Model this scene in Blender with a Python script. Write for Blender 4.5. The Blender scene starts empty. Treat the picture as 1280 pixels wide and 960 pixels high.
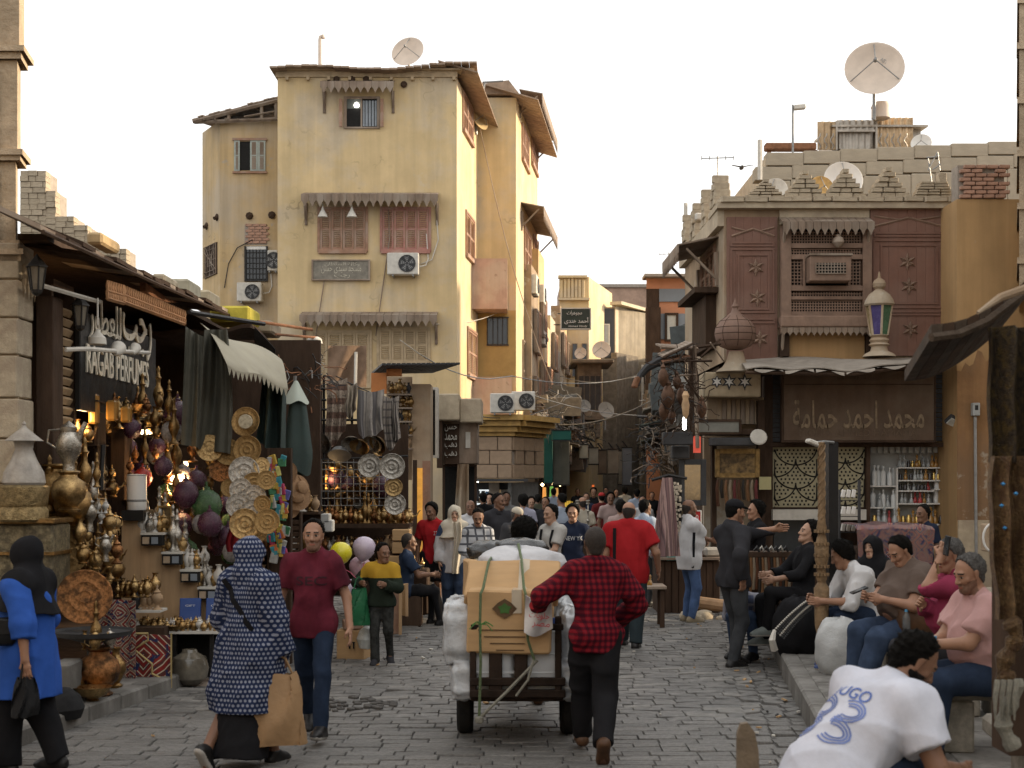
import bpy,bmesh,math,random
import numpy as np
from mathutils import Vector,Matrix
from mathutils.bvhtree import BVHTree
R=random.Random(7)
SC=bpy.context.scene
COL=SC.collection
pi=math.pi
# ---------- camera, sky, sun, exposure
F=1778.0;HZ=597.0;CH=2.05
cam_d=bpy.data.cameras.new('camera');cam=bpy.data.objects.new('camera',cam_d);COL.objects.link(cam)
cam.location=(0,0,CH);cam.rotation_euler=(pi/2,0,0)
cam_d.sensor_width=36.0;cam_d.lens=36.0*F/1280;cam_d.shift_y=(HZ-480)/1280
cam_d.clip_start=.1;cam_d.clip_end=2000
cam_d.dof.use_dof=True;cam_d.dof.focus_distance=22.0;cam_d.dof.aperture_fstop=4.5
SC.camera=cam
SUN_EL,SUN_AZ=math.radians(17),math.radians(74)
world=bpy.data.worlds.new('World');SC.world=world;world.use_nodes=True
wn=world.node_tree;bg=wn.nodes['Background']
sky=wn.nodes.new('ShaderNodeTexSky');sky.sky_type='NISHITA';sky.sun_disc=False
sky.sun_elevation=SUN_EL;sky.sun_rotation=SUN_AZ
sky.air_density=1.0;sky.dust_density=3.0;sky.ozone_density=1.0
hsv=wn.nodes.new('ShaderNodeHueSaturation');hsv.inputs['Saturation'].default_value=.22
mixw=wn.nodes.new('ShaderNodeMix');mixw.data_type='RGBA';mixw.inputs[0].default_value=.62
mixw.inputs[7].default_value=(8.6,8.5,8.3,1)
wn.links.new(sky.outputs[0],hsv.inputs['Color']);wn.links.new(hsv.outputs[0],mixw.inputs[6])
wn.links.new(mixw.outputs[2],bg.inputs[0]);bg.inputs[1].default_value=.15
sun_d=bpy.data.lights.new('sun','SUN');sun=bpy.data.objects.new('sun',sun_d);COL.objects.link(sun)
sun_d.energy=4.6;sun_d.angle=math.radians(3);sun_d.color=(1.0,.80,.55)
sdir=Vector((math.sin(SUN_AZ)*math.cos(SUN_EL),math.cos(SUN_AZ)*math.cos(SUN_EL),math.sin(SUN_EL)))
sun.rotation_euler=(-sdir).to_track_quat('-Z','Y').to_euler()
vs=SC.view_settings;vs.view_transform='Standard';vs.look='None';vs.exposure=0.5;vs.gamma=1.0
SC.cycles.use_denoising=True
SC.cycles.max_bounces=6;SC.cycles.diffuse_bounces=3;SC.cycles.glossy_bounces=3;SC.cycles.transmission_bounces=4
SC.cycles.caustics_reflective=False;SC.cycles.caustics_refractive=False
SC.cycles.sample_clamp_indirect=4.0
# ---------- helpers
def P(px,py,d):return Vector(((px-640)/F*d,d,CH+(HZ-py)/F*d))
def X(px,d):return(px-640)/F*d
def Z(py,d):return CH+(HZ-py)/F*d
MATS={}
def lin(c):
 return tuple((x/12.92 if x<=.04045 else((x+.055)/1.055)**2.4)for x in c)
def hexc(h):return lin(tuple(int(h[i:i+2],16)/255 for i in(0,2,4)))
def M(name,col,rough=.8,metal=0,var=.25,scale=6,bump=.15,bscale=None,col2=None,streak=0,spec=.3,emit=0,kind=None,stretch=(1,1,1),trans=0,alpha=1,sheen=0,k2=(0,0,0),ks=10,patch=None,crack=0):
 """procedural principled material: base colour broken up by noise, optional second colour, patches, streaks, weave patterns, bump"""
 if name in MATS:return MATS[name]
 if isinstance(col,str):col=hexc(col)
 m=bpy.data.materials.new(name);m.use_nodes=True;MATS[name]=m
 t=m.node_tree;N=t.nodes;L=t.links;b=N['Principled BSDF']
 tc=N.new('ShaderNodeTexCoord');mp=N.new('ShaderNodeMapping');mp.inputs['Scale'].default_value=stretch
 oi=N.new('ShaderNodeObjectInfo')
 L.new(tc.outputs['Object'],mp.inputs[0])
 def noise(sc,det=5,src=mp.outputs[0],rg=.6):
  n=N.new('ShaderNodeTexNoise');n.inputs['Scale'].default_value=sc;n.inputs['Detail'].default_value=det
  n.inputs['Roughness'].default_value=rg;L.new(src,n.inputs['Vector']);return n.outputs[0]
 def mix(fac,a,c,mode='MIX'):
  x=N.new('ShaderNodeMix');x.data_type='RGBA';x.blend_type=mode
  for sock,v in((x.inputs[0],fac),(x.inputs[6],a),(x.inputs[7],c)):
   if isinstance(v,(int,float)):sock.default_value=v
   elif isinstance(v,tuple):sock.default_value=(*v[:3],1)
   else:L.new(v,sock)
  return x.outputs[2]
 def ramp(src,lo,hi,a=0.,c=1.):
  r=N.new('ShaderNodeMapRange');r.inputs[1].default_value=lo;r.inputs[2].default_value=hi
  r.inputs[3].default_value=a;r.inputs[4].default_value=c;L.new(src,r.inputs[0]);return r.outputs[0]
 def math_(op,a,c=None):
  x=N.new('ShaderNodeMath');x.operation=op
  for i,v in enumerate((a,c)):
   if v is None:continue
   if isinstance(v,(int,float)):x.inputs[i].default_value=v
   else:L.new(v,x.inputs[i])
  return x.outputs[0]
 n1=noise(scale)
 dark=tuple(c*(1-var)for c in col);lite=tuple(min(1,c*(1+var*.8))for c in col)
 out=mix(ramp(n1,.3,.7),dark,lite)
 if col2 is not None:
  if isinstance(col2,str):col2=hexc(col2)
  out=mix(ramp(noise(scale*.35,6),.46,.62),out,tuple(col2))
 if patch is not None:
  pc=hexc(patch)if isinstance(patch,str)else patch
  out=mix(ramp(noise(scale*.6,8,rg=.7),.60,.64),out,tuple(pc))
 if crack:
  wv=N.new('ShaderNodeTexVoronoi');wv.feature='DISTANCE_TO_EDGE';wv.inputs['Scale'].default_value=crack
  vm=N.new('ShaderNodeVectorMath');vm.operation='ADD';L.new(tc.outputs['Object'],vm.inputs[0]);nz=N.new('ShaderNodeTexNoise');nz.inputs['Scale'].default_value=2.5;L.new(tc.outputs['Object'],nz.inputs['Vector']);L.new(nz.outputs[1],vm.inputs[1]);L.new(vm.outputs[0],wv.inputs['Vector'])
  out=mix(math_('MULTIPLY',ramp(wv.outputs['Distance'],.004,.012,1,0),ramp(noise(.7),.5,.62,0,.5)),out,tuple(c*.3 for c in col))
  out=mix(ramp(noise(.55,7,rg=.65),.52,.66,0,.6),out,(.44,.36,.26));out=mix(ramp(noise(1.3,8,rg=.7),.60,.72,0,.55),out,(.58,.50,.38))
 if streak:
  m2=N.new('ShaderNodeMapping');m2.inputs['Scale'].default_value=(2.2,2.2,.12);L.new(tc.outputs['Object'],m2.inputs[0])
  out=mix(ramp(noise(1.6,6,m2.outputs[0]),.42,.75,0,streak),out,tuple(c*.45 for c in col))
  out=mix(ramp(noise(2.6,3,m2.outputs[0]),.55,.8,0,streak*.6),out,tuple(min(1,c*1.35+.03)for c in col))
 if kind in('plaid','stripe','dots','check','ikat','carpet','dots2'):
  sx=N.new('ShaderNodeSeparateXYZ');L.new(tc.outputs['Object'],sx.inputs[0])
  k2v=hexc(k2)if isinstance(k2,str)else k2
  wave=lambda s,f,ph=0.:math_('SINE',math_('ADD',math_('MULTIPLY',s,f),ph))
  xy=math_('ADD',sx.outputs[0],math_('MULTIPLY',sx.outputs[1],.8))
  if kind=='plaid':
   a=ramp(wave(xy,ks*6.283),-.1,.5);c=ramp(wave(sx.outputs[2],ks*6.283),-.1,.5)
   a2=ramp(wave(xy,ks*6.283,3.1),.93,.98);c2=ramp(wave(sx.outputs[2],ks*6.283,3.1),.93,.98)
   out=mix(math_('MULTIPLY',a,.62),out,k2v);out=mix(math_('MULTIPLY',c,.62),out,k2v)
   out=mix(math_('MULTIPLY',math_('MAXIMUM',a2,c2),.07),out,tuple(min(1,c*1.6+.1)for c in col))
  elif kind=='check':
   a=ramp(wave(xy,ks*6.283),.55,.8);c=ramp(wave(sx.outputs[2],ks*6.283),.55,.8)
   out=mix(math_('MULTIPLY',math_('MAXIMUM',a,c),.85),out,k2v)
  elif kind=='stripe':
   out=mix(ramp(wave(xy,ks*6.283),.1,.3),out,k2v)
   out=mix(ramp(wave(xy,ks*2.7*6.283),.6,.8,0,.5),out,(.03,.03,.035))
  elif kind=='ikat':
   out=mix(ramp(wave(sx.outputs[2],ks*6.283),.0,.3),out,k2v)
   out=mix(math_('MULTIPLY',ramp(noise(ks*7),.5,.6),.7),out,(.05,.045,.04))
  elif kind in('dots','dots2'):
   rowi=math_('FLOOR',math_('MULTIPLY',sx.outputs[2],ks))
   off=math_('MULTIPLY',math_('MODULO',rowi,2.0),.5)
   at=N.new('ShaderNodeMath');at.operation='ARCTAN2';L.new(sx.outputs[0],at.inputs[0]);L.new(sx.outputs[1],at.inputs[1])
   u=math_('ADD',math_('MULTIPLY',at.outputs[0],ks*(.24 if kind=='dots' else .10)),off)
   fu=math_('SUBTRACT',math_('FRACT',u),.5);fv=math_('SUBTRACT',math_('FRACT',math_('MULTIPLY',sx.outputs[2],ks)),.5)
   dd=math_('SQRT',math_('ADD',math_('POWER',math_('MULTIPLY',fu,1.0),2.0),math_('POWER',fv,2.0)))
   out=mix(ramp(dd,.27,.34,1,0),out,k2v)
  elif kind=='carpet':
   v=N.new('ShaderNodeTexVoronoi');v.distance='MANHATTAN';v.inputs['Scale'].default_value=ks;v.inputs['Randomness'].default_value=.15
   L.new(tc.outputs['Object'],v.inputs['Vector'])
   d=v.outputs['Distance']
   out=mix(ramp(wave(d,26),.2,.35),out,k2v)
   out=mix(ramp(wave(d,44,1.),.75,.85),out,(.55,.48,.36))
   w2=ramp(noise(ks*6),.56,.60);out=mix(w2,out,(.02,.03,.09))
 hs=N.new('ShaderNodeHueSaturation');L.new(out,hs.inputs['Color'])
 L.new(ramp(oi.outputs['Random'],0,1,1-var*.35,1+var*.35),hs.inputs['Value'])
 L.new(hs.outputs[0],b.inputs['Base Color'])
 b.inputs['Metallic'].default_value=metal;b.inputs['Specular IOR Level'].default_value=spec
 L.new(ramp(noise(scale*2.3,4),.25,.75,max(.02,rough-.14),min(1,rough+.14)),b.inputs['Roughness'])
 if trans:b.inputs['Transmission Weight'].default_value=trans
 if alpha<1:b.inputs['Alpha'].default_value=alpha
 if emit:
  b.inputs['Emission Strength'].default_value=emit;L.new(out,b.inputs['Emission Color'])
 if bump:
  bp=N.new('ShaderNodeBump');bp.inputs['Strength'].default_value=bump;bp.inputs['Distance'].default_value=.02
  L.new(noise(bscale or scale*4,6),bp.inputs['Height']);L.new(bp.outputs[0],b.inputs['Normal'])
 return m
class MB:
 """collects verts / faces / material slots and links them as ONE mesh object"""
 def __init__(s):s.v=[];s.f=[];s.m=[]
 def add(s,vs,fs,mi=0):
  o=len(s.v);s.v.extend([tuple(v)for v in vs]);s.f.extend([tuple(i+o for i in f)for f in fs]);s.m.extend([mi]*len(fs));return s
 def box(s,c,size,rz=0,mi=0,ch=0,rx=0,ry=0):
  x,y,z=size[0]/2,size[1]/2,size[2]/2
  if ch:
   ch=min(ch,x*.45,y*.45,z*.45)
   vs=[]
   for sx in(-1,1):
    for sy in(-1,1):
     for sz in(-1,1):
      vs+=[(sx*x,sy*(y-ch),sz*(z-ch)),(sx*(x-ch),sy*y,sz*(z-ch)),(sx*(x-ch),sy*(y-ch),sz*z)]
   i=lambda a,b_,c_,k:((a*2+b_)*2+c_)*3+k
   fs=[]
   for a in(0,1):
    q=[i(a,0,0,0),i(a,1,0,0),i(a,1,1,0),i(a,0,1,0)];fs.append(q if a else q[::-1])
    q=[i(0,a,0,1),i(0,a,1,1),i(1,a,1,1),i(1,a,0,1)];fs.append(q if a else q[::-1])
    q=[i(0,0,a,2),i(1,0,a,2),i(1,1,a,2),i(0,1,a,2)];fs.append(q if a else q[::-1])
   for a in(0,1):
    for b_ in(0,1):
     fs.append([i(a,b_,0,0),i(a,b_,1,0),i(a,b_,1,1),i(a,b_,0,1)])
     fs.append([i(a,0,b_,0),i(a,1,b_,0),i(a,1,b_,2),i(a,0,b_,2)])
     fs.append([i(0,a,b_,1),i(1,a,b_,1),i(1,a,b_,2),i(0,a,b_,2)])
     for c_ in(0,1):fs.append([i(a,b_,c_,0),i(a,b_,c_,1),i(a,b_,c_,2)])
  else:
   vs=[(sx*x,sy*y,sz*z)for sx in(-1,1)for sy in(-1,1)for sz in(-1,1)]
   fs=[(0,1,3,2),(4,6,7,5),(0,4,5,1),(2,3,7,6),(0,2,6,4),(1,5,7,3)]
  mt=Matrix.Translation(c)@Matrix.Rotation(rz,4,'Z')@Matrix.Rotation(ry,4,'Y')@Matrix.Rotation(rx,4,'X')
  return s.add([mt@Vector(v)for v in vs],fs,mi)
 def pb(s,px0,py0,px1,py1,d,t=.1,mi=0,ch=0):
  """box whose front face covers a rectangle at depth d, going back by t (or forward when t < 0)"""
  x0,x1,z0,z1=X(px0,d),X(px1,d),Z(py1,d),Z(py0,d)
  return s.box(((x0+x1)/2,d+t/2,(z0+z1)/2),(abs(x1-x0),abs(t),abs(z1-z0)),0,mi,ch)
 def lathe(s,prof,n=16,o=(0,0,0),mi=0,mt=None,caps=True):
  vs=[];fs=[]
  for r,z in prof:
   for k in range(n):
    a=2*pi*k/n;vs.append(Vector((r*math.cos(a),r*math.sin(a),z)))
  for j in range(len(prof)-1):
   for k in range(n):
    k2=(k+1)%n;fs.append((j*n+k,j*n+k2,(j+1)*n+k2,(j+1)*n+k))
  if caps:
   if prof[0][0]>1e-4:fs.append(tuple(range(n))[::-1])
   if prof[-1][0]>1e-4:fs.append(tuple((len(prof)-1)*n+k for k in range(n)))
  tr=Matrix.Translation(o)@(mt or Matrix.Identity(4))
  return s.add([tr@v for v in vs],fs,mi)
 def tube(s,path,r,n=6,mi=0,cap=True):
  path=[Vector(p)for p in path];vs=[];fs=[];up=Vector((0,0,1));pn=None
  for i,p in enumerate(path):
   t=(path[min(i+1,len(path)-1)]-path[max(i-1,0)])
   t=t.normalized()if t.length>1e-9 else Vector((0,0,1))
   if pn is None:
    pn=t.cross(up)if abs(t.z)<.95 else t.cross(Vector((1,0,0)))
   pn=(pn-t*pn.dot(t));pn=pn.normalized()if pn.length>1e-6 else t.orthogonal().normalized()
   b=t.cross(pn);rr=r[i]if isinstance(r,(list,tuple))else r
   for k in range(n):
    a=2*pi*k/n;vs.append(p+pn*(rr*math.cos(a))+b*(rr*math.sin(a)))
  for j in range(len(path)-1):
   for k in range(n):
    k2=(k+1)%n;fs.append((j*n+k,j*n+k2,(j+1)*n+k2,(j+1)*n+k))
  if cap:fs.append(tuple(range(n))[::-1]);fs.append(tuple((len(path)-1)*n+k for k in range(n)))
  return s.add(vs,fs,mi)
 def prism(s,poly,depth,mt=None,mi=0):
  """closed outline in local XZ, extruded along local Y from 0 to depth"""
  n=len(poly);vs=[Vector((x,0,z))for x,z in poly]+[Vector((x,depth,z))for x,z in poly]
  fs=[tuple(range(n)),tuple(range(2*n-1,n-1,-1))]+[(k,k+n,(k+1)%n+n,(k+1)%n)for k in range(n)]
  if mt is not None:vs=[mt@v for v in vs]
  return s.add(vs,fs,mi)
 def grid(s,fn,nu,nv,mi=0,thick=0):
  vs=[Vector(fn(i/nu,j/nv))for j in range(nv+1)for i in range(nu+1)]
  fs=[(j*(nu+1)+i,j*(nu+1)+i+1,(j+1)*(nu+1)+i+1,(j+1)*(nu+1)+i)for j in range(nv)for i in range(nu)]
  if thick:
   o=len(vs);off=Vector((0,thick,0))if not isinstance(thick,tuple)else Vector(thick)
   vs2=[v+off for v in vs];fs2=[tuple(x+o for x in f[::-1])for f in fs]
   ring=[i for i in range(nu+1)]+[j*(nu+1)+nu for j in range(1,nv+1)]+[nv*(nu+1)+i for i in range(nu-1,-1,-1)]+[j*(nu+1)for j in range(nv-1,0,-1)]
   rf=[(ring[(k+1)%len(ring)],ring[k],ring[k]+o,ring[(k+1)%len(ring)]+o)for k in range(len(ring))]
   vs+=vs2;fs+=fs2+rf
  return s.add(vs,fs,mi)
 def mesh(s,name,mats,smooth=35):
  me=bpy.data.meshes.new(name);me.from_pydata(s.v,[],s.f)
  for m in(mats if isinstance(mats,(list,tuple))else[mats]):me.materials.append(m)
  if any(s.m):me.polygons.foreach_set('material_index',s.m)
  bm=bmesh.new();bm.from_mesh(me);bmesh.ops.recalc_face_normals(bm,faces=bm.faces);bm.to_mesh(me);bm.free()
  if smooth:
   me.polygons.foreach_set('use_smooth',[True]*len(me.polygons));me.set_sharp_from_angle(angle=math.radians(smooth))
  me.update();return me
 def build(s,name,mats,parent=None,loc=None,smooth=35,recenter=False):
  off=None
  if parent is None and loc is None and s.v:
   a=np.array(s.v);off=Vector((*(a[:,:2].min(0)+a[:,:2].max(0))/2,a[:,2].min()))
   s.v=[tuple(Vector(v)-off)for v in s.v]
  o=bpy.data.objects.new(name,s.mesh(name,mats,smooth));COL.objects.link(o)
  if off is not None:o.location=off
  if loc is not None:o.location=loc
  if parent is not None:o.parent=parent
  return o
def tag(o,label=None,cat=None,group=None,kind=None):
 if label:o['label']=label
 if cat:o['category']=cat
 if group:o['group']=group
 if kind:o['kind']=kind
 return o
def empty(name,loc=(0,0,0),label=None,cat=None,group=None,rz=0,kind=None):
 o=bpy.data.objects.new(name,None);COL.objects.link(o);o.empty_display_size=.1
 o.location=loc;o.rotation_euler=(0,0,rz);return tag(o,label,cat,group,kind)
def W(mb,name,mats,parent,smooth=35):
 """a part whose verts were given in world coordinates, under a parent that is a plain Empty / object with a translation"""
 off=parent.location if parent.parent is None else parent.location+parent.parent.location
 a=np.array(mb.v);c=Vector((a.min(0)+a.max(0))/2)
 mb.v=[tuple(Vector(v)-c)for v in mb.v]
 o=mb.build(name,mats,parent,tuple(c-off),smooth);return o
def cT(o,parent=None,loc=None,rz=None,label=None,group=None,scale=None):
 c=o.copy();COL.objects.link(c)
 if parent is not None:c.parent=parent
 if loc is not None:c.location=loc
 if rz is not None:c.rotation_euler=(c.rotation_euler[0],c.rotation_euler[1],rz)
 if scale is not None:c.scale=(scale,scale,scale)if isinstance(scale,(int,float))else scale
 if label:c['label']=label
 if group:c['group']=group
 for ch in o.children:cT(ch,c)
 return c
AR={'ا':0xFE8D,'أ':0xFE83,'ب':0xFE8F,'ة':0xFE93,'ت':0xFE95,'ج':0xFE9D,'ح':0xFEA1,'د':0xFEA9,'ر':0xFEAD,'س':0xFEB1,'ط':0xFEC1,'ع':0xFEC9,'ل':0xFEDD,'م':0xFEE1,'ن':0xFEE5,'ه':0xFEE9,'و':0xFEED,'ى':0xFEEF,'ي':0xFEF1,'خ':0xFEA5,'ص':0xFEB9,'ف':0xFED1,'ك':0xFED9,'ز':0xFEAF}
NOJ=set('اأدروىةز')
def arabic(s):
 out=[]
 for w in s.split(' '):
  o=''
  for i,c in enumerate(w):
   prev=i>0 and w[i-1]not in NOJ;nxt=i<len(w)-1 and c not in NOJ
   b=AR[c]
   o+=chr(b+(3 if prev and nxt else 2 if nxt else 1 if prev else 0))
  out.append(o[::-1])
 return ' '.join(out[::-1])
def text_mesh(s,size=1,extrude=.02,bold=0.0,sx=1,align='CENTER',res=3):
 c=bpy.data.curves.new('lettering','FONT');c.body=s;c.size=size;c.extrude=extrude;c.offset=bold
 c.align_x=align;c.align_y='CENTER';c.resolution_u=res
 o=bpy.data.objects.new('lettering',c);COL.objects.link(o);bpy.context.view_layer.update()
 me=bpy.data.meshes.new_from_object(o.evaluated_get(bpy.context.evaluated_depsgraph_get()))
 bpy.data.objects.remove(o);bpy.data.curves.remove(c)
 vs=[(v.co.x*sx,v.co.y,v.co.z)for v in me.vertices];fs=[tuple(p.vertices)for p in me.polygons]
 bpy.data.meshes.remove(me);return vs,fs
def lettering(s,mat,centre,w,h=None,right=(1,0,0),up=(0,0,1),extrude=.01,bold=0,parent=None,name='lettering'):
 """raised letters, fitted to width w (and height h), standing on a plane spanned by right / up"""
 vs,fs=text_mesh(s,1,.5,bold)
 a=np.array(vs);lo,hi=a.min(0),a.max(0);c=(lo+hi)/2
 sx=w/(hi[0]-lo[0]);sy=h/(hi[1]-lo[1])if h else sx
 r,u=Vector(right).normalized(),Vector(up).normalized();n=r.cross(u)
 mb=MB();mb.add([Vector(centre)+r*((x-c[0])*sx)+u*((y-c[1])*sy)+n*((z+.5)*extrude)for x,y,z in vs],fs)
 if parent is not None:return W(mb,name,mat,parent,0)
 return mb.build(name,mat,None,None,0)
def sheet(name,pts,z,mat,kind='structure',parent=None):
 mb=MB();mb.add([(x,y,z)for x,y in pts],[tuple(range(len(pts)))]);o=mb.build(name,mat,parent,(0,0,0),0)
 return tag(o,kind=kind)
def star_poly(r1,r2,n=6):
 return[((r1 if k%2==0 else r2)*math.sin(pi*k/n),(r1 if k%2==0 else r2)*math.cos(pi*k/n))for k in range(2*n)]
 # ---------- people: one continuous skin surface per body, clothing grown over the same skeleton
def nv(v):v=np.array(v,float);return v/(np.linalg.norm(v)+1e-9)
class Cap:
 """round cone a-b; flat = (direction, factor) squeezes it along a direction; cut flattens the b end"""
 def __init__(s,a,b,ra,rb=None,flat=None,k=.02,cut=False,sub=False):
  s.a,s.b=np.array(a,float),np.array(b,float);s.ra=ra;s.rb=ra if rb is None else rb;s.flat=flat;s.k=k;s.cut=cut;s.sub=sub
  r=max(s.ra,s.rb);s.lo=np.minimum(s.a,s.b)-r;s.hi=np.maximum(s.a,s.b)+r
 def ev(s,x,y,z):
  ba=s.b-s.a;L2=float(ba@ba)+1e-12
  px,py,pz=x-s.a[0],y-s.a[1],z-s.a[2]
  t=(px*ba[0]+py*ba[1]+pz*ba[2])/L2;tc=np.clip(t,0,1)
  qx,qy,qz=px-tc*ba[0],py-tc*ba[1],pz-tc*ba[2]
  q2=qx*qx+qy*qy+qz*qz
  if s.flat is not None:
   n,f=s.flat;dn=qx*n[0]+qy*n[1]+qz*n[2];q2=q2+dn*dn*(1/(f*f)-1)
  d=np.sqrt(q2)-(s.ra+(s.rb-s.ra)*tc)
  if s.cut:d=np.maximum(d,(t-1)*math.sqrt(L2))
  return d
class Ell:
 def __init__(s,c,r,ax,k=.02,sub=False):
  s.c=np.array(c,float);s.r=r;s.ax=[np.array(v)for v in ax];s.k=k;s.sub=sub;m=max(r);s.lo=s.c-m;s.hi=s.c+m
 def ev(s,x,y,z):
  px,py,pz=x-s.c[0],y-s.c[1],z-s.c[2];q=0
  for a,r in zip(s.ax,s.r):q=q+((px*a[0]+py*a[1]+pz*a[2])/r)**2
  return(np.sqrt(q)-1)*min(s.r)
def field(prims,lo,hi,h,clips=(),disp=None,jag=0):
 lo=np.array(lo);n=np.maximum(4,np.ceil((np.array(hi)-lo)/h).astype(int)+1)
 ax=[lo[i]+h*np.arange(n[i])for i in range(3)];D=np.full(n,1.0)
 for p in prims:
  m=p.k+2.5*h
  i0=np.clip(np.floor((p.lo-m-lo)/h).astype(int),0,n);i1=np.clip(np.ceil((p.hi+m-lo)/h).astype(int)+1,0,n)
  if np.any(i1-i0<1):continue
  sl=tuple(slice(a,b)for a,b in zip(i0,i1));x,y,z=ax[0][sl[0]][:,None,None],ax[1][sl[1]][None,:,None],ax[2][sl[2]][None,None,:]
  d=p.ev(x,y,z);S=D[sl];k=max(p.k,1e-4)
  if p.sub:g=np.clip(.5-.5*(-d-S)/k*-1*-1,0,1);D[sl]=np.maximum(S,-d)
  else:
   g=np.clip(.5+.5*(d-S)/k,0,1);D[sl]=d*(1-g)+S*g-k*g*(1-g)
 x,y,z=ax[0][:,None,None],ax[1][None,:,None],ax[2][None,None,:]
 if disp is not None:D=D+disp(x,y,z)
 for pt,nm in clips:D=np.maximum(D,(x-pt[0])*nm[0]+(y-pt[1])*nm[1]+(z-pt[2])*nm[2]+(jag*(np.sin(x*310+2*np.sin(z*170))+np.sin(y*270+z*190))if jag else 0))
 return D,lo
def nets(D,lo,h):
 ins=D<0;nx,ny,nz=D.shape;S=np.zeros((nx-1,ny-1,nz-1),np.int8)
 for i in(0,1):
  for j in(0,1):
   for k in(0,1):S+=ins[i:nx-1+i,j:ny-1+j,k:nz-1+k]
 I,J,K_=np.nonzero((S>0)&(S<8));N=len(I)
 if N==0:return np.zeros((0,3)),np.zeros((0,4),int)
 idx=np.full(S.shape,-1,int);idx[I,J,K_]=np.arange(N);pos=np.zeros((N,3));cnt=np.zeros(N)
 for a in range(3):
  o1,o2=[q for q in range(3)if q!=a]
  for u in(0,1):
   for v in(0,1):
    off=[0,0,0];off[o1]=u;off[o2]=v;e=off[:];e[a]=1
    A=D[I+off[0],J+off[1],K_+off[2]];B=D[I+e[0],J+e[1],K_+e[2]];c=(A<0)!=(B<0)
    t=np.where(c,A/(A-B+1e-12),0);p=np.zeros((N,3));p[:,o1]=u;p[:,o2]=v;p[:,a]=t;pos[c]+=p[c];cnt[c]+=1
 V=lo+(np.stack([I,J,K_],1)+pos/np.maximum(cnt,1)[:,None])*h;Q=[]
 for a in range(3):
  o1,o2=(a+1)%3,(a+2)%3
  sl0=[slice(None)]*3;sl1=[slice(None)]*3;sl0[a]=slice(0,-1);sl1[a]=slice(1,None)
  c=ins[tuple(sl0)]!=ins[tuple(sl1)];flip=ins[tuple(sl0)]
  E=np.stack(np.nonzero(c),1);F_=flip[c];ok=(E[:,o1]>0)&(E[:,o2]>0)&(E[:,o1]<D.shape[o1]-1)&(E[:,o2]<D.shape[o2]-1);E,F_=E[ok],F_[ok]
  q=[]
  for u,v in((-1,-1),(0,-1),(0,0),(-1,0)):
   C=E.copy();C[:,o1]+=u;C[:,o2]+=v;q.append(idx[C[:,0],C[:,1],C[:,2]])
  q=np.stack(q,1);q[~F_]=q[~F_][:,::-1];Q.append(q)
 return V,np.concatenate(Q)
def folds(amp,seed,sc=1.0,zst=.45):
 r=random.Random(seed);W=[(np.array([r.gauss(0,1),r.gauss(0,1),r.gauss(0,1)*zst])*r.uniform(14,30)*sc,r.uniform(0,6.28),np.array([r.gauss(0,1)for _ in range(3)])*9*sc)for _ in range(4)]
 def f(x,y,z):
  t=0
  for w,ph,v in W:t=t+(1-np.abs(np.sin(.5*(x*w[0]+y*w[1]+z*w[2]+ph+1.2*np.sin(x*v[0]+y*v[1]+z*v[2])))))
  return-amp*((t/4)**1.6*2-.12)
 return f
def tufts(o,n,ln,down,seed):
 """locks of hair: thin blades growing from the hair surface, lying along the head"""
 me=o.data;r=random.Random(seed);P_=list(me.polygons);V,Q=[v.co.copy()for v in me.vertices],[tuple(p.vertices)for p in P_];dn=Vector(down)
 for k in range(n):
  p=r.choice(P_);c=p.center;nn=p.normal;t=(dn+Vector((r.gauss(0,.5),r.gauss(0,.5),r.gauss(0,.4))));t=(t-nn*t.dot(nn));t=(t.normalized()if t.length>1e-5 else dn)+nn*r.uniform(.05,.38);l=ln*r.uniform(.5,1.3);w=t.cross(nn).normalized()*.0035;i=len(V)
  V+=[c-w,c+w,c+t*l*.6+w*.7+nn*.002,c+t*l];Q.append((i,i+1,i+2,i+3))
 m2=npmesh(me.name,np.array([tuple(v)for v in V]),np.array(Q),list(me.materials));o.data=m2
def bounds_of(prims,pad):
 ps=[p for p in prims if not p.sub];return np.min([p.lo for p in ps],0)-pad,np.max([p.hi for p in ps],0)+pad
def npmesh(name,V,Q,mats,midx=None):
 me=bpy.data.meshes.new(name);me.vertices.add(len(V));me.vertices.foreach_set('co',np.asarray(V,np.float32).ravel())
 me.loops.add(len(Q)*4);me.loops.foreach_set('vertex_index',np.asarray(Q,np.int32).ravel());me.polygons.add(len(Q))
 me.polygons.foreach_set('loop_start',np.arange(0,len(Q)*4,4,dtype=np.int32));me.polygons.foreach_set('loop_total',np.full(len(Q),4,np.int32))
 for m in mats:me.materials.append(m)
 if midx is not None:me.polygons.foreach_set('material_index',np.asarray(midx,np.int32))
 me.polygons.foreach_set('use_smooth',np.ones(len(Q),bool));me.update(calc_edges=True);me.validate();return me
def grow(name,prims,h,mats,parent=None,clips=(),disp=None,fm=None,label=None):
 jag=.0035 if name=='hair' else .002 if name in('shirt','tunic')else 0
 lo,hi=bounds_of(prims,.03+2*h);D,l=field(prims,lo,hi,h,clips,disp,jag);V,Q=nets(D,l,h)
 if not len(Q):return None
 mi=fm(V[Q].mean(1))if fm else None
 o=bpy.data.objects.new(name,npmesh(name,V,Q,mats if isinstance(mats,(list,tuple))else[mats],mi));COL.objects.link(o)
 if parent is not None:o.parent=parent
 if label:o['label']=label
 return o
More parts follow.
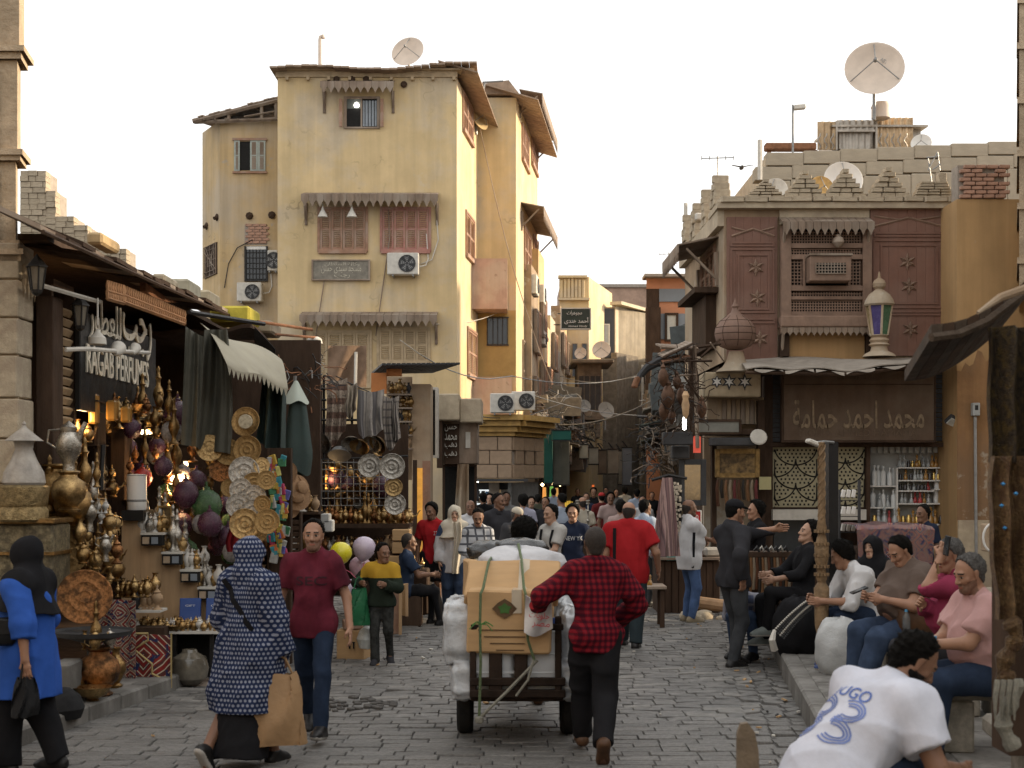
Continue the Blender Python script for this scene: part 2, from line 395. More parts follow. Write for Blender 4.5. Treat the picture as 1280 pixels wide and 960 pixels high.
def ik(a,b,l1,l2,pole):
 a,b=np.array(a,float),np.array(b,float);v=b-a;L=np.linalg.norm(v);
 if L>(l1+l2)*.998:b=a+v/L*(l1+l2)*.998;v=b-a;L=np.linalg.norm(v)
 u=v/L;x=(l1*l1-l2*l2+L*L)/(2*L);y=math.sqrt(max(0,l1*l1-x*x));p=np.array(pole,float);p=p-u*(p@u);return a+u*x+nv(p)*y,b
def rotm(yaw=0,pitch=0,roll=0):
 """columns right, forward, up; pitch > 0 bows forward, yaw > 0 turns to the left, roll > 0 tips to the right"""
 m=Matrix.Rotation(yaw,3,'Z')@Matrix.Rotation(-pitch,3,'X')@Matrix.Rotation(roll,3,'Y');return np.array(m)
SKIN={}
def skin(tone):
 t={'light':(.42,.25,.17),'tan':(.33,.18,.115),'brown':(.20,.105,.065),'dark':(.10,.052,.035)}[tone]
 return[M('skin_'+tone,t,.5,var=.10,scale=9,bump=.05,spec=.35),M('brow_eye_dark',(.012,.009,.008),.6,bump=0),M('lips_'+tone,(t[0]*.85,t[1]*.55,t[2]*.6),.5,var=.1,bump=0),M('eye_white',(.30,.27,.24),.3,bump=0),M('stubble_'+tone,(t[0]*.55,t[1]*.55,t[2]*.58),.7,var=.25,scale=60,bump=.2)]
m_hairb=M('black_hair',(.009,.008,.007),.7,var=.4,scale=40,bump=.9,bscale=140,spec=.08);m_hairg=M('grey_hair',(.10,.096,.092),.8,var=.5,scale=70,bump=.8,bscale=140,spec=.1);m_hairs=M('shaved_hair',(.035,.028,.024),.8,var=.3,scale=60,bump=.4,bscale=140)
NP=[0]
def PE(px,d,face,label,h=1.72,gz=0.0,py=None,seat=None,lean=0,roll=0,twist=0,head=(0,0,0),hL=None,hR=None,eL=(-.6,-.7,-.3),eR=(.6,-.7,-.3),fL=None,fR=None,kL=(-.1,1,.1),kR=(.1,1,.1),tone='tan',top=None,sleeve='short',hem=.10,tloose=.0,flare=0,bottom=None,bkind='pants',bloose=.0,shoe=None,sole=None,hair='short',hairm=None,beard=None,belly=0,girth=1.0,grip=(.32,.32),hijab=None,hang=None,q=None,xoff=0,dark_eyes=True,collar=False,toeL=(0,0),toeR=(0,0),apart=.1,top2=None,hsc=1.0):
 NP[0]+=1;k=F/d;q=q if q is not None else(0 if k>140 else 1 if k>105 else 2 if k>78 else 3)
 hb,hh,hn,hc={0:(.018,.0048,.0055,.010),1:(.018,.0062,.006,.0115),2:(.022,.009,.0085,.015),3:(.03,.014,.014,.022)}[q]
 s=h/1.75;S=lambda v:np.array(v,float)*s
 T=rotm(twist,lean,roll);Rt,Fw,Up=T[:,0],T[:,1],T[:,2]
 pel=S((0,0,seat if seat else .93));base=np.eye(3)
 hipL,hipR=pel+S((-.085,0,-.01)),pel+S((.085,0,-.01))
 at=lambda r,f,u:pel+(Rt*r+Fw*f+Up*u)*s
 shL,shR=at(-.168*girth,-.005,.452),at(.168*girth,-.005,.452);nb=at(0,-.01,.50)
 Hm=rotm(head[0]+twist,head[1]+lean*.55,head[2]+roll*.6);HR,HF,HU=Hm[:,0],Hm[:,1],Hm[:,2]
 hc0=nb+(Up*.06+HU*.115*hsc+HF*.025)*s;sH=s*hsc;hd=lambda r,f,u:hc0+(HR*r+HF*f+HU*u)*sH
 fL=S(fL)if fL is not None else S((-apart,0,.085));fR=S(fR)if fR is not None else S((apart,0,.085))
 knL,fL=ik(hipL,fL,.43*s,.42*s,kL);knR,fR=ik(hipR,fR,.43*s,.42*s,kR)
 wL=S(hL)if hL is not None else shL+S((-.07,.04,-.52));wR=S(hR)if hR is not None else shR+S((.07,.04,-.52))
 elL,wL=ik(shL,wL,.285*s,.255*s,eL);elR,wR=ik(shR,wR,.285*s,.255*s,eR)
 C=lambda a,b,ra,rb=None,**kw:Cap(a,b,ra*s,None if rb is None else rb*s,**kw)
 g=girth
 Ch=lambda a,b,ra=None,rb=None,**kw:Cap(a,b,ra*sH,None if rb is None else rb*sH,**kw)if not np.isscalar(b)else Cap(a,a,b*sH,**kw)
 def torso(o=0,k_=.05):return[C(hipL,hipR,.083*g+o,flat=(Fw,.98),k=k_),C(at(0,.0,.06),at(0,.012+belly*.4,.20),.120*g+o+belly*.3,.121*g+o+belly,flat=(Fw,.74 if belly<.03 else .9),k=k_),C(at(-.055*g,.005,.33),at(.055*g,.005,.33),.110*g+o,flat=(Fw,.82),k=k_),C(shL+(Rt*.02-Up*.02)*s,shR-(Rt*.02+Up*.02)*s,.058*g+o,k=k_),C(at(-.135*g,-.012,.452),nb+Up*.035*s,.052+o,.046+o*.6,k=.04),C(at(.135*g,-.012,.452),nb+Up*.035*s,.052+o,.046+o*.6,k=.04)]
 def arm(sh,el,w,o=0,r1=.05,r2=.036):return[C(sh,el,r1*g+o,.042*g+o,k=.03),C(el,w,.041*g+o,.029+o,k=.02)]
 def leg(hip,kn,an,o=0,lo=0):return[C(hip,kn,.088*g+o,.058*g+o+lo*.6,k=.04),C(kn,an,.055*g+o+lo*.6,.040+o+lo,k=.03)]
 def foot(an,toe,o=0):
  hd_=nv([math.sin(toe[0]),math.cos(toe[0]),0]);p=toe[1];f=hd_*math.cos(p)+np.array([0,0,math.sin(p)]);u=np.array([0,0,1])*math.cos(p)-hd_*math.sin(p)
  hl=an+(-f*.035-u*.045)*s;bl=an+(f*.12-u*.055)*s;to=an+(f*.165-u*.06)*s;return[C(an,hl,.037+o,.034+o,k=.02),C(hl,bl,.033+o,.035+o,k=.03),C(an,bl,.034+o,.03+o,k=.03),C(bl,to,.036+o,.026+o,flat=(u,.8),k=.02)],f,u,an-u*.083*s
 headp=[Ell(hd(0,-.018,.035),(.076*sH,.096*sH,.088*sH),(HR,HF,HU),k=.01),Ch(hd(0,.030,-.005),hd(0,.040,-.065),.060,.044,flat=(HR,.95),k=.025),Ch(hd(-.012,.062,-.098),hd(.012,.062,-.098),.022,k=.02),Ch(hd(-.045,-.005,-.045),hd(-.016,.058,-.092),.021,k=.03),Ch(hd(.045,-.005,-.045),hd(.016,.058,-.092),.021,k=.03),Ch(hd(-.033,.073,.024),hd(.033,.073,.024),.014,k=.015),Ch(hd(-.045,.055,-.022),hd(-.03,.066,-.03),.016,k=.02),Ch(hd(.045,.055,-.022),hd(.03,.066,-.03),.016,k=.02),Ell(hd(-.031,.088,.002),(.015*sH,.010*sH,.009*sH),(HR,HF,HU),sub=True),Ell(hd(.031,.088,.002),(.015*sH,.010*sH,.009*sH),(HR,HF,HU),sub=True),Ch(hd(-.031,.071,.001),hd(-.030,.071,.001),.0125,k=.004),Ch(hd(.031,.071,.001),hd(.030,.071,.001),.0125,k=.004),Ch(hd(0,.082,.012),hd(0,.103,-.030),.009,.014,k=.012),Ch(hd(-.012,.092,-.034),hd(.012,.092,-.034),.009,k=.008),Ch(hd(-.018,.082,-.063),hd(.018,.082,-.063),.008,k=.008),Ch(hd(-.014,.081,-.073),hd(.014,.081,-.073),.0085,k=.006),Ch(hd(-.077,-.008,.014),hd(-.073,-.004,-.026),.019,.012,flat=(HR,.45),k=.008),Ch(hd(.077,-.008,.014),hd(.073,-.004,-.026),.019,.012,flat=(HR,.45),k=.008)]
 neck=[C(nb-Up*.02*s,hd(0,-.02,-.055),.056*g**.5,.052,k=.03)]
 def hand(w,el,side,gr):
  f=nv(w-el);inn=nv(Rt*(-side));n=nv(inn-f*(inn@f));wd=np.cross(n,f)*1.0;wd=nv(wd);fwd_=wd if wd@Fw>0 or abs(wd@Fw)<.2 else-wd
  pl=lambda a,b,c:w+(f*a+fwd_*b+n*c)*s;L=[]
  L.append(C(pl(.0,.0,.0),pl(.05,.0,.004),.026,.034,flat=(n,.52),k=.02));L.append(C(pl(.05,-.018,.003),pl(.05,.02,.003),.022,flat=(n,.6),k=.015))
  for i,(b,ln)in enumerate(((.033,.070),(.011,.080),(-.011,.074),(-.031,.058))):
   a0=pl(.078,b,.002);dr=f;p=a0;cu=gr*(.9+.12*i)
   for j,fr in enumerate((.45,.30,.25)):
    an=cu*(.55+.55*j);dr=nv(f*math.cos(an*(j+1)*.6)+n*math.sin(an*(j+1)*.6));p2=p+dr*ln*fr*s;L.append(C(p,p2,.0098-.0008*j,.009-.001*j,k=.005));p=p2
  a0=pl(.02,.028,.008);m1=pl(.055,.055,.02+.02*gr);t1=pl(.085,.055-.03*gr,.03+.03*gr);L+=[C(a0,m1,.0135,.0115,k=.01),C(m1,t1,.011,.008,k=.005)];return L
 handL,handR=hand(wL,elL,-1,grip[0]),hand(wR,elR,1,grip[1])
 ftL,dL,uL,soL=foot(fL,toeL);ftR,dR,uR,soR=foot(fR,toeR)
 allp=torso()+arm(shL,elL,wL)+arm(shR,elR,wR)+leg(hipL,knL,fL)+leg(hipR,knR,fR)+neck+headp[:2]
 lo,hi=bounds_of(allp+ftL+ftR,.06);D,l=field(allp+ftL+ftR,lo,hi,hb);V,Q=nets(D,l,hb);regs=[]
 vs,qs,n0=[],[],0
 cen=V[Q].mean(1);keep=np.ones(len(Q),bool)
 finer=[(headp+neck+torso()[-3:],hc0-.16*s,hc0+.17*s,hh)]
 for w,el,hp,sh in((wL,elL,handL,shL),(wR,elR,handR,shR)):finer.append((hp+arm(sh,el,w),np.minimum(w-.03,np.min([p.lo for p in hp],0))-.012,np.maximum(w+.03,np.max([p.hi for p in hp],0))+.012,hn))
 for _,a,b,e in finer:keep&=~np.all((cen>a+hb*.6)&(cen<b-hb*.6),1)
 vs.append(V);qs.append(Q[keep]);n0=len(V);mi=[np.zeros(keep.sum(),int)]
 for i,(pr,a,b,e)in enumerate(finer):
  D,l=field(pr,a,b,e);V2,Q2=nets(D,l,e);
  if not len(Q2):continue
  m=np.zeros(len(Q2),int)
  if i==0:
   c=(V2[Q2].mean(1)-hc0)/sH;r,f,u=c@HR,c@HF,c@HU;ar=np.abs(r);fr=f>.045
   m[fr&(((ar-.031)/.0135)**2+((u-.001)/.0060)**2<1)]=3 if q<2 else 1;m[fr&(((ar-.031)/.0075)**2+((u-.001)/.0085)**2<1)]=1
   m[fr&(ar>.012)&(ar<.050)&(np.abs(u-.026+.12*np.maximum(0,ar-.035))<.0045)]=1
   m[fr&((r/.023)**2+((u+.068)/.0075)**2<1)&(f>.06)]=2
   if beard:m[(m==0)&(u<-.035)&(f>.0)&(u>-.13)&~((u>-.055)&(ar<.05)&(f>.06)&(u>-.048))]=4 if beard=='stubble' else 1
   if beard=='moustache':m[(m==1)&(u<-.03)]=0;m[fr&(ar<.03)&(np.abs(u+.052)<.007)&(f>.07)]=1
  vs.append(V2);qs.append(Q2+n0);n0+=len(V2);mi.append(m)
 x0=X(px,d)+xoff;root=bpy.data.objects.new('person',npmesh('person',np.concatenate(vs),np.concatenate(qs),skin(tone),np.concatenate(mi)));COL.objects.link(root)
 root.location=(x0,d,gz);root.rotation_euler=(0,0,math.radians(face));tag(root,label,'person','people in the market street')
 fo=lambda a:folds(a,NP[0]*7+3)
 if top is not None:
  o=.013+tloose;P_=torso(o);hemz=at(0,0,-hem)
  P_.append(C(at(0,.005,.31),at(0,0,-hem),.112*g+o+belly*.6,(.128*g+o+flare+belly*.3),flat=(Fw,.80 if not flare else .95),k=.04,cut=True));
  wv=(.012 if sleeve!='none' else 0)
  for sh,el,w in((shL,elL,wL),(shR,elR,wR)):
   if sleeve=='short':P_.append(C(sh,sh+(el-sh)*.68,.055*g+o*.9+wv*.5,.056*g+o,k=.03,cut=True))
   elif sleeve=='rolled':P_+=[C(sh,el,.055*g+o,.047*g+o,k=.03),C(el,el+(w-el)*.35,.046*g+o,.042*g+o,k=.02,cut=True)]
   elif sleeve=='long':P_+=[C(sh,el,.053*g+o,.045*g+o,k=.03),C(el,el+(w-el)*.97,.044*g+o,.036+o,k=.02,cut=True)]
   elif sleeve=='wide':P_+=[C(sh,el,.07*g+o,.07*g+o,k=.05),C(el,el+(w-el)*.97,.068*g+o,.075+o,k=.03,cut=True)]
  if flare>.05:P_+=[C(knL+np.array([0,0,.1]),knR+np.array([0,0,.1]),.10+o,k=.06)]if hem>.3 else[]
  P_+=[C(hp,hp+(kn-hp)*(.12 if hem<.3 else .85),.076*g+o+(0 if hem<.3 else .02+flare*.4),k=.05)for hp,kn in((hipL,knL),(hipR,knR))]
  cl=[(nb+Up*.055*s+Fw*.05*s,nv(Up*.75+Fw*.55))]if not collar else[(nb+Up*.085*s,nv(Up*.9+Fw*.3))]
  if hem>.3:cl.append((np.array([0,0,pel[2]-hem*s]),np.array([0,0,-1.0])))
  elif not seat:cl.append((hemz,-Up))
  else:cl.append((at(0,.13,-.02),nv(Fw*.8-Up*.6)))
  ts,fm=([top],None)if top2 is None else([top,top2],lambda c:((((c-at(0,0,.34))@Up)>0)&(np.abs((c-pel)@Rt)<.3*s)).astype(int))
  o_=grow('shirt' if hem<.3 else 'tunic',P_,hc,ts,root,cl,fo(.028 if q==0 else .022 if q<3 else .009),fm)
  root['shirt_name']=o_.name
  if collar and q<3:grow('collar',[C(nb-Up*.01*s,nb+Up*.055*s+Fw*.012*s,.080,.066,k=.004),C(nb-Up*.03*s,nb+Up*.10*s+Fw*.016*s,.066,.054,k=.004,sub=True)],.007,top,root,[(nb+Up*.055*s,nv(Up+Fw*.25)),(nb-Up*.02*s,-Up)])
 if bottom is not None:
  if bkind=='skirt':
   mid=(fL+fR)/2;P_=[C(hipL,hipR,.12+bloose,k=.05),C((hipL+hipR)/2,np.array([mid[0],mid[1],.09*s]),.15*g+bloose,.21+bloose,k=.05,cut=True),C(knL,knR,.10+bloose,k=.06)]
   grow('skirt',P_,hc,bottom,root,[((0,0,.07*s),(0,0,-1))],fo(.014))
  else:
   P_=[C(hipL,hipR,.098*g+bloose*.5,flat=(Fw,.98),k=.05),C(at(0,0,.0),at(0,.005,.10),.128*g,.128*g+belly*.5,flat=(Fw,.78),k=.05,cut=True)]
   for hp,kn,an in((hipL,knL,fL),(hipR,knR,fR)):
    if bkind=='shorts':P_+=[C(hp,kn+(hp-kn)*.08,.10*g+bloose,.085*g+bloose,k=.03,cut=True)]
    else:P_+=[C(hp,kn,.094*g+bloose,.067*g+bloose,k=.03),C(kn,an+(kn-an)*-.02,.065*g+bloose,.050+bloose,k=.02,cut=True)]
   cl=[]
   grow('trousers' if bkind=='pants' else 'shorts',P_,hc,bottom,root,cl,fo(.017 if q<3 else .008))
 if shoe is not None:
  for an,toe in((fL,toeL),(fR,toeR)):
   fp,f,u,so=foot(an,toe,.009);fp.append(C(an-u*.06*s-f*.03*s,an+f*.12*s-u*.07*s,.04,.04,flat=(u,.6),k=.02))
   fm=(lambda c,so=so,u=u:(((c-so)@u)<.020*s).astype(int))if sole is not None else None
   grow('shoe',fp,hc*.75,[shoe]+([sole]if sole is not None else[]),root,[(so-u*.004,-u),(an+u*.02*s,u)],None,fm)
 hm_=hairm or m_hairb
 if hair in('short','thick','puff','shaved','receding'):
  t={'short':.006,'thick':.022,'puff':.045,'shaved':.003,'receding':.006}[hair]
  P_=[Ell(hd(0,-.020,.037+t*.3),(.077*sH+t,.097*sH+t,.089*sH+t),(HR,HF,HU),k=.01),Ch(hd(0,-.055,-.01),hd(0,-.055,-.05),.05+t*.6,.045+t*.4,k=.03)]
  fl=(.070,.067)if hair!='receding' else(.02,.085)
  cl=[(hd(0,fl[0],fl[1]),nv(HF*.72-HU*.69)),(hd(0,-.05,-.075),nv(-HU*1+HF*.3)),(hd(0,-.004,.0),nv(HF*.93-HU*.36))]
  rr=folds(.009 if hair!='shaved' else .001,NP[0],3.2,1.0);ho_=grow('hair',P_,hh,hm_,root,cl,rr)
  if q<3 and ho_ and hair!='shaved':tufts(ho_,900 if q<2 else 400,(.010 if t<.012 else .020)*(1+t*12),tuple(-HF*.8-HU*.35),NP[0])
 elif hair=='bald':
  P_=[Ell(hd(0,-.020,.03),(.079*sH,.098*sH,.088*sH),(HR,HF,HU),k=.01),Ch(hd(0,-.05,-.01),hd(0,-.05,-.05),.052,.047,k=.03)]
  grow('hair',P_,hh,m_hairs,root,[(hd(0,-.04,.035),nv(HU*.9+HF*.25)),(hd(0,-.05,-.07),nv(-HU+HF*.3)),(hd(0,.02,.0),nv(HF*.9-HU*.3))],folds(.001,3))
 elif hair in('cap','kufi'):
  P_=[Ell(hd(0,-.018,.055),(.084*sH,.103*sH,.078*sH if hair=='cap' else .085*sH),(HR,HF,HU),k=.01)]
  if hair=='cap':P_.append(Ch(hd(0,.085,.06),hd(0,.135,.045),.06,.05,flat=(HU,.13),k=.01))
  grow('cap',P_,hh,hm_,root,[(hd(0,0,.045),-HU)]if hair=='cap' else[(hd(0,0,.03),nv(-HU-HF*.15))],None)
  P_=[Ell(hd(0,-.020,.035),(.079*sH,.098*sH,.088*sH),(HR,HF,HU),k=.01),Ch(hd(0,-.05,-.01),hd(0,-.05,-.045),.052,.047,k=.03)]
  grow('hair',P_,hh,m_hairb if hair=='cap' else m_hairg,root,[(hd(0,0,.05),HU),(hd(0,-.05,-.06),nv(-HU+HF*.3)),(hd(0,.015,.0),nv(HF*.9-HU*.3))],folds(.002,3))
 if beard=='full':grow('beard',[Ch(hd(-.055,.0,-.05),hd(-.018,.062,-.098),.024,.028,k=.02),Ch(hd(.055,.0,-.05),hd(.018,.062,-.098),.024,.028,k=.02),Ch(hd(-.012,.07,-.105),hd(.012,.07,-.105),.028,k=.02),Ch(hd(-.022,.088,-.05),hd(.022,.088,-.05),.008,k=.008)],hh,hm_,root,[(hd(0,.05,-.048),nv(HU*.95+HF*.1))],folds(.005,9,3));tufts(root.children[-1],500,.014,tuple(-HU),NP[0])
 if hijab is not None:
  hl=hang if hang is not None else .16
  wide=hl>.15
  P_=[Ell(hd(0,-.015,.035),(.094*sH,.115*sH,.105*sH),(HR,HF,HU),k=.02),C(hd(0,-.005,-.03),nb+Up*.04*s,.092,.098,k=.04),C(nb+Up*.03*s,at(0,.02,.50-hl),.10,(.21 if wide else .12)*g+tloose+.02,flat=(Fw,.86),k=.05,cut=True)]
  if wide:P_.append(C(shL*.7+nb*.3,shR*.7+nb*.3,.10*g+tloose,k=.05))
  if hl>.4:P_+=[C(shL,elL,.085,.085,k=.05),C(shR,elR,.085,.085,k=.05)]
  P_.append(Ell(hd(0,.105,-.028),(.064*sH,.088*sH,.090*sH),(HR,HF,HU),sub=True))
  grow('headscarf',P_,hh*1.25,hijab,root,(),fo(.016))
 root['hand_l']=list(map(float,wL));root['hand_r']=list(map(float,wR));root['neck']=list(map(float,nb))
 root['_t']=[float(v)for v in np.concatenate([Rt,Fw,Up,pel])]
 return root
def wpt(o,v):
 """a point of a person's local frame in world coordinates"""
 return Matrix.LocRotScale(o.location,o.rotation_euler,None)@Vector(v)
def cleanup_props():
 for o in bpy.data.objects:
  for k_ in('shirt_name','hand_l','hand_r','neck','_t'):
   if k_ in o:del o[k_]
def PrO(o,child,s_text,centre,right,up,direction,w,h_,mat,bold=.0,name='lettering',lift=.004):
 """flat print on a garment: letters cut fine and laid onto the cloth along a direction (local coordinates)"""
 me=child.data;bvh=BVHTree.FromPolygons([v.co for v in me.vertices],[p.vertices for p in me.polygons])
 vs,fs=text_mesh(s_text,1,0,bold)if isinstance(s_text,str)else s_text
 bm=bmesh.new();bv=[bm.verts.new(v)for v in vs]
 for f in fs:
  try:bm.faces.new([bv[i]for i in f])
  except ValueError:pass
 bmesh.ops.triangulate(bm,faces=bm.faces);
 a=np.array(vs);lo,hi=a.min(0),a.max(0);c=(lo+hi)/2;sx,sy=w/(hi[0]-lo[0]),h_/(hi[1]-lo[1])
 bmesh.ops.subdivide_edges(bm,edges=bm.edges,cuts=2,use_grid_fill=True);r,u,dr=Vector(right).normalized(),Vector(up).normalized(),Vector(direction).normalized()
 for v in bm.verts:
  p=Vector(centre)+r*((v.co.x-c[0])*sx)+u*((v.co.y-c[1])*sy);hit,n,i,dd=bvh.ray_cast(p-dr*.6,dr)
  v.co=(hit-dr*lift)if hit else p
 m=bpy.data.meshes.new(name);bm.to_mesh(m);bm.free();m.materials.append(mat);t=bpy.data.objects.new(name,m);COL.objects.link(t);t.parent=child;return t
 # ---------- materials shared
m_road=M('road_dirt',(.085,.08,.075),.85,scale=3,bump=.4)
m_stone=M('paving_stone',(.165,.158,.148),.55,var=.5,scale=9,bump=.4,col2=(.11,.105,.098),spec=.45)
m_kerb=M('kerb_stone',(.20,.19,.175),.8,var=.3,scale=5,bump=.4,col2=(.13,.122,.11))
m_gw=M('grey_brown_boards',(.20,.17,.135),.9,var=.35,scale=4,bump=.4,streak=.4,spec=.1)
m_gf=M('grey_beige_wall',(.30,.25,.18),.9,var=.25,scale=1.5,bump=.3,streak=.5)
m_plaster=M('yellow_plaster',(.63,.475,.26),.9,var=.10,scale=1.6,bump=.12,bscale=14,col2=(.60,.49,.34),streak=.30,crack=.38)
m_plaster2=M('ochre_plaster',(.53,.38,.20),.9,var=.14,scale=1.4,bump=.2,bscale=12,col2=(.50,.40,.28),streak=.45,crack=.6,patch=(.42,.36,.29))
m_pink=M('pink_plaster',(.56,.36,.27),.9,var=.18,scale=2.5,bump=.2,col2=(.60,.45,.34),streak=.35,patch=(.40,.27,.2))
m_cream=M('cream_wall',(.55,.47,.34),.9,var=.15,scale=1.5,bump=.2,streak=.4)
m_orange=M('orange_plaster',(.45,.285,.135),.9,var=.16,scale=.9,bump=.25,bscale=9,col2=(.46,.27,.12),streak=.45,patch=(.42,.35,.25))
mOw=M('weathered_wall',(.36,.26,.17),.9,var=.3,scale=1.5,bump=.5,bscale=10,col2=(.42,.35,.26),streak=.35,patch=(.5,.45,.37))
m_wood=M('grey_wood',(.23,.17,.125),.8,var=.35,scale=5,bump=.4,stretch=(1,1,.25),col2=(.30,.245,.195))
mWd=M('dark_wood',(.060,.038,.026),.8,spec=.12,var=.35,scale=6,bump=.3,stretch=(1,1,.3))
mWm=M('shutter_wood',(.33,.19,.125),.75,var=.25,scale=6,bump=.2,col2=(.37,.26,.2))
m_beige=M('shutter_beige',(.47,.36,.23),.8,var=.2,scale=6,bump=.2)
m_teal=M('shutter_teal',(.40,.44,.40),.75,var=.25,scale=6,bump=.2)
m_mash=M('brown_panel',(.19,.098,.07),.65,var=.16,scale=3,bump=.2,bscale=30,streak=.25,col2=(.205,.118,.088))
mMd=M('brown_panel_dusty',(.25,.165,.12),.75,var=.25,scale=4,bump=.3,streak=.3)
mLi=M('limestone',(.46,.385,.28),.9,var=.2,scale=5,bump=.6,bscale=16,col2=(.37,.30,.22))
m_carve=M('carved_stone',(.46,.36,.25),.9,var=.22,scale=7,bump=1.0,bscale=26,col2=(.36,.28,.19))
m_brick=M('brick',(.42,.25,.18),.9,var=.25,scale=9,bump=.4)
mMo=M('mortar',(.34,.29,.24),.9,var=.2,scale=8,bump=.3)
m_black=M('black_void',(.012,.011,.010),.8,var=.2,bump=0)  # flat black; in openings, holes and voids it stands in for shade
m_glass=M('dark_glass',(.03,.035,.04),.12,var=.2,bump=0,spec=.6)
m_white=M('white_paint',(.72,.70,.66),.55,var=.08,scale=4,bump=.05)
mDW=M('dusty_white',(.58,.55,.49),.7,var=.15,scale=7,bump=.1,streak=.15)
m_grey=M('grey_metal',(.26,.26,.255),.5,metal=.4,var=.2,scale=6,bump=.1)
mDg=M('charcoal',(.05,.05,.052),.6,var=.25,scale=6,bump=.1)
m_iron=M('black_iron',(.028,.026,.025),.5,metal=.3,var=.3,scale=9,bump=.2)
m_rust=M('rusty_metal',(.25,.12,.065),.85,metal=.2,var=.35,scale=7,bump=.4)
m_tin=M('corrugated_tin',(.42,.38,.33),.5,metal=.7,var=.25,scale=4,bump=.15,streak=.4)
m_roof=M('roof_boards',(.30,.22,.16),.85,var=.3,scale=5,bump=.4)
m_dish=M('satellite_dish',(.62,.52,.43),.6,var=.1,scale=3,bump=.05)
m_dish2=M('dish_grey',(.36,.35,.32),.6,var=.15,scale=4,bump=.05)
m_brass=M('brass',(.46,.31,.14),.34,metal=1,var=.4,scale=16,bump=.35,bscale=70,col2=(.20,.13,.06))
mBd=M('aged_brass',(.30,.19,.08),.36,metal=1,var=.45,scale=12,bump=.35,bscale=50)
m_silver=M('silver_metal',(.44,.41,.36),.32,metal=1,var=.4,scale=16,bump=.4,bscale=70,col2=(.2,.18,.15))
m_copper=M('copper',(.36,.17,.07),.38,metal=1,var=.6,scale=18,bump=.6,bscale=60,col2=(.10,.055,.03))
m_card=M('cardboard',(.47,.30,.15),.8,var=.10,scale=3,bump=.06,stretch=(1,1,6))
m_lamp=M('lit_bulb',(1.0,.72,.34),.5,var=0,bump=0,emit=9)
m_lampw=M('lit_white_tube',(1.0,.95,.85),.5,var=0,bump=0,emit=7)
# ---------- ground, road, pavements
tag(sheet('ground',[(-300,-60),(300,-60),(300,600),(-300,600)],-.06,m_road),kind='structure')
road=empty('road',(0,0,0),kind='structure')
def kerb_r(d):return 2.51+(d-12.4)*.1215
def kerb_l(d):return-3.77+(d-10.5)*.168
mb=MB()
mb.grid(lambda u,v:(-7+14*u,2+70*v,0),4,30);rs=mb.build('road_bed',m_road,road,(0,0,0),0)
def stone_mesh(seed):
 r=random.Random(seed);mb=MB();n=.012
 cs=[(-.5,-.5),(.5,-.5),(.5,.5),(-.5,.5)]
 top=[(x*(.95+.03*r.random()),y*(.86+.06*r.random()),.0+r.uniform(-.004,.004))for x,y in cs]
 mid=[(x*.985,y*.95,-.008)for x,y in cs];low=[(x*.99,y*.97,-.05)for x,y in cs]
 c=(0,0,r.uniform(.000,.006))
 mb.add(top+mid+low+[c],[(0,1,12),(1,2,12),(2,3,12),(3,0,12)]+[(i,4+i,4+(i+1)%4,(i+1)%4)for i in range(4)]+[(4+i,8+i,8+(i+1)%4,4+(i+1)%4)for i in range(4)])
 return mb.mesh('paving_stone',m_stone,0)
SM=[stone_mesh(i)for i in range(7)]
rs_=random.Random(3);stones=[]
y=9.6
while y<27:
 dep=.15+.03*rs_.random();x=-4.3-rs_.random()*.3
 xr=kerb_r(y)-.52
 while x<xr:
  w=rs_.choice([.2,.25,.3,.36]);w=min(w,xr-x+.05)
  if w>.1 and not(x+w<kerb_l(y)-.05 and y<14.2):stones.append((x+w/2,y+dep/2,w,dep,0))
  x+=w
 x=xr+.02
 while x<kerb_r(y)-.06:
  w=.16+.05*rs_.random();stones.append((x+w/2,y+dep/2+rs_.uniform(-.02,.02),w*.94,dep*.95,1));x+=w
 y+=dep
def shows(s):return abs(s[0])<s[1]*.37
vis=sorted([s for s in stones if shows(s)and s[1]>9.9],key=lambda s:s[1])
near=vis[:298];ids=set(id(s)for s in near)
for s in near:
 o=bpy.data.objects.new('paving_stone',rs_.choice(SM));COL.objects.link(o);o.parent=road
 j=.9 if s[4]else .35
 o.location=(s[0],s[1],.014+rs_.uniform(-.006,.006)*(1+s[4]));o.scale=(s[2]-.006,s[3]-.004,1)
 o.rotation_euler=(rs_.uniform(-.02,.02)*j,rs_.uniform(-.02,.02)*j,rs_.uniform(-.02,.02)*j*2)
mb=MB()
for s in stones:
 if id(s)in ids:continue
 me=rs_.choice(SM);t=rs_.uniform(-.015,.015)*(2 if s[4]else 1);zz=.014+rs_.uniform(-.006,.006)*(1+s[4])
 mb.add([(s[0]+v.co.x*(s[2]-.006),s[1]+v.co.y*(s[3]-.004),zz+v.co.z+v.co.x*t)for v in me.vertices],[tuple(p.vertices)for p in me.polygons],rs_.choice((0,0,0,1,1,2)))
tag(mb.build('paving_stones',[m_stone,M('paving_stone_dark',(.125,.12,.113),.5,var=.3,scale=9,bump=.4,spec=.45),M('paving_stone_pale',(.20,.19,.175),.6,var=.3,scale=9,bump=.4,spec=.4)],road,(0,0,0),0),kind='stuff')
mb=MB()
for k in range(70):
 a=rs_.uniform(0,2*pi);rr=.55*math.sqrt(rs_.random());mb.box((-1.67+rr*math.cos(a)*1.15,12.75+rr*math.sin(a)*.8,.02),(.07,.05,.03),a,0,.008)
tag(mb.build('broken_paving',m_road,road,(0,0,0),0),kind='stuff')
pav_r=empty('pavement_right',(0,0,0),kind='structure')
KZ=.22
mb=MB();ys=[3+i*1.6 for i in range(14)]
vs=[];fs=[]
for yy in ys:vs+=[(kerb_r(yy)+.16,yy,KZ-.004),(kerb_r(yy)+9,yy,KZ-.004)]
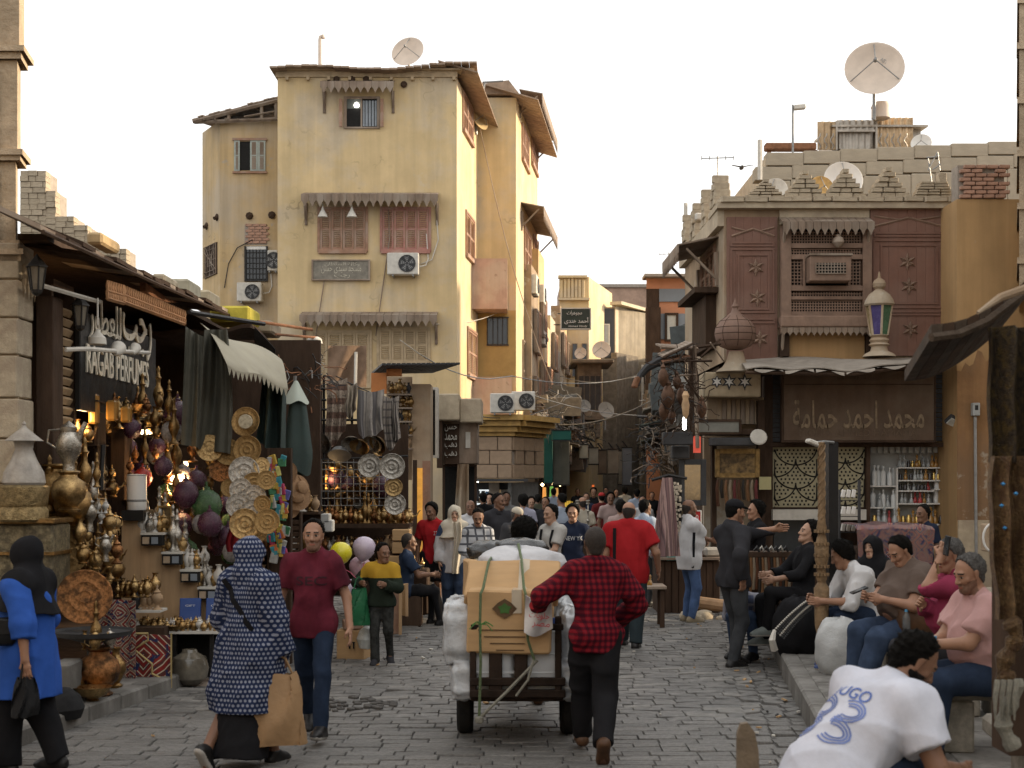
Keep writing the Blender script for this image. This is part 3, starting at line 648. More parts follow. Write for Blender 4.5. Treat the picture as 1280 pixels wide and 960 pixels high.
for i in range(len(ys)-1):fs.append((2*i,2*i+1,2*i+3,2*i+2))
mb.add(vs,fs);mb.build('paving_bed',m_kerb,pav_r,(0,0,0),0)
yy=3.2;km=MB().box((0,0,0),(.17,1,.34),0,0,.02).mesh('kerb_stone',m_kerb,0)
while yy<23.5:
 l=.75+.2*rs_.random();o=bpy.data.objects.new('kerb_stone',km);COL.objects.link(o);o.parent=pav_r
 o.location=(kerb_r(yy+l/2)+.085,yy+l/2,KZ-.17+.003);o.scale=(1,l-.008,1);o.rotation_euler=(0,0,-.121);yy+=l
slab=MB().box((0,0,0),(1,1,.05),0,0,.012).mesh('paving_slab',m_kerb,0)
yy=6.0
while yy<21:
 x=kerb_r(yy)+.19
 for k in range(4):
  if abs(x+.3)<yy*.38:
   o=bpy.data.objects.new('paving_slab',slab);COL.objects.link(o);o.parent=pav_r
   o.location=(x+.3,yy+.3,KZ-.02+rs_.uniform(-.003,.003));o.scale=(.59,.59,1);o.rotation_euler=(0,0,-.12)
  x+=.6
 yy+=.605
pav_l=empty('pavement_left',(0,0,0),kind='structure')
mb=MB();vs=[];ys=[5,8,10.5,12,13.2,14.0];fs=[]
for yv in ys:vs+=[(kerb_l(yv)-.15,yv,.146),(-9,yv,.146)]
vs+=[(-3.2-1.0,15.0,.146),(-9,15.0,.146)]
for i in range(len(ys)):fs.append((2*i,2*i+2,2*i+3,2*i+1))
mb.add(vs,fs);mb.build('paving_bed',m_kerb,pav_l,(0,0,0),0)
yy=6.0
km2=MB().box((0,0,0),(.2,1,.26),0,0,.02).mesh('kerb_stone',m_kerb,0)
while yy<13.9:
 l=.55+.1*rs_.random();o=bpy.data.objects.new('kerb_stone',km2);COL.objects.link(o);o.parent=pav_l
 o.location=(kerb_l(yy+l/2)-.09,yy+l/2,.022);o.scale=(1,l-.008,1);o.rotation_euler=(0,0,-.166);yy+=l
o=bpy.data.objects.new('kerb_stone',km2);COL.objects.link(o);o.parent=pav_l
o.location=(-3.75,14.22,.022);o.scale=(1,.95,1);o.rotation_euler=(0,0,pi/2-.7)
# ---------- the rest of the square: houses beyond the frame that close the street round the viewer, heights set to shade it
def side_house(x,y,w,dep,h,mat,label):
 o=empty('neighbouring_house',(x,y,0),label,'house');mb=MB();mb.box((x,y,h/2),(w,dep,h));W(mb,'wall',mat,o,0)
 mb=MB();mb.box((x,y,h+.12),(w+.5,dep+.4,.22));W(mb,'cornice',mLi,o,0);return o
side_house(13.5,14,6,17,8.5,mOw,'plain old house out of the picture to the right of the benches');side_house(12,-6,6,20,7,m_cream,'cream house out of the picture behind the right pavement')
side_house(-11.5,3,6,14,7,mOw,'plain old house out of the picture before the left tower');side_house(-11,-12,7,14,7,m_plaster2,'ochre house out of the picture behind the left pavement');side_house(0,-24,30,6,7,mLi,'long stone mosque wall out of the picture behind the viewer')
# ---------- generic facade pieces (u to the right, z up, on a plane with outward normal)
class Plane_:
 """a wall plane: origin, direction along the wall, outward normal; at(u, z, out) gives a world point"""
 def __init__(s,o,ux):s.o=Vector(o);s.u=Vector(ux).normalized();s.n=Vector((s.u.y,-s.u.x,0));s.rz=math.atan2(s.u.y,s.u.x)
 def at(s,u,z,out=0):return s.o+s.u*u+s.n*out+Vector((0,0,z))
 def mt(s):return Matrix.Translation(s.o)@Matrix.Rotation(s.rz,4,'Z')
 def box(s,mb,u0,u1,z0,z1,out,t,mi=0,ch=0):
  c=s.at((u0+u1)/2,(z0+z1)/2,out-t/2);return mb.box(c,(abs(u1-u0),t,abs(z1-z0)),s.rz,mi,ch)
def sca(pl,parent,u0,u1,z,proj=.55,drop=.34,mat=None,step=.22):
 """wooden sun hood: sloping boards on brackets with a scalloped fringe board"""
 mat=mat or m_wood
 root=parent;n=max(3,round((u1-u0)/step));w=(u1-u0)/n
 mb=MB()
 for k in range(n):
  a,c=u0+k*w,u0+(k+1)*w-.012
  q=[pl.at(a,z+.16,.0),pl.at(c,z+.16,.0),pl.at(c,z,proj),pl.at(a,z,proj)]
  up=Vector((0,0,.03));mb.add(q+[v+up for v in q],[(0,1,2,3),(7,6,5,4),(0,4,5,1),(1,5,6,2),(2,6,7,3),(3,7,4,0)])
 W(mb,'hood_roof',mat,root,0)
 mb=MB()
 pts=[(u0,z+.02),(u1,z+.02)]
 for k in range(n-1,-1,-1):
  a=u0+k*w;pts+=[(a+w,z-drop*.45),(a+w*.78,z-drop*.62),(a+w*.5,z-drop),(a+w*.22,z-drop*.62)]
 pts+=[(u0,z-drop*.45)]
 for k in range(n):
  a=u0+k*w
  poly=[(a+.004,z+.03),(a+w-.004,z+.03),(a+w-.004,z-drop*.45),(a+w*.80,z-drop*.58),(a+w*.5,z-drop),(a+w*.20,z-drop*.58),(a+.004,z-drop*.45)]
  mb.prism(poly,.025,pl.mt()@Matrix.Translation((0,-proj-.02,0)))
 W(mb,'fringe_board',mat,root,0)
 for uu in(u0+.06,u1-.06):
  mb=MB();mb.tube([pl.at(uu,z-.75,.02),pl.at(uu,z-.12,.04)],.045,5);mb.tube([pl.at(uu,z-.62,.03),pl.at(uu,z-.05,proj*.8)],.03,5)
  W(mb,'bracket',mat,root,0)
def SW(pl,parent,u0,u1,z0,z1,n=4,mat=None,frame=None,hollow=False):
 """recessed window closed by n louvred leaves in a frame"""
 mat=mat or mWm;frame=frame or mat
 w=empty('window',(0,0,0));w.parent=parent;c=pl.at((u0+u1)/2,z0,0);w.location=c-parent.location
 f=MB();e=.07
 pl.box(f,u0-e,u0,z0-e,z1+e,.05,.12);pl.box(f,u1,u1+e,z0-e,z1+e,.05,.12);pl.box(f,u0,u1,z1,z1+e,.05,.12);pl.box(f,u0-.04,u1+.04,z0-e-.05,z0,.09,.15)
 W(f,'frame',frame,w,0)
 lw=(u1-u0)/n
 for k in range(n):
  a,b_=u0+k*lw+.008,u0+(k+1)*lw-.008;s=MB();r=.055
  pl.box(s,a,a+r,z0,z1,.035,.05);pl.box(s,b_-r,b_,z0,z1,.035,.05)
  for zz in(z0,(z0+z1)/2-.03,z1-.06):pl.box(s,a+r,b_-r,zz,zz+.06,.03,.045)
  zz=z0+.07
  while zz<z1-.08:
   q=pl.at((a+b_)/2,zz,.012);s.box(q,(b_-a-2*r,.05,.012),pl.rz,0,0,.7);zz+=.055
  pl.box(s,a+.01,b_-.01,z0+.01,z1-.01,-.02,.01)
  W(s,'shutter',mat,w,0)
 return w
def grid_panel(pl,mb,u0,u1,z0,z1,du,dz,r=.012,out=.02,diag=False,mi=0):
 if diag:
  W,H=u1-u0,z1-z0;k=-H
  while k<W:
   for sgn in(1,-1):
    pts=[]
    for t in np.linspace(0,1,2):
     pass
    a0=max(0,k);b0=min(W,k+H)
    if b0-a0>.03:
     za,zb=a0-k,b0-k
     if sgn<0:za,zb=H-za,H-zb
     mb.tube([pl.at(u0+a0,z0+za,out),pl.at(u0+b0,z0+zb,out)],r,4,mi)
   k+=du
  return
 u=u0
 while u<=u1+1e-4:pl.box(mb,u-r,u+r,z0,z1,out,2*r,mi);u+=du
 z=z0
 while z<=z1+1e-4:pl.box(mb,u0,u1,z-r,z+r,out+.004,2*r,mi);z+=dz
def ac_unit(pl,u,z,w=.85,h=.6,label=None,group='air conditioners on the walls',rz=None,dep=.34,pipe=True):
 """outdoor air conditioner: chamfered case, round fan grille with blades, feet brackets and pipe"""
 loc=pl.at(u,z,.08);o=empty('air_conditioner',loc,label or 'grey air conditioner box on a far house wall','air conditioner',group)
 c=MB();pl.box(c,u-w/2,u+w/2,z,z+h,.08+dep,dep,0,.02);W(c,'case',mDW,o,0)
 fu=u+w*.13;fz=z+h/2;fr=h*.40;ctr=pl.at(fu,fz,.08+dep+.004)
 q=Matrix.Rotation(pl.rz,4,'Z')@Matrix.Rotation(pi/2,4,'X')
 f=MB();f.lathe([(fr*.98,0),(fr,.012),(fr,.02),(fr*.9,.02),(fr*.9,.004)],20,ctr,0,q,caps=False)
 for rr in(.3,.5,.7):f.lathe([(fr*rr,.014),(fr*rr+.012,.02),(fr*rr+.02,.014)],16,ctr,0,q,caps=False)
 W(f,'fan_grille',mDg,o)
 b=MB();b.lathe([(fr*.93,.001),(.0,.001)],20,ctr,0,q,caps=False)
 for k in range(5):
  a=2*pi*k/5;v=[Vector((math.cos(a+t)*rr,math.sin(a+t)*rr,.006))for t,rr in((0,fr*.15),(.05,fr*.85),(.75,fr*.85),(.5,fr*.15))]
  b.add([Matrix.Translation(ctr)@q@x for x in v],[(0,1,2,3)],1)
 W(b,'fan',[mDg,m_grey],o,0)
 k=MB()
 for s in(-1,1):pl.box(k,u+s*w*.32-.02,u+s*w*.32+.02,z-.05,z-.003,.08+dep,.08+dep)
 W(k,'bracket',m_grey,o,0)
 if not pipe:return o
 p=MB();p.tube([pl.at(u+w/2,z+.25,.2),pl.at(u+w/2+.18,z+.3,.12),pl.at(u+w/2+.25,z+.5,.03),pl.at(u+w/2+.2,z+h+.6,.02)],.02,5);W(p,'pipe',mDW,o)
 return o
def dish(c,r,aim,label,group='satellite dishes',mat=None,pole=1.0,dent=.2):
 """satellite dish: parabolic bowl, feed arm with head, pole"""
 mat=mat or m_dish;aim=Vector(aim).normalized();q=aim.to_track_quat('Z','Y').to_matrix().to_4x4()
 o=empty('satellite_dish',Vector(c)-Vector((0,0,pole)),label,'satellite dish',group)
 b=MB();prof=[(r*t,dent*r*t*t*1.2)for t in(.0,.2,.4,.6,.8,.95,1)];prof+=[(r*1.015,dent*r*1.2-.005),(r*.98,dent*r*1.12-.02)]+[(r*t,dent*r*t*t*1.2-.025)for t in(.8,.5,.1)]
 b.lathe(prof,30,c,0,q,caps=False);W(b,'reflector',mat,o,60)
 a=MB();tip=Vector(c)+aim*(r*.75)
 for k in(0,1,2):
  an=pi/2+2*pi*k/3;a.tube([Vector(c)+q.to_3x3()@Vector((math.cos(an)*r*.95,math.sin(an)*r*.95,dent*r)),tip],r*.015+.004,5)
 a.lathe([(r*.06,-.05*r),(r*.08,0),(r*.05,.12*r)],10,tip-aim*r*.05,0,q);W(a,'feed_arm',m_grey,o)
 p=MB();p.tube([Vector(c)-aim*.03-Vector((0,0,pole)),Vector(c)-aim*.05],.03+.02*r,7);W(p,'pole',m_grey,o)
 return o
def PT(name,pts,r,mat,label,cat,group=None,n=6):
 mb=MB();mb.tube(pts,r,n);o=mb.build(name,mat);return tag(o,label,cat,group)
 # ---------- the yellow corner house
D1=41.0;D2=45.6;K=F/D1
bx0,bx1=X(347,D1),X(571,D1);ztop=Z(97,D1)
yb=empty('yellow_house',((bx0+bx1)/2,D1,0),'tall yellow plastered corner house with scalloped wooden window hoods','house')
sx0,sx1=bx1,X(597,D2);tx1=X(645,D2);D3=53.4;ux1=X(672,D3)
body=MB()
poly=[(bx0,D1),(bx1,D1),(sx1,D2),(tx1,D2+.002),(ux1,D3),(ux1,D3+6),(bx0,D3+6)]
def walls(mb,poly,z0,z1,mi=0,top=True):
 n=len(poly);vs=[(x,y,z0)for x,y in poly]+[(x,y,z1)for x,y in poly]
 mb.add(vs,[(k,(k+1)%n,(k+1)%n+n,k+n)for k in range(n)]+([tuple(range(n,2*n))]if top else[]),mi)
walls(body,[(bx0,D1),(bx1,D1),(sx1,D2),(sx1,D3+5.9),(bx0,D3+5.9)],0,ztop)
walls(body,[(sx1-.05,D2+.003),(tx1,D2+.003),(ux1,D3),(ux1,D3+6),(sx1-.05,D3+6)],0,Z(122,D2))
W(body,'wall',m_plaster,yb,0)
PF=Plane_((bx0,D1,0),(1,0,0));pu=lambda px,d=D1:X(px,d)-bx0
PS=Plane_((bx1,D1,0),(sx1-bx1,D2-D1,0));PS2=Plane_((tx1,D2,0),(ux1-tx1,D3-D2,0));PF2=Plane_((sx1,D2,0),(1,0,0))
mb=MB()
nb=26
for k in range(nb):
 a=bx0-.15+(bx1-bx0+.75)*k/nb;w=(bx1-bx0+.75)/nb-.01
 mb.box((a+w/2,D1+2.2,ztop+.19+.10*math.sin(k*.35)*.5+R.uniform(0,.03)+(.12*max(0,(k-17)/9))),(w,5.4,.05),0,0,0,.012)
W(mb,'roof',m_roof,yb,0)
mb=MB();PF.box(mb,-.05,bx1-bx0+.02,ztop+.003,ztop+.17,.06,.1);PF.box(mb,-.1,bx1-bx0+.5,ztop+.172,ztop+.22,.2,.5)
for k in range(9):PF.box(mb,.25+k*.6,.33+k*.6,ztop-.1,ztop-.003,.16,.3)
W(mb,'fascia',m_beige,yb,0)
mb=MB()
for k in range(22):
 t0,t1=k/22,(k+1)/22-.004
 def pt(t,o_,dz):return PS.at(t*5.2-.3,ztop+.25-dz-t*.35,o_)
 q=[pt(t0,-.5,-.15),pt(t1,-.5,-.15),pt(t1,.65,.22),pt(t0,.65,.22)];up=Vector((0,0,.04))
 mb.add(q+[v+up for v in q],[(0,1,2,3),(7,6,5,4),(0,4,5,1),(1,5,6,2),(2,6,7,3),(3,7,4,0)])
W(mb,'side_eave',m_roof,yb,0)
mb=MB();L2=(Vector((ux1,D3,0))-Vector((tx1,D2,0))).length
for k in range(24):
 t0,t1=k/24,(k+1)/24-.004;zt=Z(122,D2)+.02
 def pt(t,o_,dz):return PS2.at(t*(L2+.4)-.5,zt+.1-dz,o_)
 q=[pt(t0,-1.8,-.45),pt(t1,-1.8,-.45),pt(t1,.75,.35),pt(t0,.75,.35)];up=Vector((0,0,.04))
 mb.add(q+[v+up for v in q],[(0,1,2,3),(7,6,5,4),(0,4,5,1),(1,5,6,2),(2,6,7,3),(3,7,4,0)])
mb.add([PF2.at(-.1,zt+.05,.15),PF2.at(1.35,zt+.05,.15),PF2.at(1.0,zt+.5,.15),PF2.at(-.1,zt+.35,.15),PF2.at(-.1,zt+.05,-.5),PF2.at(1.35,zt+.05,-.5),PF2.at(1.0,zt+.5,-.5),PF2.at(-.1,zt+.35,-.5)],[(0,1,2,3),(4,7,6,5),(0,4,5,1),(1,5,6,2),(2,6,7,3),(3,7,4,0)])
W(mb,'side_eave',m_roof,yb,0)
zf=lambda py,d=D1:Z(py,d)
hood=lambda pl,a,b_,z,**k:sca(pl,yb,a,b_,z,**k)
hood(PF,pu(403),pu(494),zf(109),proj=.5,drop=.30)
hood(PF,pu(380),pu(549),zf(249),proj=.6,drop=.34)
hood(PF,pu(378),pu(548),zf(398),proj=.6,drop=.30)
w=empty('window',PF.at(pu(452),zf(160),0)-yb.location);w.parent=yb
mb=MB();PF.box(mb,pu(433),pu(473),zf(160),zf(123),.012,.01);W(mb,'opening',m_black,w,0)  # black plate painted in for the dark of the open window
mb=MB()
for a,c in((430,433.5),(471.5,475)):PF.box(mb,pu(a),pu(c),zf(161),zf(121),.06,.08)
PF.box(mb,pu(433.5),pu(471.5),zf(124),zf(121),.058,.07);PF.box(mb,pu(433.5),pu(471.5),zf(161),zf(159),.058,.07);PF.box(mb,pu(451),pu(453),zf(159),zf(124),.05,.04)
W(mb,'frame',m_wood,w,0)
m_curt=M('curtain',(.30,.33,.36),.85,var=.15,scale=8,bump=.2)
mb=MB();mb.grid(lambda u,v:PF.at(pu(453.5)+u*(pu(471)-pu(453.5)),zf(158)+v*(zf(126)-zf(158)),.02+.012*math.sin(u*28)),24,2);W(mb,'curtain',m_curt,w)
mb=MB();PF.box(mb,pu(433.6),pu(451),zf(136),zf(124),.018,.006);W(mb,'upper_pane',M('dim_room',(.10,.11,.10),.7,bump=0),w,0)  # the room's dimness is put into the pane colour
mb=MB();mb.lathe([(.01,-.07),(.06,-.05),(.075,0),(.05,.06),(.015,.08)],10,PF.at(pu(446),zf(132),.05));W(mb,'bulb',m_lampw,w)
for a in(424.5,476):
 mb=MB()
 s=MB();PF.box(mb,pu(a),pu(a+4),zf(160),zf(125),.16,.05);W(mb,'shutter',mWm,w,0)
SW(PF,yb,pu(400),pu(457),zf(312),zf(262),4,mWm)
m_red=M('shutter_red',(.40,.19,.15),.75,var=.2,scale=6,bump=.2,col2=(.42,.28,.22))
SW(PF,yb,pu(478),pu(536),zf(312),zf(262),4,m_red)
SW(PF,yb,pu(392),pu(462),zf(480),zf(416),4,m_beige)
SW(PF,yb,pu(474),pu(535),zf(452),zf(412),4,m_beige)
for a in(406,442):
 mb=MB();mb.lathe([(.0,.30),(.02,.29),(.05,.2),(.13,.05),(.15,0),(.10,-.02)],12,PF.at(pu(a),zf(275),.45));mb.tube([PF.at(pu(a),zf(268.5),.45),PF.at(pu(a),zf(258),.45)],.01,4)
 tag(mb.build('hanging_lamp',mDW),'pale bell lamp hanging under the middle wooden hood','lamp','bell lamps under the middle hood')
for a in(421,440,458,505):
 mb=MB();mb.lathe([(.02,-.03),(.09,0),(.10,.05),(.06,.09),(.02,.08)],9,PF.at(pu(a),zf(99.5 if a<500 else 106),.0),0,Matrix.Rotation(pi/2,4,'X'));W(mb,'beam_end',mWd,yb,0)
pq=empty('plaque',PF.at(pu(426),zf(350),.06),'long grey stone plaque with carved white lines under the left shutters','plaque')
mb=MB();PF.box(mb,pu(392),pu(461),zf(349.5),zf(326.5),.08,.07);W(mb,'board',M('plaque_stone',(.21,.19,.155),.8,var=.3,scale=6,bump=.4),pq,0)
mb=MB()
for(a,b_,c,e)in((390,463,326.5,325),(390,463,351,349.5),(390,392,349.5,326.5),(461,463,349.5,326.5)):PF.box(mb,pu(a),pu(b_),zf(c)if c>e else zf(e),zf(e)if c>e else zf(c),.11,.1)
W(mb,'frame',m_wood,pq,0)
m_inscr=M('pale_lettering',(.50,.46,.37),.8,var=.3,scale=20,bump=0)
lettering(arabic('مسجد سيدى حسن'),m_inscr,PF.at(pu(427),zf(338),.082),1.15,.2,extrude=.008,parent=pq)
lettering(arabic('وكالة السلطان'),m_inscr,PF.at(pu(428),zf(331),.082),1.0,.12,extrude=.008,parent=pq)
lettering(arabic('رجب'),m_inscr,PF.at(pu(428),zf(346),.082),.45,.1,extrude=.008,parent=pq)
ac_unit(PF,pu(505),zf(345.5),.9,.62,'white air conditioner on the yellow front right of the carved plaque')
for pts,lb in(([(545,262),(548,300),(540,325),(527,330)],'pale hose looping from the middle hood to the white air conditioner'),([(409,330),(395,420),(380,520)],'thin cable running down the yellow front from the plaque'),([(486,262),(487,300),(470,420)],'thin cable hanging past the red shutters')):
 PT('cable',[PF.at(pu(a),zf(b_),.05)for a,b_ in pts],.016,mDW if 'hose' in lb else m_wood,lb,'cable',n=5)
Ls=(Vector((sx1,D2,0))-Vector((bx1,D1,0))).length
def us(px):
 k=(px-640)/F;dx,dy=sx1-bx1,D2-D1;t=(bx1-k*D1)/(k*dy-dx);return t*Ls,D1+t*dy
def us2(px):
 k=(px-640)/F;dx,dy=ux1-tx1,D3-D2;t=(tx1-k*D2)/(k*dy-dx);return t*L2,D2+t*dy
for a,b_,y0,y1 in((578,590,170,128),(582,592,322,272),(584,595,470,415)):
 u0,d0=us(a);u1,d1=us(b_);dm=(d0+d1)/2
 SW(PS,yb,u0,u1,Z(y0,dm),Z(y1,dm),2,mWm)
def balcony(px0,px1,py0,py1,d,out):
 b=MB();x0,x1,z0,z1=X(px0,d-out),X(px1,d-out),Z(py1,d-out),Z(py0,d-out);t=.12
 b.box(((x0+x1)/2,d-out+t/2,(z0+z1)/2),(x1-x0,t,z1-z0));b.box((x0+t/2,d-out/2+.06,(z0+z1)/2),(t,out-.13,z1-z0));b.box((x1-t/2,d-out/2+.06,(z0+z1)/2),(t,out-.13,z1-z0));b.box(((x0+x1)/2,d-out/2+.05,z0+.065),(x1-x0-.25,out-.15,.12))
 W(b,'balcony',m_pink,yb,0)
balcony(583,634,323,386,D2,1.3);balcony(584,640,472,520,D2,1.2)
mb=MB();mb.pb(597.5,388,645,470,D2-.01,.02);W(mb,'recess_wall',M('recess_ochre',(.46,.31,.12),.9,var=.15,scale=2,bump=.2),yb,0)
w=empty('window',P(622,430,D2)-yb.location);w.parent=yb
mb=MB();mb.pb(610,398,634,430,D2-.03,.015);W(mb,'pane',m_glass,w,0)
mb=MB()
for a in(609,616,622,628,634):mb.pb(a-.5,397,a+.8,431,D2-.055,.02)
mb.pb(608,396,636,397.3,D2-.06,.03);mb.pb(608,430.5,636,432,D2-.06,.03);W(mb,'frame',mDg,w,0)
for a,b_,y0,y1,n in((652,660,205,166,2),(664,671,210,172,2),(655,663,340,292,2),(666,671.5,345,300,2),(653,659,500,430,2),(664,670,510,440,2)):
 u0,d0=us2(a);u1,d1=us2(b_);dm=(d0+d1)/2
 SW(PS2,yb,u0,u1,Z(y0,dm),Z(y1,dm),n,mWm if y0<400 else m_wood)
for a,b_,y in((649,671.5,150),(651,671.5,280)):
 u0,d0=us2(a);u1,d1=us2(b_);sca(PS2,yb,u0,u1,Z(y,(d0+d1)/2),proj=.75,drop=.45)
for k,(a,y)in enumerate(((657,369),(667,380))):
 u0,d0=us2(a);ac_unit(PS2,u0,Z(y,d0),.9,.65,('nearer' if k==0 else 'farther')+' of two air conditioners on the sunlit side wall of the yellow house')
u0,d0=us2(668);ac_unit(PS2,u0,Z(432,d0),1.1,.5,'air conditioner low on the yellow side wall beside the green shop sign')
dish((X(601,D2)-.1,D2-.7,Z(155,D2)),.42,(.75,-.5,.3),'ochre satellite dish on the inner corner of the yellow house',mat=M('ochre_dish',(.55,.40,.2),.6,var=.1,bump=.05),pole=.5)
dish((X(511,D1+2),D1+2,Z(67,D1+2)),.5,(-.25,-.9,.35),'pinkish satellite dish on the roof of the yellow house',pole=.6)
mb=MB();dd=D1+1;mb.tube([P(400,88,dd),P(400,50,dd),P(400.6,46,dd),P(403.5,44.5,dd),P(404.5,48,dd)],.055,8)
tag(mb.build('vent_pipe',m_dish),'bent pinkish vent pipe standing on the yellow house roof','pipe')
mb=MB();mb.tube([P(603,103,D2-1),P(629,101.5,D2-1)],.03,5);mb.tube([P(606,103,D2-1),P(604,116,D2-1)],.03,5)
tag(mb.build('roof_antenna',m_grey),'thin rod antenna at the right roof corner of the yellow house','antenna')
# ---------- ochre wing to the left
DW=43.0
wb=empty('ochre_house',(X(300,DW),DW,0),'worn ochre house with broken timber roof left of the yellow house','house')
wx0,wxm,wx1=X(253,DW+1.6),X(275,DW),X(350,DW);zw=Z(150,DW)
mb=MB();walls(mb,[(wx0,DW+1.6),(wxm,DW),(wx1,DW),(wx1,DW+5),(wx0,DW+5)],0,zw);W(mb,'wall',m_plaster2,wb,0)
PW=Plane_((wxm,DW,0),(1,0,0));pw=lambda px:X(px,DW)-wxm;zw_=lambda py:Z(py,DW)
PA=Plane_((wx0,DW+1.6,0),(wxm-wx0,-1.6,0));La=(Vector((wxm,DW,0))-Vector((wx0,DW+1.6,0))).length
mb=MB();e0=P(240,150,DW-.3);e1=P(350,121,DW-.3)
for k in range(16):
 t=k/16;a=e0.lerp(e1,t);b_=e0.lerp(e1,t+.058);j=R.uniform(-.03,.05);back=Vector((.3,3.6,.55))
 q=[a+Vector((0,0,j)),b_+Vector((0,0,j)),b_+back,a+back];up=Vector((0,0,.04));mb.add(q+[v+up for v in q],[(0,1,2,3),(7,6,5,4),(0,4,5,1),(1,5,6,2),(2,6,7,3),(3,7,4,0)])
W(mb,'roof',m_roof,wb,0)
mb=MB();mb.tube([P(241,152,DW-.25),P(350,124.5,DW-.25)],.07,5);mb.tube([P(243,153,DW-.2),P(350,149,DW-.2)],.06,5)
for a,y in((286,140),(327,130),(262,147),(345,126)):mb.tube([P(a,150,DW-.2),P(a,y,DW-.2)],.06,5)
mb.tube([P(280,149,DW-.15),P(300,138,DW-.15)],.03,4);mb.tube([P(305,146,DW-.3),P(350,138,DW-.2)],.03,4)
for k in range(7):mb.tube([P(255+k*14,149,DW-.4),P(253+k*14,149,DW+1)],.035,4)
W(mb,'truss',m_wood,wb,0)
mb=MB();mb.box(((wx0+wx1)/2+.5,DW+2.2,zw+.1),(2.4,2.6,.2));W(mb,'roof_void',m_black,wb,0)  # solid black block standing in for shade under the roof
w=empty('window',PW.at(pw(312),zw_(214),0)-wb.location);w.parent=wb
mb=MB();PW.box(mb,pw(300),pw(314),zw_(213),zw_(177),.012,.01);W(mb,'opening',m_black,w,0)  # black plate standing in for shade between the shutters
for a,b_ in((293,300),(313,322.5),(323,332)):
 mb=MB();PW.box(mb,pw(a),pw(b_),zw_(214),zw_(176),.05,.03,0)
 PW.box(mb,pw(a)+.05,pw(b_)-.05,zw_(194),zw_(178),.054,.03,1);PW.box(mb,pw(a)+.05,pw(b_)-.05,zw_(212),zw_(197),.054,.03,1)
 for k in range(9):PW.box(mb,pw(a)+.05,pw(b_)-.05,zw_(212-k*3.9),zw_(211-k*3.9),.062,.02,1)
 W(mb,'shutter',[m_teal,m_wood],w,0)
mb=MB();PW.box(mb,pw(291),pw(334),zw_(176),zw_(173),.07,.1);PW.box(mb,pw(291),pw(334),zw_(217),zw_(214.5),.07,.1);W(mb,'frame',mWm,w,0)
mb=MB();PW.box(mb,pw(306),pw(334),zw_(306),zw_(281),.01,.02);W(mb,'bricked_opening',mMo,wb,0)
bm_=MB().box((0,0,0),(.2,.06,.075),0,0,.008).mesh('brick',m_brick,0)
for r_ in range(7):
 for k in range(3):
  o=bpy.data.objects.new('brick',bm_);COL.objects.link(o);o.parent=wb;o.location=PW.at(pw(307.5)+.12+k*.215+(.05 if r_%2 else-.03),zw_(305)+.05+r_*.086,.015)-wb.location
w=empty('window',PW.at(pw(320),zw_(350),0)-wb.location);w.parent=wb
mb=MB();PW.box(mb,pw(308),pw(333),zw_(350),zw_(308),.012,.01);W(mb,'opening',m_glass,w,0)
mb=MB();grid_panel(PW,mb,pw(308),pw(333),zw_(349),zw_(312),.1,.16,.010,.05);PW.box(mb,pw(306),pw(335),zw_(352),zw_(350),.08,.1);PW.box(mb,pw(306),pw(308),zw_(350),zw_(308),.08,.1);PW.box(mb,pw(333),pw(335),zw_(350),zw_(308),.08,.1)
W(mb,'grille',m_iron,w,0)
mb=MB();PW.box(mb,pw(308.3),pw(332.7),zw_(312),zw_(308.5),.03,.02);W(mb,'bright_gap',m_white,w,0)  # white strip painted in for brightness above the grille
w=empty('window',PA.at(La*.5,Z(346,DW+.9),0)-wb.location);w.parent=wb
mb=MB();PA.box(mb,La*.16,La*.86,Z(346,DW+.9),Z(307,DW+.9),.02,.03);W(mb,'opening',mWd,w,0)
mb=MB();z0,z1=Z(346,DW+.9),Z(307,DW+.9);c=PA.at(La*.5,(z0+z1)/2,.04)
for k in range(12):
 a=2*pi*k/12;mb.tube([c,PA.at(La*.5+La*.33*max(-1,min(1,1.5*math.cos(a))),(z0+z1)/2+(z1-z0)*.48*max(-1,min(1,1.5*math.sin(a))),.04)],.012,4)
for s in(.35,.7,1):
 u0,u1,a0,a1=La*.5-La*.34*s,La*.5+La*.34*s,(z0+z1)/2-(z1-z0)*.49*s,(z0+z1)/2+(z1-z0)*.49*s
 mb.tube([PA.at(u0,a0,.045),PA.at(u1,a0,.045),PA.at(u1,a1,.045),PA.at(u0,a1,.045),PA.at(u0,a0,.045)],.014,4)
W(mb,'grille',m_wood,w,0)
for a,y in((259,274),(272,270),(312,270),(340,269)):
 pl=PW if a>275 else PA;uu=pw(a)if a>275 else La*(a-253)/22
 mb=MB();mb.lathe([(.04,-.02),(.10,.0),(.12,.03),(.08,.06),(.02,.06)],8,pl.at(uu,zw_(y),.0),0,Matrix.Rotation(pl.rz,4,'Z')@Matrix.Rotation(pi/2,4,'X'));mb.tube([pl.at(uu,zw_(y),.0),pl.at(uu+.03,zw_(y+2),.12)],.06,6)
 W(mb,'beam_end',mWd,wb,0)
ac_unit(PW,pw(314.5),zw_(378.5),.74,.56,'air conditioner with dark round fan low on the ochre house')
ac_unit(PW,pw(342.5),zw_(340),.3,.62,'narrow white air conditioner beside the grilled window of the ochre house',dep=.2)
PT('cable',[PW.at(pw(a),zw_(b_),.05)for a,b_ in((316,300),(297,310),(286,330),(281,360))],.015,m_iron,'dark cable curving down the ochre house wall','cable')
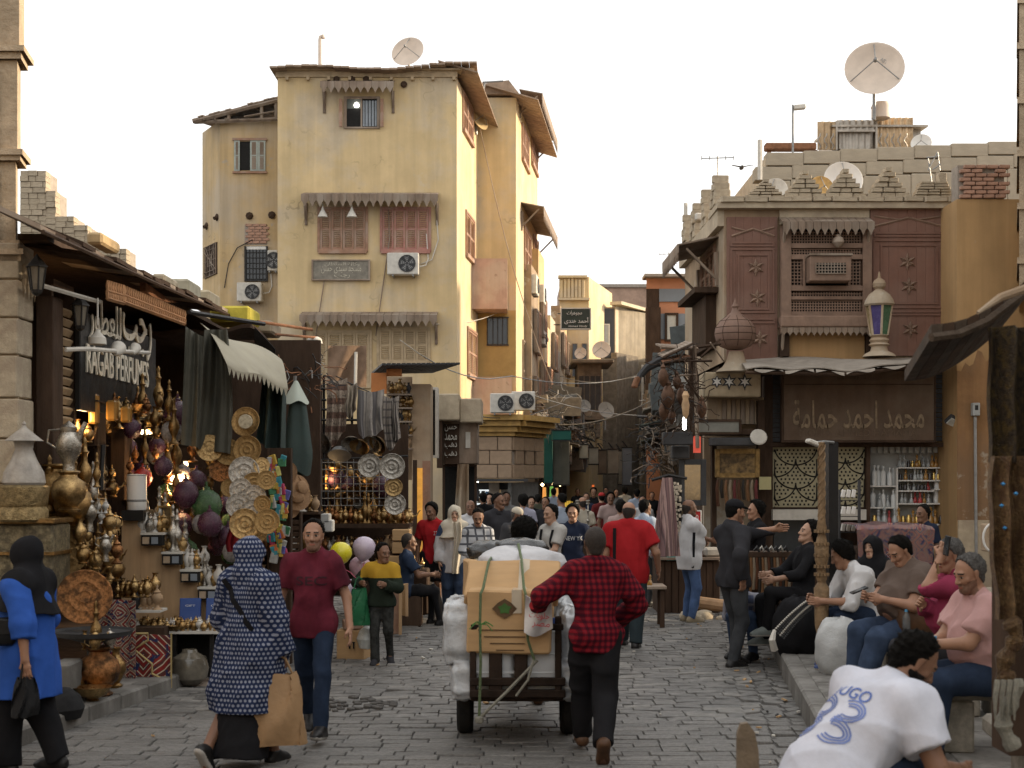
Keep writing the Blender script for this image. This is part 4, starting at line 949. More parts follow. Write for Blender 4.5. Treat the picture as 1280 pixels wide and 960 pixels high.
# ---------- carved brown house on the right
DR=26.0;KR=F/DR
rx0,rx1=X(905,DR),X(1192,DR);zc=Z(262,DR)
rb=empty('carved_house',((rx0+rx1)/2,DR,0),'brown panelled house with stepped stone crenels and a latticed bay above the shops','house')
PR=Plane_((rx0,DR,0),(1,0,0));pr=lambda px:X(px,DR)-rx0;zr=lambda py:Z(py,DR)
PL=Plane_((rx0-.08,DR+5.2,0),(.08,-5.2,0))
mb=MB();walls(mb,[(rx0,DR),(rx1,DR),(rx1,DR+7),(rx0-.08,DR+5.2)],zr(452),zc);W(mb,'wall',mOw,rb,0)
mb=MB();mb.box(((rx0+rx1)/2,DR+3.6,zr(452)/2),(rx1-rx0-.1,5.2,zr(452)-.01));W(mb,'inner_wall',mWd,rb,0)
def panel(u0,u1,z0,z1,boards):
 mb=MB();n=max(3,round((u1-u0)/.16));w=(u1-u0)/n
 for k in range(n):PR.box(mb,u0+k*w+.0015,u0+(k+1)*w-.0015,z0,z1,.06+R.uniform(0,.004),.06)
 W(mb,'cladding',m_mash,rb,0)
 mb=MB()
 def frame(a,b_,c,e,t=.035,o=.085):
  PR.box(mb,a,b_,e-t,e,o,.024);PR.box(mb,a,b_,c,c+t,o,.024);PR.box(mb,a,a+t,c+t,e-t,o,.024);PR.box(mb,b_-t,b_,c+t,e-t,o,.024)
 for f in boards:frame(*f)
 W(mb,'moulding',m_mash,rb,0)
def star(u,z,r=.16):
 mb=MB()
 for k in range(6):
  a=pi/3*k;p=lambda rr,an,o:PR.at(u+rr*math.sin(an),z+rr*math.cos(an),o)
  mb.add([p(0,0,.10),p(r*.48,a-pi/6,.068),p(r,a,.072),p(r*.48,a+pi/6,.068),p(r*.55,a,.125)],[(0,1,4),(1,2,4),(2,3,4),(3,0,4)])
 W(mb,'star',mMd,rb,0)
panel(pr(908),pr(971),zr(456),zr(272),[(pr(912),pr(967),zr(392),zr(311)),(pr(921),pr(961),zr(388),zr(318)),(pr(911),pr(968),zr(405),zr(398)),(pr(912),pr(967),zr(309),zr(303))])
panel(pr(1087),pr(1190),zr(445),zr(262),[(pr(1090),pr(1182),zr(386),zr(300)),(pr(1099),pr(1171),zr(381),zr(306)),(pr(1091),pr(1180),zr(395),zr(389)),(pr(1091),pr(1180),zr(297),zr(291))])
mb=MB()
for a,b_,y0,y1 in((914,967,296,284),(1091,1178,284,270)):
 for s in(0,1):
  m_=(a+b_)/2;q=(m_,y1+2)if True else 0
  p0,p1=(a if s==0 else b_,y0),(m_,y1+3);mb.tube([PR.at(pr(p0[0]),zr(p0[1]),.07),PR.at(pr(p1[0]),zr(p1[1]),.07)],.022,4)
  p0,p1=(a if s==0 else b_,y1+1),(m_+(8 if s else-8),y1+6);mb.tube([PR.at(pr(p0[0]),zr(p0[1]),.07),PR.at(pr(p1[0]),zr(p1[1]),.07)],.018,4)
W(mb,'gable_moulding',mMd,rb,0)
for a,y in((944,335),(946,373),(949,424),(1133,328),(1135,358),(1137,412)):star(pr(a),zr(y),.165)
mb=MB()
PR.box(mb,pr(974),pr(986),zr(418),zr(286),.22,.22);PR.box(mb,pr(1075),pr(1086),zr(418),zr(286),.22,.22)
PR.box(mb,pr(986),pr(1075),zr(312),zr(306),.2,.2);PR.box(mb,pr(986),pr(1075),zr(326),zr(320),.2,.2);PR.box(mb,pr(986),pr(1075),zr(365),zr(359),.2,.2);PR.box(mb,pr(986),pr(1075),zr(376),zr(372),.2,.2);PR.box(mb,pr(986),pr(1075),zr(396),zr(391),.2,.2)
PR.box(mb,pr(1001),pr(1004),zr(359),zr(326),.2,.2);PR.box(mb,pr(1057),pr(1060),zr(359),zr(326),.2,.2)
W(mb,'bay_frame',mMd,rb,0)
mb=MB();PR.box(mb,pr(986.2),pr(1074.8),zr(391),zr(286),.02,.02);W(mb,'bay_void',m_black,rb,0)  # black sheet behind the lattice, standing in for the bay's inner shade
for(a,b_,y0,y1,du,r)in((987,1001,358,327,.06,.009),(1060,1074,358,327,.06,.009),(987,1074,306,290,.05,.009),(987,1074,320,313,.05,.009),(987,1074,372,366,.05,.009),(987,1074,391,377,.05,.009)):
 mb=MB()
 grid_panel(PR,mb,pr(a),pr(b_),zr(y0),zr(y1),du,du,r,.14);W(mb,'lattice',mMd,rb,0)
mb=MB();PR.box(mb,pr(1005),pr(1056),zr(356),zr(325),.52,.34,0,.015);mb2=MB();PR.box(mb2,pr(1012),pr(1049),zr(347),zr(334),.525,.02)
boxo=empty('window_box',PR.at(pr(1030),zr(356),.4)-rb.location);boxo.parent=rb
W(mb,'box_frame',mMd,boxo,0);W(mb2,'opening',m_black,boxo,0)  # black plate as the shaded inside of the box
mb=MB();grid_panel(PR,mb,pr(1012),pr(1049),zr(347),zr(334),.055,.055,.008,.55);PR.box(mb,pr(1004),pr(1057),zr(325),zr(322.5),.56,.4);W(mb,'lattice',m_wood,boxo,0)
sca(PR,rb,pr(973),pr(1086),zr(284),proj=.42,drop=.22,mat=m_wood,step=.14)
mb=MB();PR.box(mb,pr(972),pr(1090),zr(411),zr(397),.34,.34,0,.02);W(mb,'bay_sill',mMd,rb,0)
sca(PR,rb,pr(972),pr(1092),zr(413.5),proj=.30,drop=.12,mat=m_wood,step=.11)
mb=MB();PR.box(mb,pr(986),pr(1080),zr(456),zr(414),.02,.02);W(mb,'orange_wall',m_orange,rb,0)
mb=MB();PR.box(mb,pr(973),pr(985),zr(446),zr(419),.15,.15);PR.box(mb,pr(1081),pr(1091),zr(446),zr(419),.15,.15);W(mb,'bracket',mWd,rb,0)
mb=MB();mb.lathe([(.0,-.1),(.07,-.06),(.11,0),(.09,.08),(.05,.1),(.05,.14)],12,PR.at(pr(1042.5),zr(307),.35));W(mb,'bay_lamp',m_wood,rb)
for k in range(10):
 pass
mb=MB();PR.box(mb,-.15,rx1-rx0+.1,zc-.005,zc+.10,.2,1.2);PR.box(mb,pr(974),pr(1086),zr(281),zc-.006,.05,.05);W(mb,'cornice',mLi,rb,0)
bs=[MB().box((0,0,0),(1,1,1),0,0,.06).mesh('stone_block',mLi,0)]
def blk(pl,u,z,w,h,out,t,par):
 o=bpy.data.objects.new('stone_block',bs[0]);COL.objects.link(o);o.parent=par
 o.location=pl.at(u,z,out-t/2)-par.location;o.scale=(w,t,h);o.rotation_euler=(R.uniform(-.02,.02),R.uniform(-.02,.02),pl.rz+R.uniform(-.05,.05))
u=-.1
while u<rx1-rx0+.05:
 w=R.uniform(.32,.5);blk(PR,u+w/2,zc+.15,w-.015,.085+R.uniform(0,.03),.24+R.uniform(0,.04),.5,rb);u+=w
def merlon(pl,uc,z,w,rows,h,par,flat=0):
 for r_ in range(rows):
  ww=w*(1-r_/(rows))if not flat else w*(1-.06*r_);n=max(1,round(ww/.24));hh=h/rows
  for k in range(n):blk(pl,uc-ww/2+ww*(k+.5)/n,z+hh*(r_+.5),ww/n-.012,hh-.012,.12+R.uniform(-.02,.02),.3,par)
for a,top,b_ in((956,226,50),(1005,214,52),(1056,212,52),(1109,210,52),(1166,228,50)):
 merlon(PR,pr(a),zc+.2,b_/KR,6,(zr(top)-zc-.2),rb,1 if a==1166 else 0)
blk(PR,pr(1177),zr(224),.14,.16,.1,.25,rb);blk(PR,pr(1177),zr(221),.12,.12,.1,.25,rb)
for k,uu in enumerate((4.6,3.3,1.9,.6)):
 d=DR+5.2-uu;merlon(PL,uu,zc+.0,.75,5,.75,rb)
mb=MB();PL.box(mb,-.1,5.2,zc-.3,zc-.006,.12,.3);W(mb,'side_cornice',mLi,rb,0)
SW(PL,rb,2.6,4.2,zr(352),zr(300),3,mWm)
sca(PL,rb,2.2,4.6,zr(300),proj=.75,drop=.3,mat=m_wood)
mb=MB();PL.box(mb,2.2,4.6,zr(360),zr(353),.45,.45);PL.box(mb,2.5,4.3,zr(430),zr(361),.2,.2);W(mb,'oriel_base',mWd,rb,0)
mb=MB();mb.tube([PR.at(pr(1190)+.06+.03*math.sin(k*1.3),zr(258)-k*.28,.08)for k in range(11)],[.06+.02*math.sin(k*2.1)for k in range(11)],7);W(mb,'corner_stone',mLi,rb)
mb=MB();mb.tube([PR.at(pr(1193)+.05,zr(258),.03),PR.at(pr(1193)+.04,zr(380),.03),PR.at(pr(1197),zr(452),.03),PR.at(pr(1200),zr(500),.03)],[.04,.05,.07,.03],6);W(mb,'crack',m_black,rb)
# ---------- bright orange wall to the right
oy=DR-1.0
ow=empty('orange_wall_house',(X(1240,oy),oy,0),'orange plastered wall with a red brick patch on top, right of the carved house','wall')
PO=Plane_((X(1196,oy),oy,0),(1,0,-0));po=lambda px:X(px,oy)-X(1196,oy);zo=lambda py:Z(py,oy)
mb=MB();walls(mb,[(X(1196,oy),oy),(X(1380,oy),oy),(X(1380,oy),oy+6),(X(1196,oy),oy+6)],0,zo(249));W(mb,'wall',m_orange,ow,0)
mb=MB();walls(mb,[(X(1198,oy),oy+.04),(X(1256,oy),oy+.04),(X(1256,oy),oy+.4),(X(1198,oy),oy+.4)],zo(249)+.002,zo(206));W(mb,'brick_backing',mMo,ow,0)
bk=MB().box((0,0,0),(.188,.08,.062),0,0,.01).mesh('brick',m_brick,0)
for r_ in range(8):
 for k in range(4):
  if(r_*7+k*3)%11==4:continue
  o=bpy.data.objects.new('brick',bk);COL.objects.link(o);o.parent=ow
  o.location=PO.at(.06+(k+.5)*.205+(.05 if r_%2 else-.02),zo(249)+.045+r_*.0745,.0+R.uniform(0,.02))-ow.location;o.rotation_euler=(0,R.uniform(-.03,.03),R.uniform(-.06,.06))
m_oldor=M('worn_orange_wall',(.33,.185,.085),.9,var=.3,scale=1.6,bump=.5,bscale=9,col2=(.26,.16,.09),streak=.5,patch=(.42,.36,.28))
mb=MB();top=[po(1196)+.01,po(1330)];n=26
pts=[(po(1196)+.005,zo(650))]+[(po(1330),zo(650))]+[(po(1330)-(po(1330)-po(1196))*k/n,zo(452)+.10*math.sin(k*1.9)+.14*math.sin(k*.7))for k in range(n+1)]
mb.prism(pts,.02,PO.mt()@Matrix.Translation((0,-.018,0)));W(mb,'lower_wall',m_oldor,ow,0)
mb=MB();PO.box(mb,po(1197),po(1300),zo(745),zo(650),.05,.05);W(mb,'stone_base',mLi,ow,0)
mt_=empty('meter_box',PO.at(po(1217),zo(521),.05),'small grey meter box on the orange wall with a pipe running down','meter')
mb=MB();PO.box(mb,po(1213),po(1222),zo(520),zo(504),.14,.13,0,.01);W(mb,'case',M('pale_grey_metal',(.40,.42,.42),.5,metal=.2,var=.1,bump=.05),mt_,0)
mb=MB();PO.box(mb,po(1215.5),po(1219.5),zo(513),zo(507),.145,.02);W(mb,'dial',m_glass,mt_,0)
mb=MB();mb.tube([PO.at(po(1217.5),zo(521),.06),PO.at(po(1218),zo(600),.06),PO.at(po(1219),zo(700),.06)],.028,6);W(mb,'pipe',m_grey,mt_)
# ---------- stone tower strip far right and stone roof building behind
dm_=23.0
tw=empty('carved_stone_tower',(X(1300,dm_),dm_,0),'tall carved stone tower edge at the far right of the street','tower')
x0=X(1274,dm_);sl=x0/dm_
def tpoly(e):return[(x0-e,dm_-e),(x0+2,dm_-e),(x0+2+3*sl,dm_+3),(x0+3*sl-e,dm_+3)]
mb=MB();walls(mb,tpoly(0),Z(372,dm_),Z(-160,dm_));W(mb,'wall',m_carve,tw,0)
for y in(5,62,130,196,262,330):
 mb=MB();walls(mb,tpoly(.05),Z(y,dm_),Z(y,dm_)+.1);W(mb,'moulding',m_carve,tw,0)
DB=36.0;zb_=lambda py:Z(py,DB)
sb=empty('stone_roof_building',(X(1120,DB),DB,0),'pale stone block building with roof shack behind the crenels','building')
PB_=Plane_((X(957,DB),DB,0),(1,0,0));pb_=lambda px:X(px,DB)-X(957,DB)
mb=MB();walls(mb,[(X(957,DB),DB),(X(1330,DB),DB),(X(1330,DB),DB+8),(X(957,DB),DB+8)],0,zb_(196));W(mb,'wall',mLi,sb,0)
sbm=MB().box((0,0,0),(1,1,1),0,0,.035).mesh('stone_block',M('pale_block',(.38,.325,.245),.9,var=.12,scale=2,bump=.5,bscale=12),0)
for(y0,y1,w)in((268,227,30),(226,209,46),(208.5,192,46)):
 a=957-(0 if y0!=226 else 14)
 while a<1270:
  top=y1-(a-957)*.05;o=bpy.data.objects.new('stone_block',sbm);COL.objects.link(o);o.parent=sb
  z0,z1=zb_(y0-(a-957)*.05),zb_(top);uc=pb_(a+w/2);o.location=PB_.at(uc,(z0+z1)/2,-.1)-sb.location;o.scale=(w/F*DB-.008,.5,z1-z0-.008);a+=w
sh=empty('roof_shack',PB_.at(pb_(1080),zb_(186),-.8),'rusty corrugated tin shack on the stone roof below the big dish','shack')
def tin(px0,px1,py0,py1,d,mi=m_tin,name='tin_sheet',curve=0):
 mb=MB();x0,x1,z0,z1=X(px0,d),X(px1,d),Z(py1,d),Z(py0,d);n=max(6,int((x1-x0)/.04))
 mb.grid(lambda u,v:(x0+(x1-x0)*u,d+.02*math.sin(u*n*1.57)+curve*v*v,z0+(z1-z0)*v),n*2,2,thick=.03);W(mb,name,mi,sh)
m_tinr=M('rusty_tin',(.50,.36,.22),.45,metal=.7,var=.3,scale=5,bump=.2,streak=.6)
tin(1022,1045,152,187,DB+.5,m_tinr);tin(1096,1141,147,186,DB+.5,m_tinr);tin(1046,1096,150,163,DB+.45);tin(1049,1091,164,186,DB+.55)
mb=MB();mb.box((X(1081,DB+2),DB+1.5,Z(149.5,DB)),(2.45,2.2,.05),0,0,0,.05);mb.pb(1045,151,1047,187,DB+.4,.06);mb.pb(1094.5,150,1097,187,DB+.4,.06);mb.pb(1047,162,1094,164.5,DB+.4,.05);mb.box((X(1081,DB+2),DB+1.6,Z(168,DB)),(2.3,1.6,.7));W(mb,'frame',m_tin,sh,0)
for a in(1024,1032,1040,1100,1108,1116,1124,1132):mb=MB();mb.tube([P(a+2*math.sin(k*1.4),186-k*3.2,DB+.42)for k in range(7)],.018,4);W(mb,'scroll_ironwork',m_tin,sh)
dish((X(1089,DB+.2),DB-.1,Z(91,DB)),.73,(-.18,-.93,.28),'very large pale satellite dish on a pole above the tin shack',pole=1.2)
DISHBIG=bpy.data.objects['satellite_dish.002']if 'satellite_dish.002' in bpy.data.objects else None
if DISHBIG:lettering('ASTRA',m_grey,Vector((X(1106,DB),DB-.13,Z(80,DB))),.34,.10,(1,.1,-.62),(.5,.1,.85),.006,parent=DISHBIG,name='printed_name')
mb=MB();mb.lathe([(.0,.42),(.2,.40),(.24,.3),(.24,0),(.2,-.02)],14,P(1101,148,DB+.2));mb.tube([P(1089,134,DB+.2),P(1097,137,DB+.2)],.04,6)
tag(mb.build('water_tank',m_dish),'small round tank beside the big dish pole on the shack roof','tank')
lp=empty('roof_lamp',P(991,195,DB),'thin lamp post with one flat head on the stone roof left of the shack','street lamp')
mb=MB();mb.tube([P(991,196,DB),P(991,131,DB)],.03,6);W(mb,'post',m_grey,lp)
mb=MB();mb.box(P(999.5,134,DB),(.3,.16,.12),0,0,.02,0,-.1);mb.tube([P(990,137,DB),P(996,135,DB)],.02,5);W(mb,'lamp_head',mDW,lp,0)
mb=MB();mb.pb(957,178,1021,187,DB+.3,.3,0,.03);tag(mb.build('roof_beam',m_rust),'long rusty beam lying on the stone roof left of the shack','beam')
mb=MB()
for a in(960,1018):mb.pb(a,187.2,a+4,197,DB+.4,.15)
tag(mb.build('beam_support',m_rust),'short rusty posts carrying the beam on the stone roof','support')
dish((X(1142,DB+1),DB+.3,Z(177,DB)),.26,(-.3,-.9,.3),'tiny round white dish against the right end of the tin shack',pole=.3,mat=m_white)
dish((X(1231,DB+1),DB+1,Z(180,DB)),.30,(-.2,-.5,.8),'low dark dish peeping over the stone parapet at far right',mat=m_dish2,pole=.3)
dish((X(1053,31),31,Z(227,31)),.42,(0,-1,.25),'white dish standing behind the middle stepped crenel',mat=m_white,pole=.8)
dish((X(1026,30.5),30.5,Z(237,30.5)),.28,(.2,-1,.2),'rusty yellow dish behind the second crenel from the street',mat=M('rust_dish',(.55,.36,.14),.6,var=.35,scale=6,bump=.1),pole=.7)
dish((X(968,30.5),30.5,Z(243,30.5)),.33,(-.6,-1,.2),'pale dish half hidden behind the leftmost front crenel',mat=mDW,pole=.7)
PT('roof_pipe',[P(950,225,33),P(950,175,33)],.06,mDW,'thick pale pipe rising left of the stone roof','pipe')
PT('roof_pipe',[P(857,330,40),P(857,254,40)],.06,mDW,'pale upright pipe beside the blue and orange striped house','pipe')
def AN(px,py0,py1,d,w,label):
 mb=MB();mb.tube([P(px,py0,d),P(px,py1,d)],.018,4);mb.tube([P(px-w,py1+2,d),P(px+w,py1+1,d)],.012,4)
 for k in range(5):mb.tube([P(px-w+k*w/2,py1-1,d-.15),P(px-w+k*w/2,py1+4,d+.15)],.008,4)
 tag(mb.build('tv_antenna',m_grey),label,'antenna','roof antennas')
AN(897,240,196,33,20,'thin roof antenna with crossbars left of the stone roof, above the crenels');AN(836,350,316,52,12,'thin antenna above the blue and orange striped house')
mb=MB()
for a,b_ in(((1160,213),(1172,190)),((1172,190),(1175,213)),((1158,197),(1174,196)),((1165,230),(1160,197)),((1166,212),(1176,205))):mb.tube([P(*a,34),P(*b_,34)],.015,4)
tag(mb.build('bent_antenna',m_grey),'bent frame antenna in front of the pale stone wall above the right crenel','antenna')
bird=MB();bird.lathe([(.0,-.16),(.035,-.08),(.045,0),(.03,.1),(.0,.17)],8,(0,0,0),0,Matrix.Rotation(pi/2,4,'X'))
for s in(-1,1):bird.add([(s*.03,-.05,.02),(s*.03,.07,.02),(s*.2,.05,.05),(s*.32,-.02,.0),(s*.18,-.06,.04)],[(0,1,2,4),(4,2,3)]if s>0 else[(4,2,1,0),(3,2,4)])
tag(bird.build('bird',mDg,None,P(927,209.5,28)),'small dark bird flying with spread wings above the crenels','bird')
mb=MB();mb.box(P(875,271,29),(.2,.12,.14),.3,0,.02);mb.tube([P(872,272,29),P(885,272,29.4)],.015,5);tag(mb.build('floodlight',mDW),'small square floodlight on the roof corner left of the crenels','lamp')
# ---------- far street: backdrop houses
def house(px0,px1,py,d,mat,label,depth=6,side=None,z0=0):
 x0,x1=X(px0,d),X(px1,d);o=empty('house',((x0+x1)/2,d,0),label,'house')
 mb=MB();poly=[(x0,d),(x1,d),(x1+(side or 0),d+depth),(x0+(side or 0),d+depth)];walls(mb,poly,z0,Z(py,d));W(mb,'wall',mat,o,0);return o
def opening(o,px0,px1,py0,py1,d,pane=None,fr=None,t=1.2,bars=0):
 w=empty('window',P((px0+px1)/2,py1,d)-o.location);w.parent=o
 mb=MB();mb.pb(px0,py0,px1,py1,d-.02,.015);W(mb,'pane',pane or m_glass,w,0)
 mb=MB()
 for a,b_ in((px0-t,px0),(px1,px1+t)):mb.pb(a,py0-t,b_,py1+t,d-.06,.05)
 mb.pb(px0,py0-t,px1,py0,d-.058,.05);mb.pb(px0,py1,px1,py1+t,d-.058,.05)
 for k in range(bars):a=px0+(px1-px0)*(k+1)/(bars+1);mb.pb(a-.4,py0,a+.4,py1,d-.045,.03)
 W(mb,'frame',fr or mWd,w,0);return w
m_brickw=M('far_brick',(.40,.27,.20),.9,var=.25,scale=2.5,bump=.5,bscale=10)
hb=house(700,870,357,92,m_brickw,'bare brown brick house closing the far end of the street')
mb=MB();mb.pb(700,392,870,397,91.9,.3);mb.pb(700,355,870,359,91.85,.3);W(mb,'concrete_band',mMo,hb,0)
h2=house(722,768,384,70,m_gf,'house with black panel front and a white window, left side of the far street',side=4.2)
mb=MB();mb.pb(722.5,386,767.5,447,69.96,.03);W(mb,'black_panel',M('slate_panel',(.06,.065,.075),.5,var=.15,scale=1,bump=.05),h2,0)
mb=MB();mb.pb(716,448,770,620,69.5,.4);W(mb,'lower_wall',m_gw,h2,0)
opening(h2,737,761,406,432,69.92,M('pale_glass',(.42,.44,.45),.3,var=.08,bump=0),m_white,bars=1)
PH=Plane_((X(768,70),70,0),(4.2,8,0))
mb=MB();PH.box(mb,0,5.5,Z(446,72),Z(388,72),.05,.05);PH.box(mb,-.3,5.7,Z(388,72),Z(384,72),.5,.6);W(mb,'cream_side',m_cream,h2,0)
mb=MB();PH.box(mb,-.4,8,0,Z(446,72),.3,.3);W(mb,'timber_side',m_gw,h2,0)
mb=MB();PH.box(mb,3.4,4.3,Z(450,74),Z(415,74),.09,.04);W(mb,'side_window',m_glass,h2,0)
h3=house(699,736,346,66,m_plaster,'yellow house with fluted top beyond the yellow corner house',side=1.5)
mb=MB()
for k in range(7):mb.pb(700+k*4.6,347+abs(k-3),703.5+k*4.6,372,65.9,.1,0,.02)
mb.pb(698,372,737,375,65.8,.3);mb.pb(698,344,734,347,65.8,.5);W(mb,'fluted_band',m_plaster,h3,0)
for a in(704,716,728):opening(h3,a,a+5,430,470,66,m_glass,m_wood,.8)
ho=house(808,864,345,50,M('orange_paint',(.50,.23,.13),.85,var=.12,scale=2,bump=.1),'blue and orange striped house at the right side of the far street',side=.6)
m_bluegrey=M('blue_grey_paint',(.20,.225,.255),.8,var=.12,scale=2,bump=.1)
for y0,y1 in((361,377),(392,424)):
 mb=MB();mb.pb(824,y0,864,y1,49.94,.06);W(mb,'blue_band',m_bluegrey,ho,0)
mb=MB();mb.pb(808,361,824,384,49.97,.05);mb.pb(808,384,826,560,49.6,.4);W(mb,'dark_side',mWd,ho,0)
opening(ho,834,845,394,424,49.93,M('frosted_glass',(.48,.47,.42),.3,var=.08,bump=0),mWd,3)
mb=MB();mb.pb(826.2,453,866,600,49.5,.4);W(mb,'timber_front',m_gw,ho,0)
mb=MB();mb.pb(806,342,866,345.5,49.5,1);W(mb,'parapet',mMo,ho,0)
# ---------- rows of small shops along both sides of the far street
rs2=random.Random(21)
def left_x(d):return .13+.107*(d-45.6)+.35
def right_x(d):return 3.87+.085*(d-26)
front_c=[(.16,.13,.10),(.10,.085,.07),(.24,.20,.155),(.13,.14,.13),(.19,.14,.10),(.08,.07,.065),(.27,.23,.18)]
NTH='first second third fourth fifth sixth seventh eighth ninth tenth eleventh twelfth thirteenth fourteenth fifteenth sixteenth seventeenth eighteenth nineteenth twentieth last'.split()
def shop_unit(d,side,k):
 """narrow shop: wall, dark opening, rolled shutter box, projecting sign panel, sun blind; front faces the street"""
 L=2.6;x=left_x(d)if side<0 else right_x(d)
 pl=Plane_((x,d,0),(.107,1,0))if side<0 else Plane_((x+.085*L,d+L,0),(-.085,-1,0))
 c=[('mud plaster','tall open doorway'),('dark timber','low timber front'),('sand plaster','shallow doorway'),('grey boards','deep dark doorway')][k%4]
 o=empty('shop',pl.at(L/2,0,0),f'narrow {c[0]} shop with {c[1]}, '+NTH[k]+' on the '+('left' if side<0 else 'right')+' of the far lane','shop','shops along the far lane')
 mt=M(f'shopfront_{k%7}',front_c[k%7],.9,var=.3,scale=2,bump=.3,streak=.4);h=3.4+rs2.random()*1.0
 mb=MB();pl.box(mb,0,.35,0,h,.0,.4);pl.box(mb,L-.35,L,0,h,.0,.4);pl.box(mb,.35,L-.35,2.35,h,-.002,.4);W(mb,'wall',mt,o,0)
 mb=MB();pl.box(mb,.35,L-.35,0,2.35,-.5,.05);W(mb,'opening',m_black,o,0)  # black panel painted in for the unlit shop interior
 mb=MB();z=2.3-.02
 n=rs2.randint(4,9)
 for i in range(n):pl.box(mb,.36,L-.36,z-.09,z-.012,-.06+(.01 if i%2 else 0),.03);z-=.09
 W(mb,'roller_shutter',m_grey,o,0)
 a,b_=.15,L-.2;zz=2.45+rs2.random()*.3;out=.25+rs2.random()*.55
 mb=MB();pl.box(mb,a,b_,zz,zz+.6+rs2.random()*.5,out,out-.01,0,.02);W(mb,'sign_panel',M(f'sign_tone_{k%5}',[(.20,.19,.17),(.11,.13,.12),(.28,.25,.2),(.09,.1,.12),(.2,.15,.1)][k%5],.7,var=.3,scale=4,bump=.1,streak=.4),o,0)
 mb=MB();q=1.0+rs2.random()*.5;n=10
 for i in range(n):
  u0,u1=.05+i*(L-.1)/n,.05+(i+1)*(L-.1)/n-.012;zt=h-.1;s=[pl.at(u0,zt,.02),pl.at(u1,zt,.02),pl.at(u1,zt-.35+rs2.uniform(-.04,.04),q),pl.at(u0,zt-.35+rs2.uniform(-.04,.04),q)];up=Vector((0,0,.03))
  mb.add(s+[v+up for v in s],[(0,1,2,3),(7,6,5,4),(0,4,5,1),(1,5,6,2),(2,6,7,3),(3,7,4,0)])
 W(mb,'awning',M(f'awning_{k%4}',[(.17,.14,.11),(.09,.10,.085),(.24,.21,.17),(.12,.08,.06)][k%4],.85,var=.3,scale=5,bump=.3),o,0)
 H=7+rs2.random()*3.5
 if side>0 and d<56:H=h+.4
 mb=MB();pl.box(mb,0,L,h+.002,H,-.1,.4);W(mb,'upper_wall',[mOw,m_cream,m_plaster2,m_wood,m_plaster][(k*2+(side>0))%5],o,0)
 for zz in(h+.6,h+2.9):
  if zz+1.3<H:SW(pl,o,.5,1.15,zz,zz+1.3,2,m_wood);SW(pl,o,1.5,2.15,zz,zz+1.3,2,mWm)
 return o,pl,h
d=48.2;k=0
SHOPS=[]
while d<86:SHOPS.append(shop_unit(d,-1,k));d+=2.65;k+=1
d=31.5;kk=0
while d<84:SHOPS.append(shop_unit(d,1,kk));d+=2.65;kk+=1
for i,(o,pl,h)in enumerate(SHOPS):
 if i%2==0:ac_unit(pl,.5+(i%3)*.5,h+.1,.85,.6,'grey air conditioner standing above a shop awning in the far lane','air conditioners of the far lane',pipe=False)
 if i%3==0:dish(pl.at(1.8,h+.6,.5),.38,(-.5,-.8,.3)if i%2 else(.2,-.9,.3),'dull grey dish bolted above the awnings of the far lane','dishes of the far lane',m_dish2,.5)
bay=empty('wooden_bay',P(742,520,57),'grey wooden box bay with small windows jutting over the far lane','bay window')
mb=MB();x0,x1=X(722,57),X(752,57);mb.box(((x0+x1)/2,58.2,(Z(455,57)+Z(522,57))/2),(x1-x0,2.4,Z(455,57)-Z(522,57)));W(mb,'box_wall',m_gw,bay,0)
mb=MB();mb.box(((x0+x1)/2+.1,58,Z(453,57)),(x1-x0+.7,3.4,.15),0,0,.03);mb.box(((x0+x1)/2,58,Z(523,57)),(x1-x0+.25,2.7,.12));W(mb,'roof',m_gw,bay,0)
mb=MB()
for a in(724,731,738,745):mb.pb(a,470,a+5.5,512,56.97,.03)
W(mb,'board_panel',mDg,bay,0)
for a,b_ in((57.4,58.2),(58.5,59.2)):
 mb=MB();mb.box((x1+.02,(a+b_)/2,Z(482,57)),(.05,b_-a,.8));W(mb,'window',mDW,bay,0)
def SB(px0,px1,py0,py1,d,mat,label,t=.25,group='projecting shop boxes of the far lane'):
 o=empty('sign_box',P((px0+px1)/2,py1,d),label,'sign',group);mb=MB();mb.pb(px0,py0,px1,py1,d,t,0,.015);W(mb,'panel',mat,o,0)
 mb=MB();mb.pb(px0-.6,py0-1.2,px1+.6,py0-.02,d-.03,t+.06);mb.pb(px0-.6,py1+.02,px1+.6,py1+1.2,d-.03,t+.06);mb.tube([P((px0+px1)/2,py0-1,d+t/2),P((px0+px1)/2-6,py0-9,d+t/2)],.03,5);W(mb,'frame',m_iron,o,0);return o
m_green=M('green_board',(.012,.085,.07),.7,var=.15,scale=3,bump=.1)
SB(680,691,541,604,44,m_green,'bright green upright board under the cables of the far lane');SB(691,712,548,606,44.2,M('dull_board',(.11,.11,.09),.8,var=.25,scale=3,bump=.2,streak=.5),'large dull grey board beside the green one')
SB(690,714,538,550,43.5,m_green,'green canopy box above the upright boards')
m_sgn=[M('sign_grey_blue',(.20,.225,.25),.6,var=.12,scale=3,bump=.05),M('sign_beige',(.30,.27,.21),.7,var=.2,scale=3,bump=.1),M('sign_brown',(.17,.13,.09),.8,var=.25,scale=3,bump=.1)]
for i,(a,b_,y0,y1,dd,mi,lb)in enumerate(((724,735,556,573,50,1,'small beige box sign over the lane right of the green board'),(736,748,560,580,52,1,'beige box sign with worn front, second from the green board'),(748,758,563,592,54,2,'brown upright box sign hanging over the lane'),(760,773,562,592,56,1,'tall cream box sign beside the blue grey one'),(778,790,560,606,57,0,'tall blue grey sign board hanging over the middle of the lane'),(773,779,564,605,58,1,'narrow beige edge of a sign with dark letters, beside the blue grey board'))):
 SB(a,b_,y0,y1,dd,m_sgn[mi],lb)
for k_ in range(6):pass
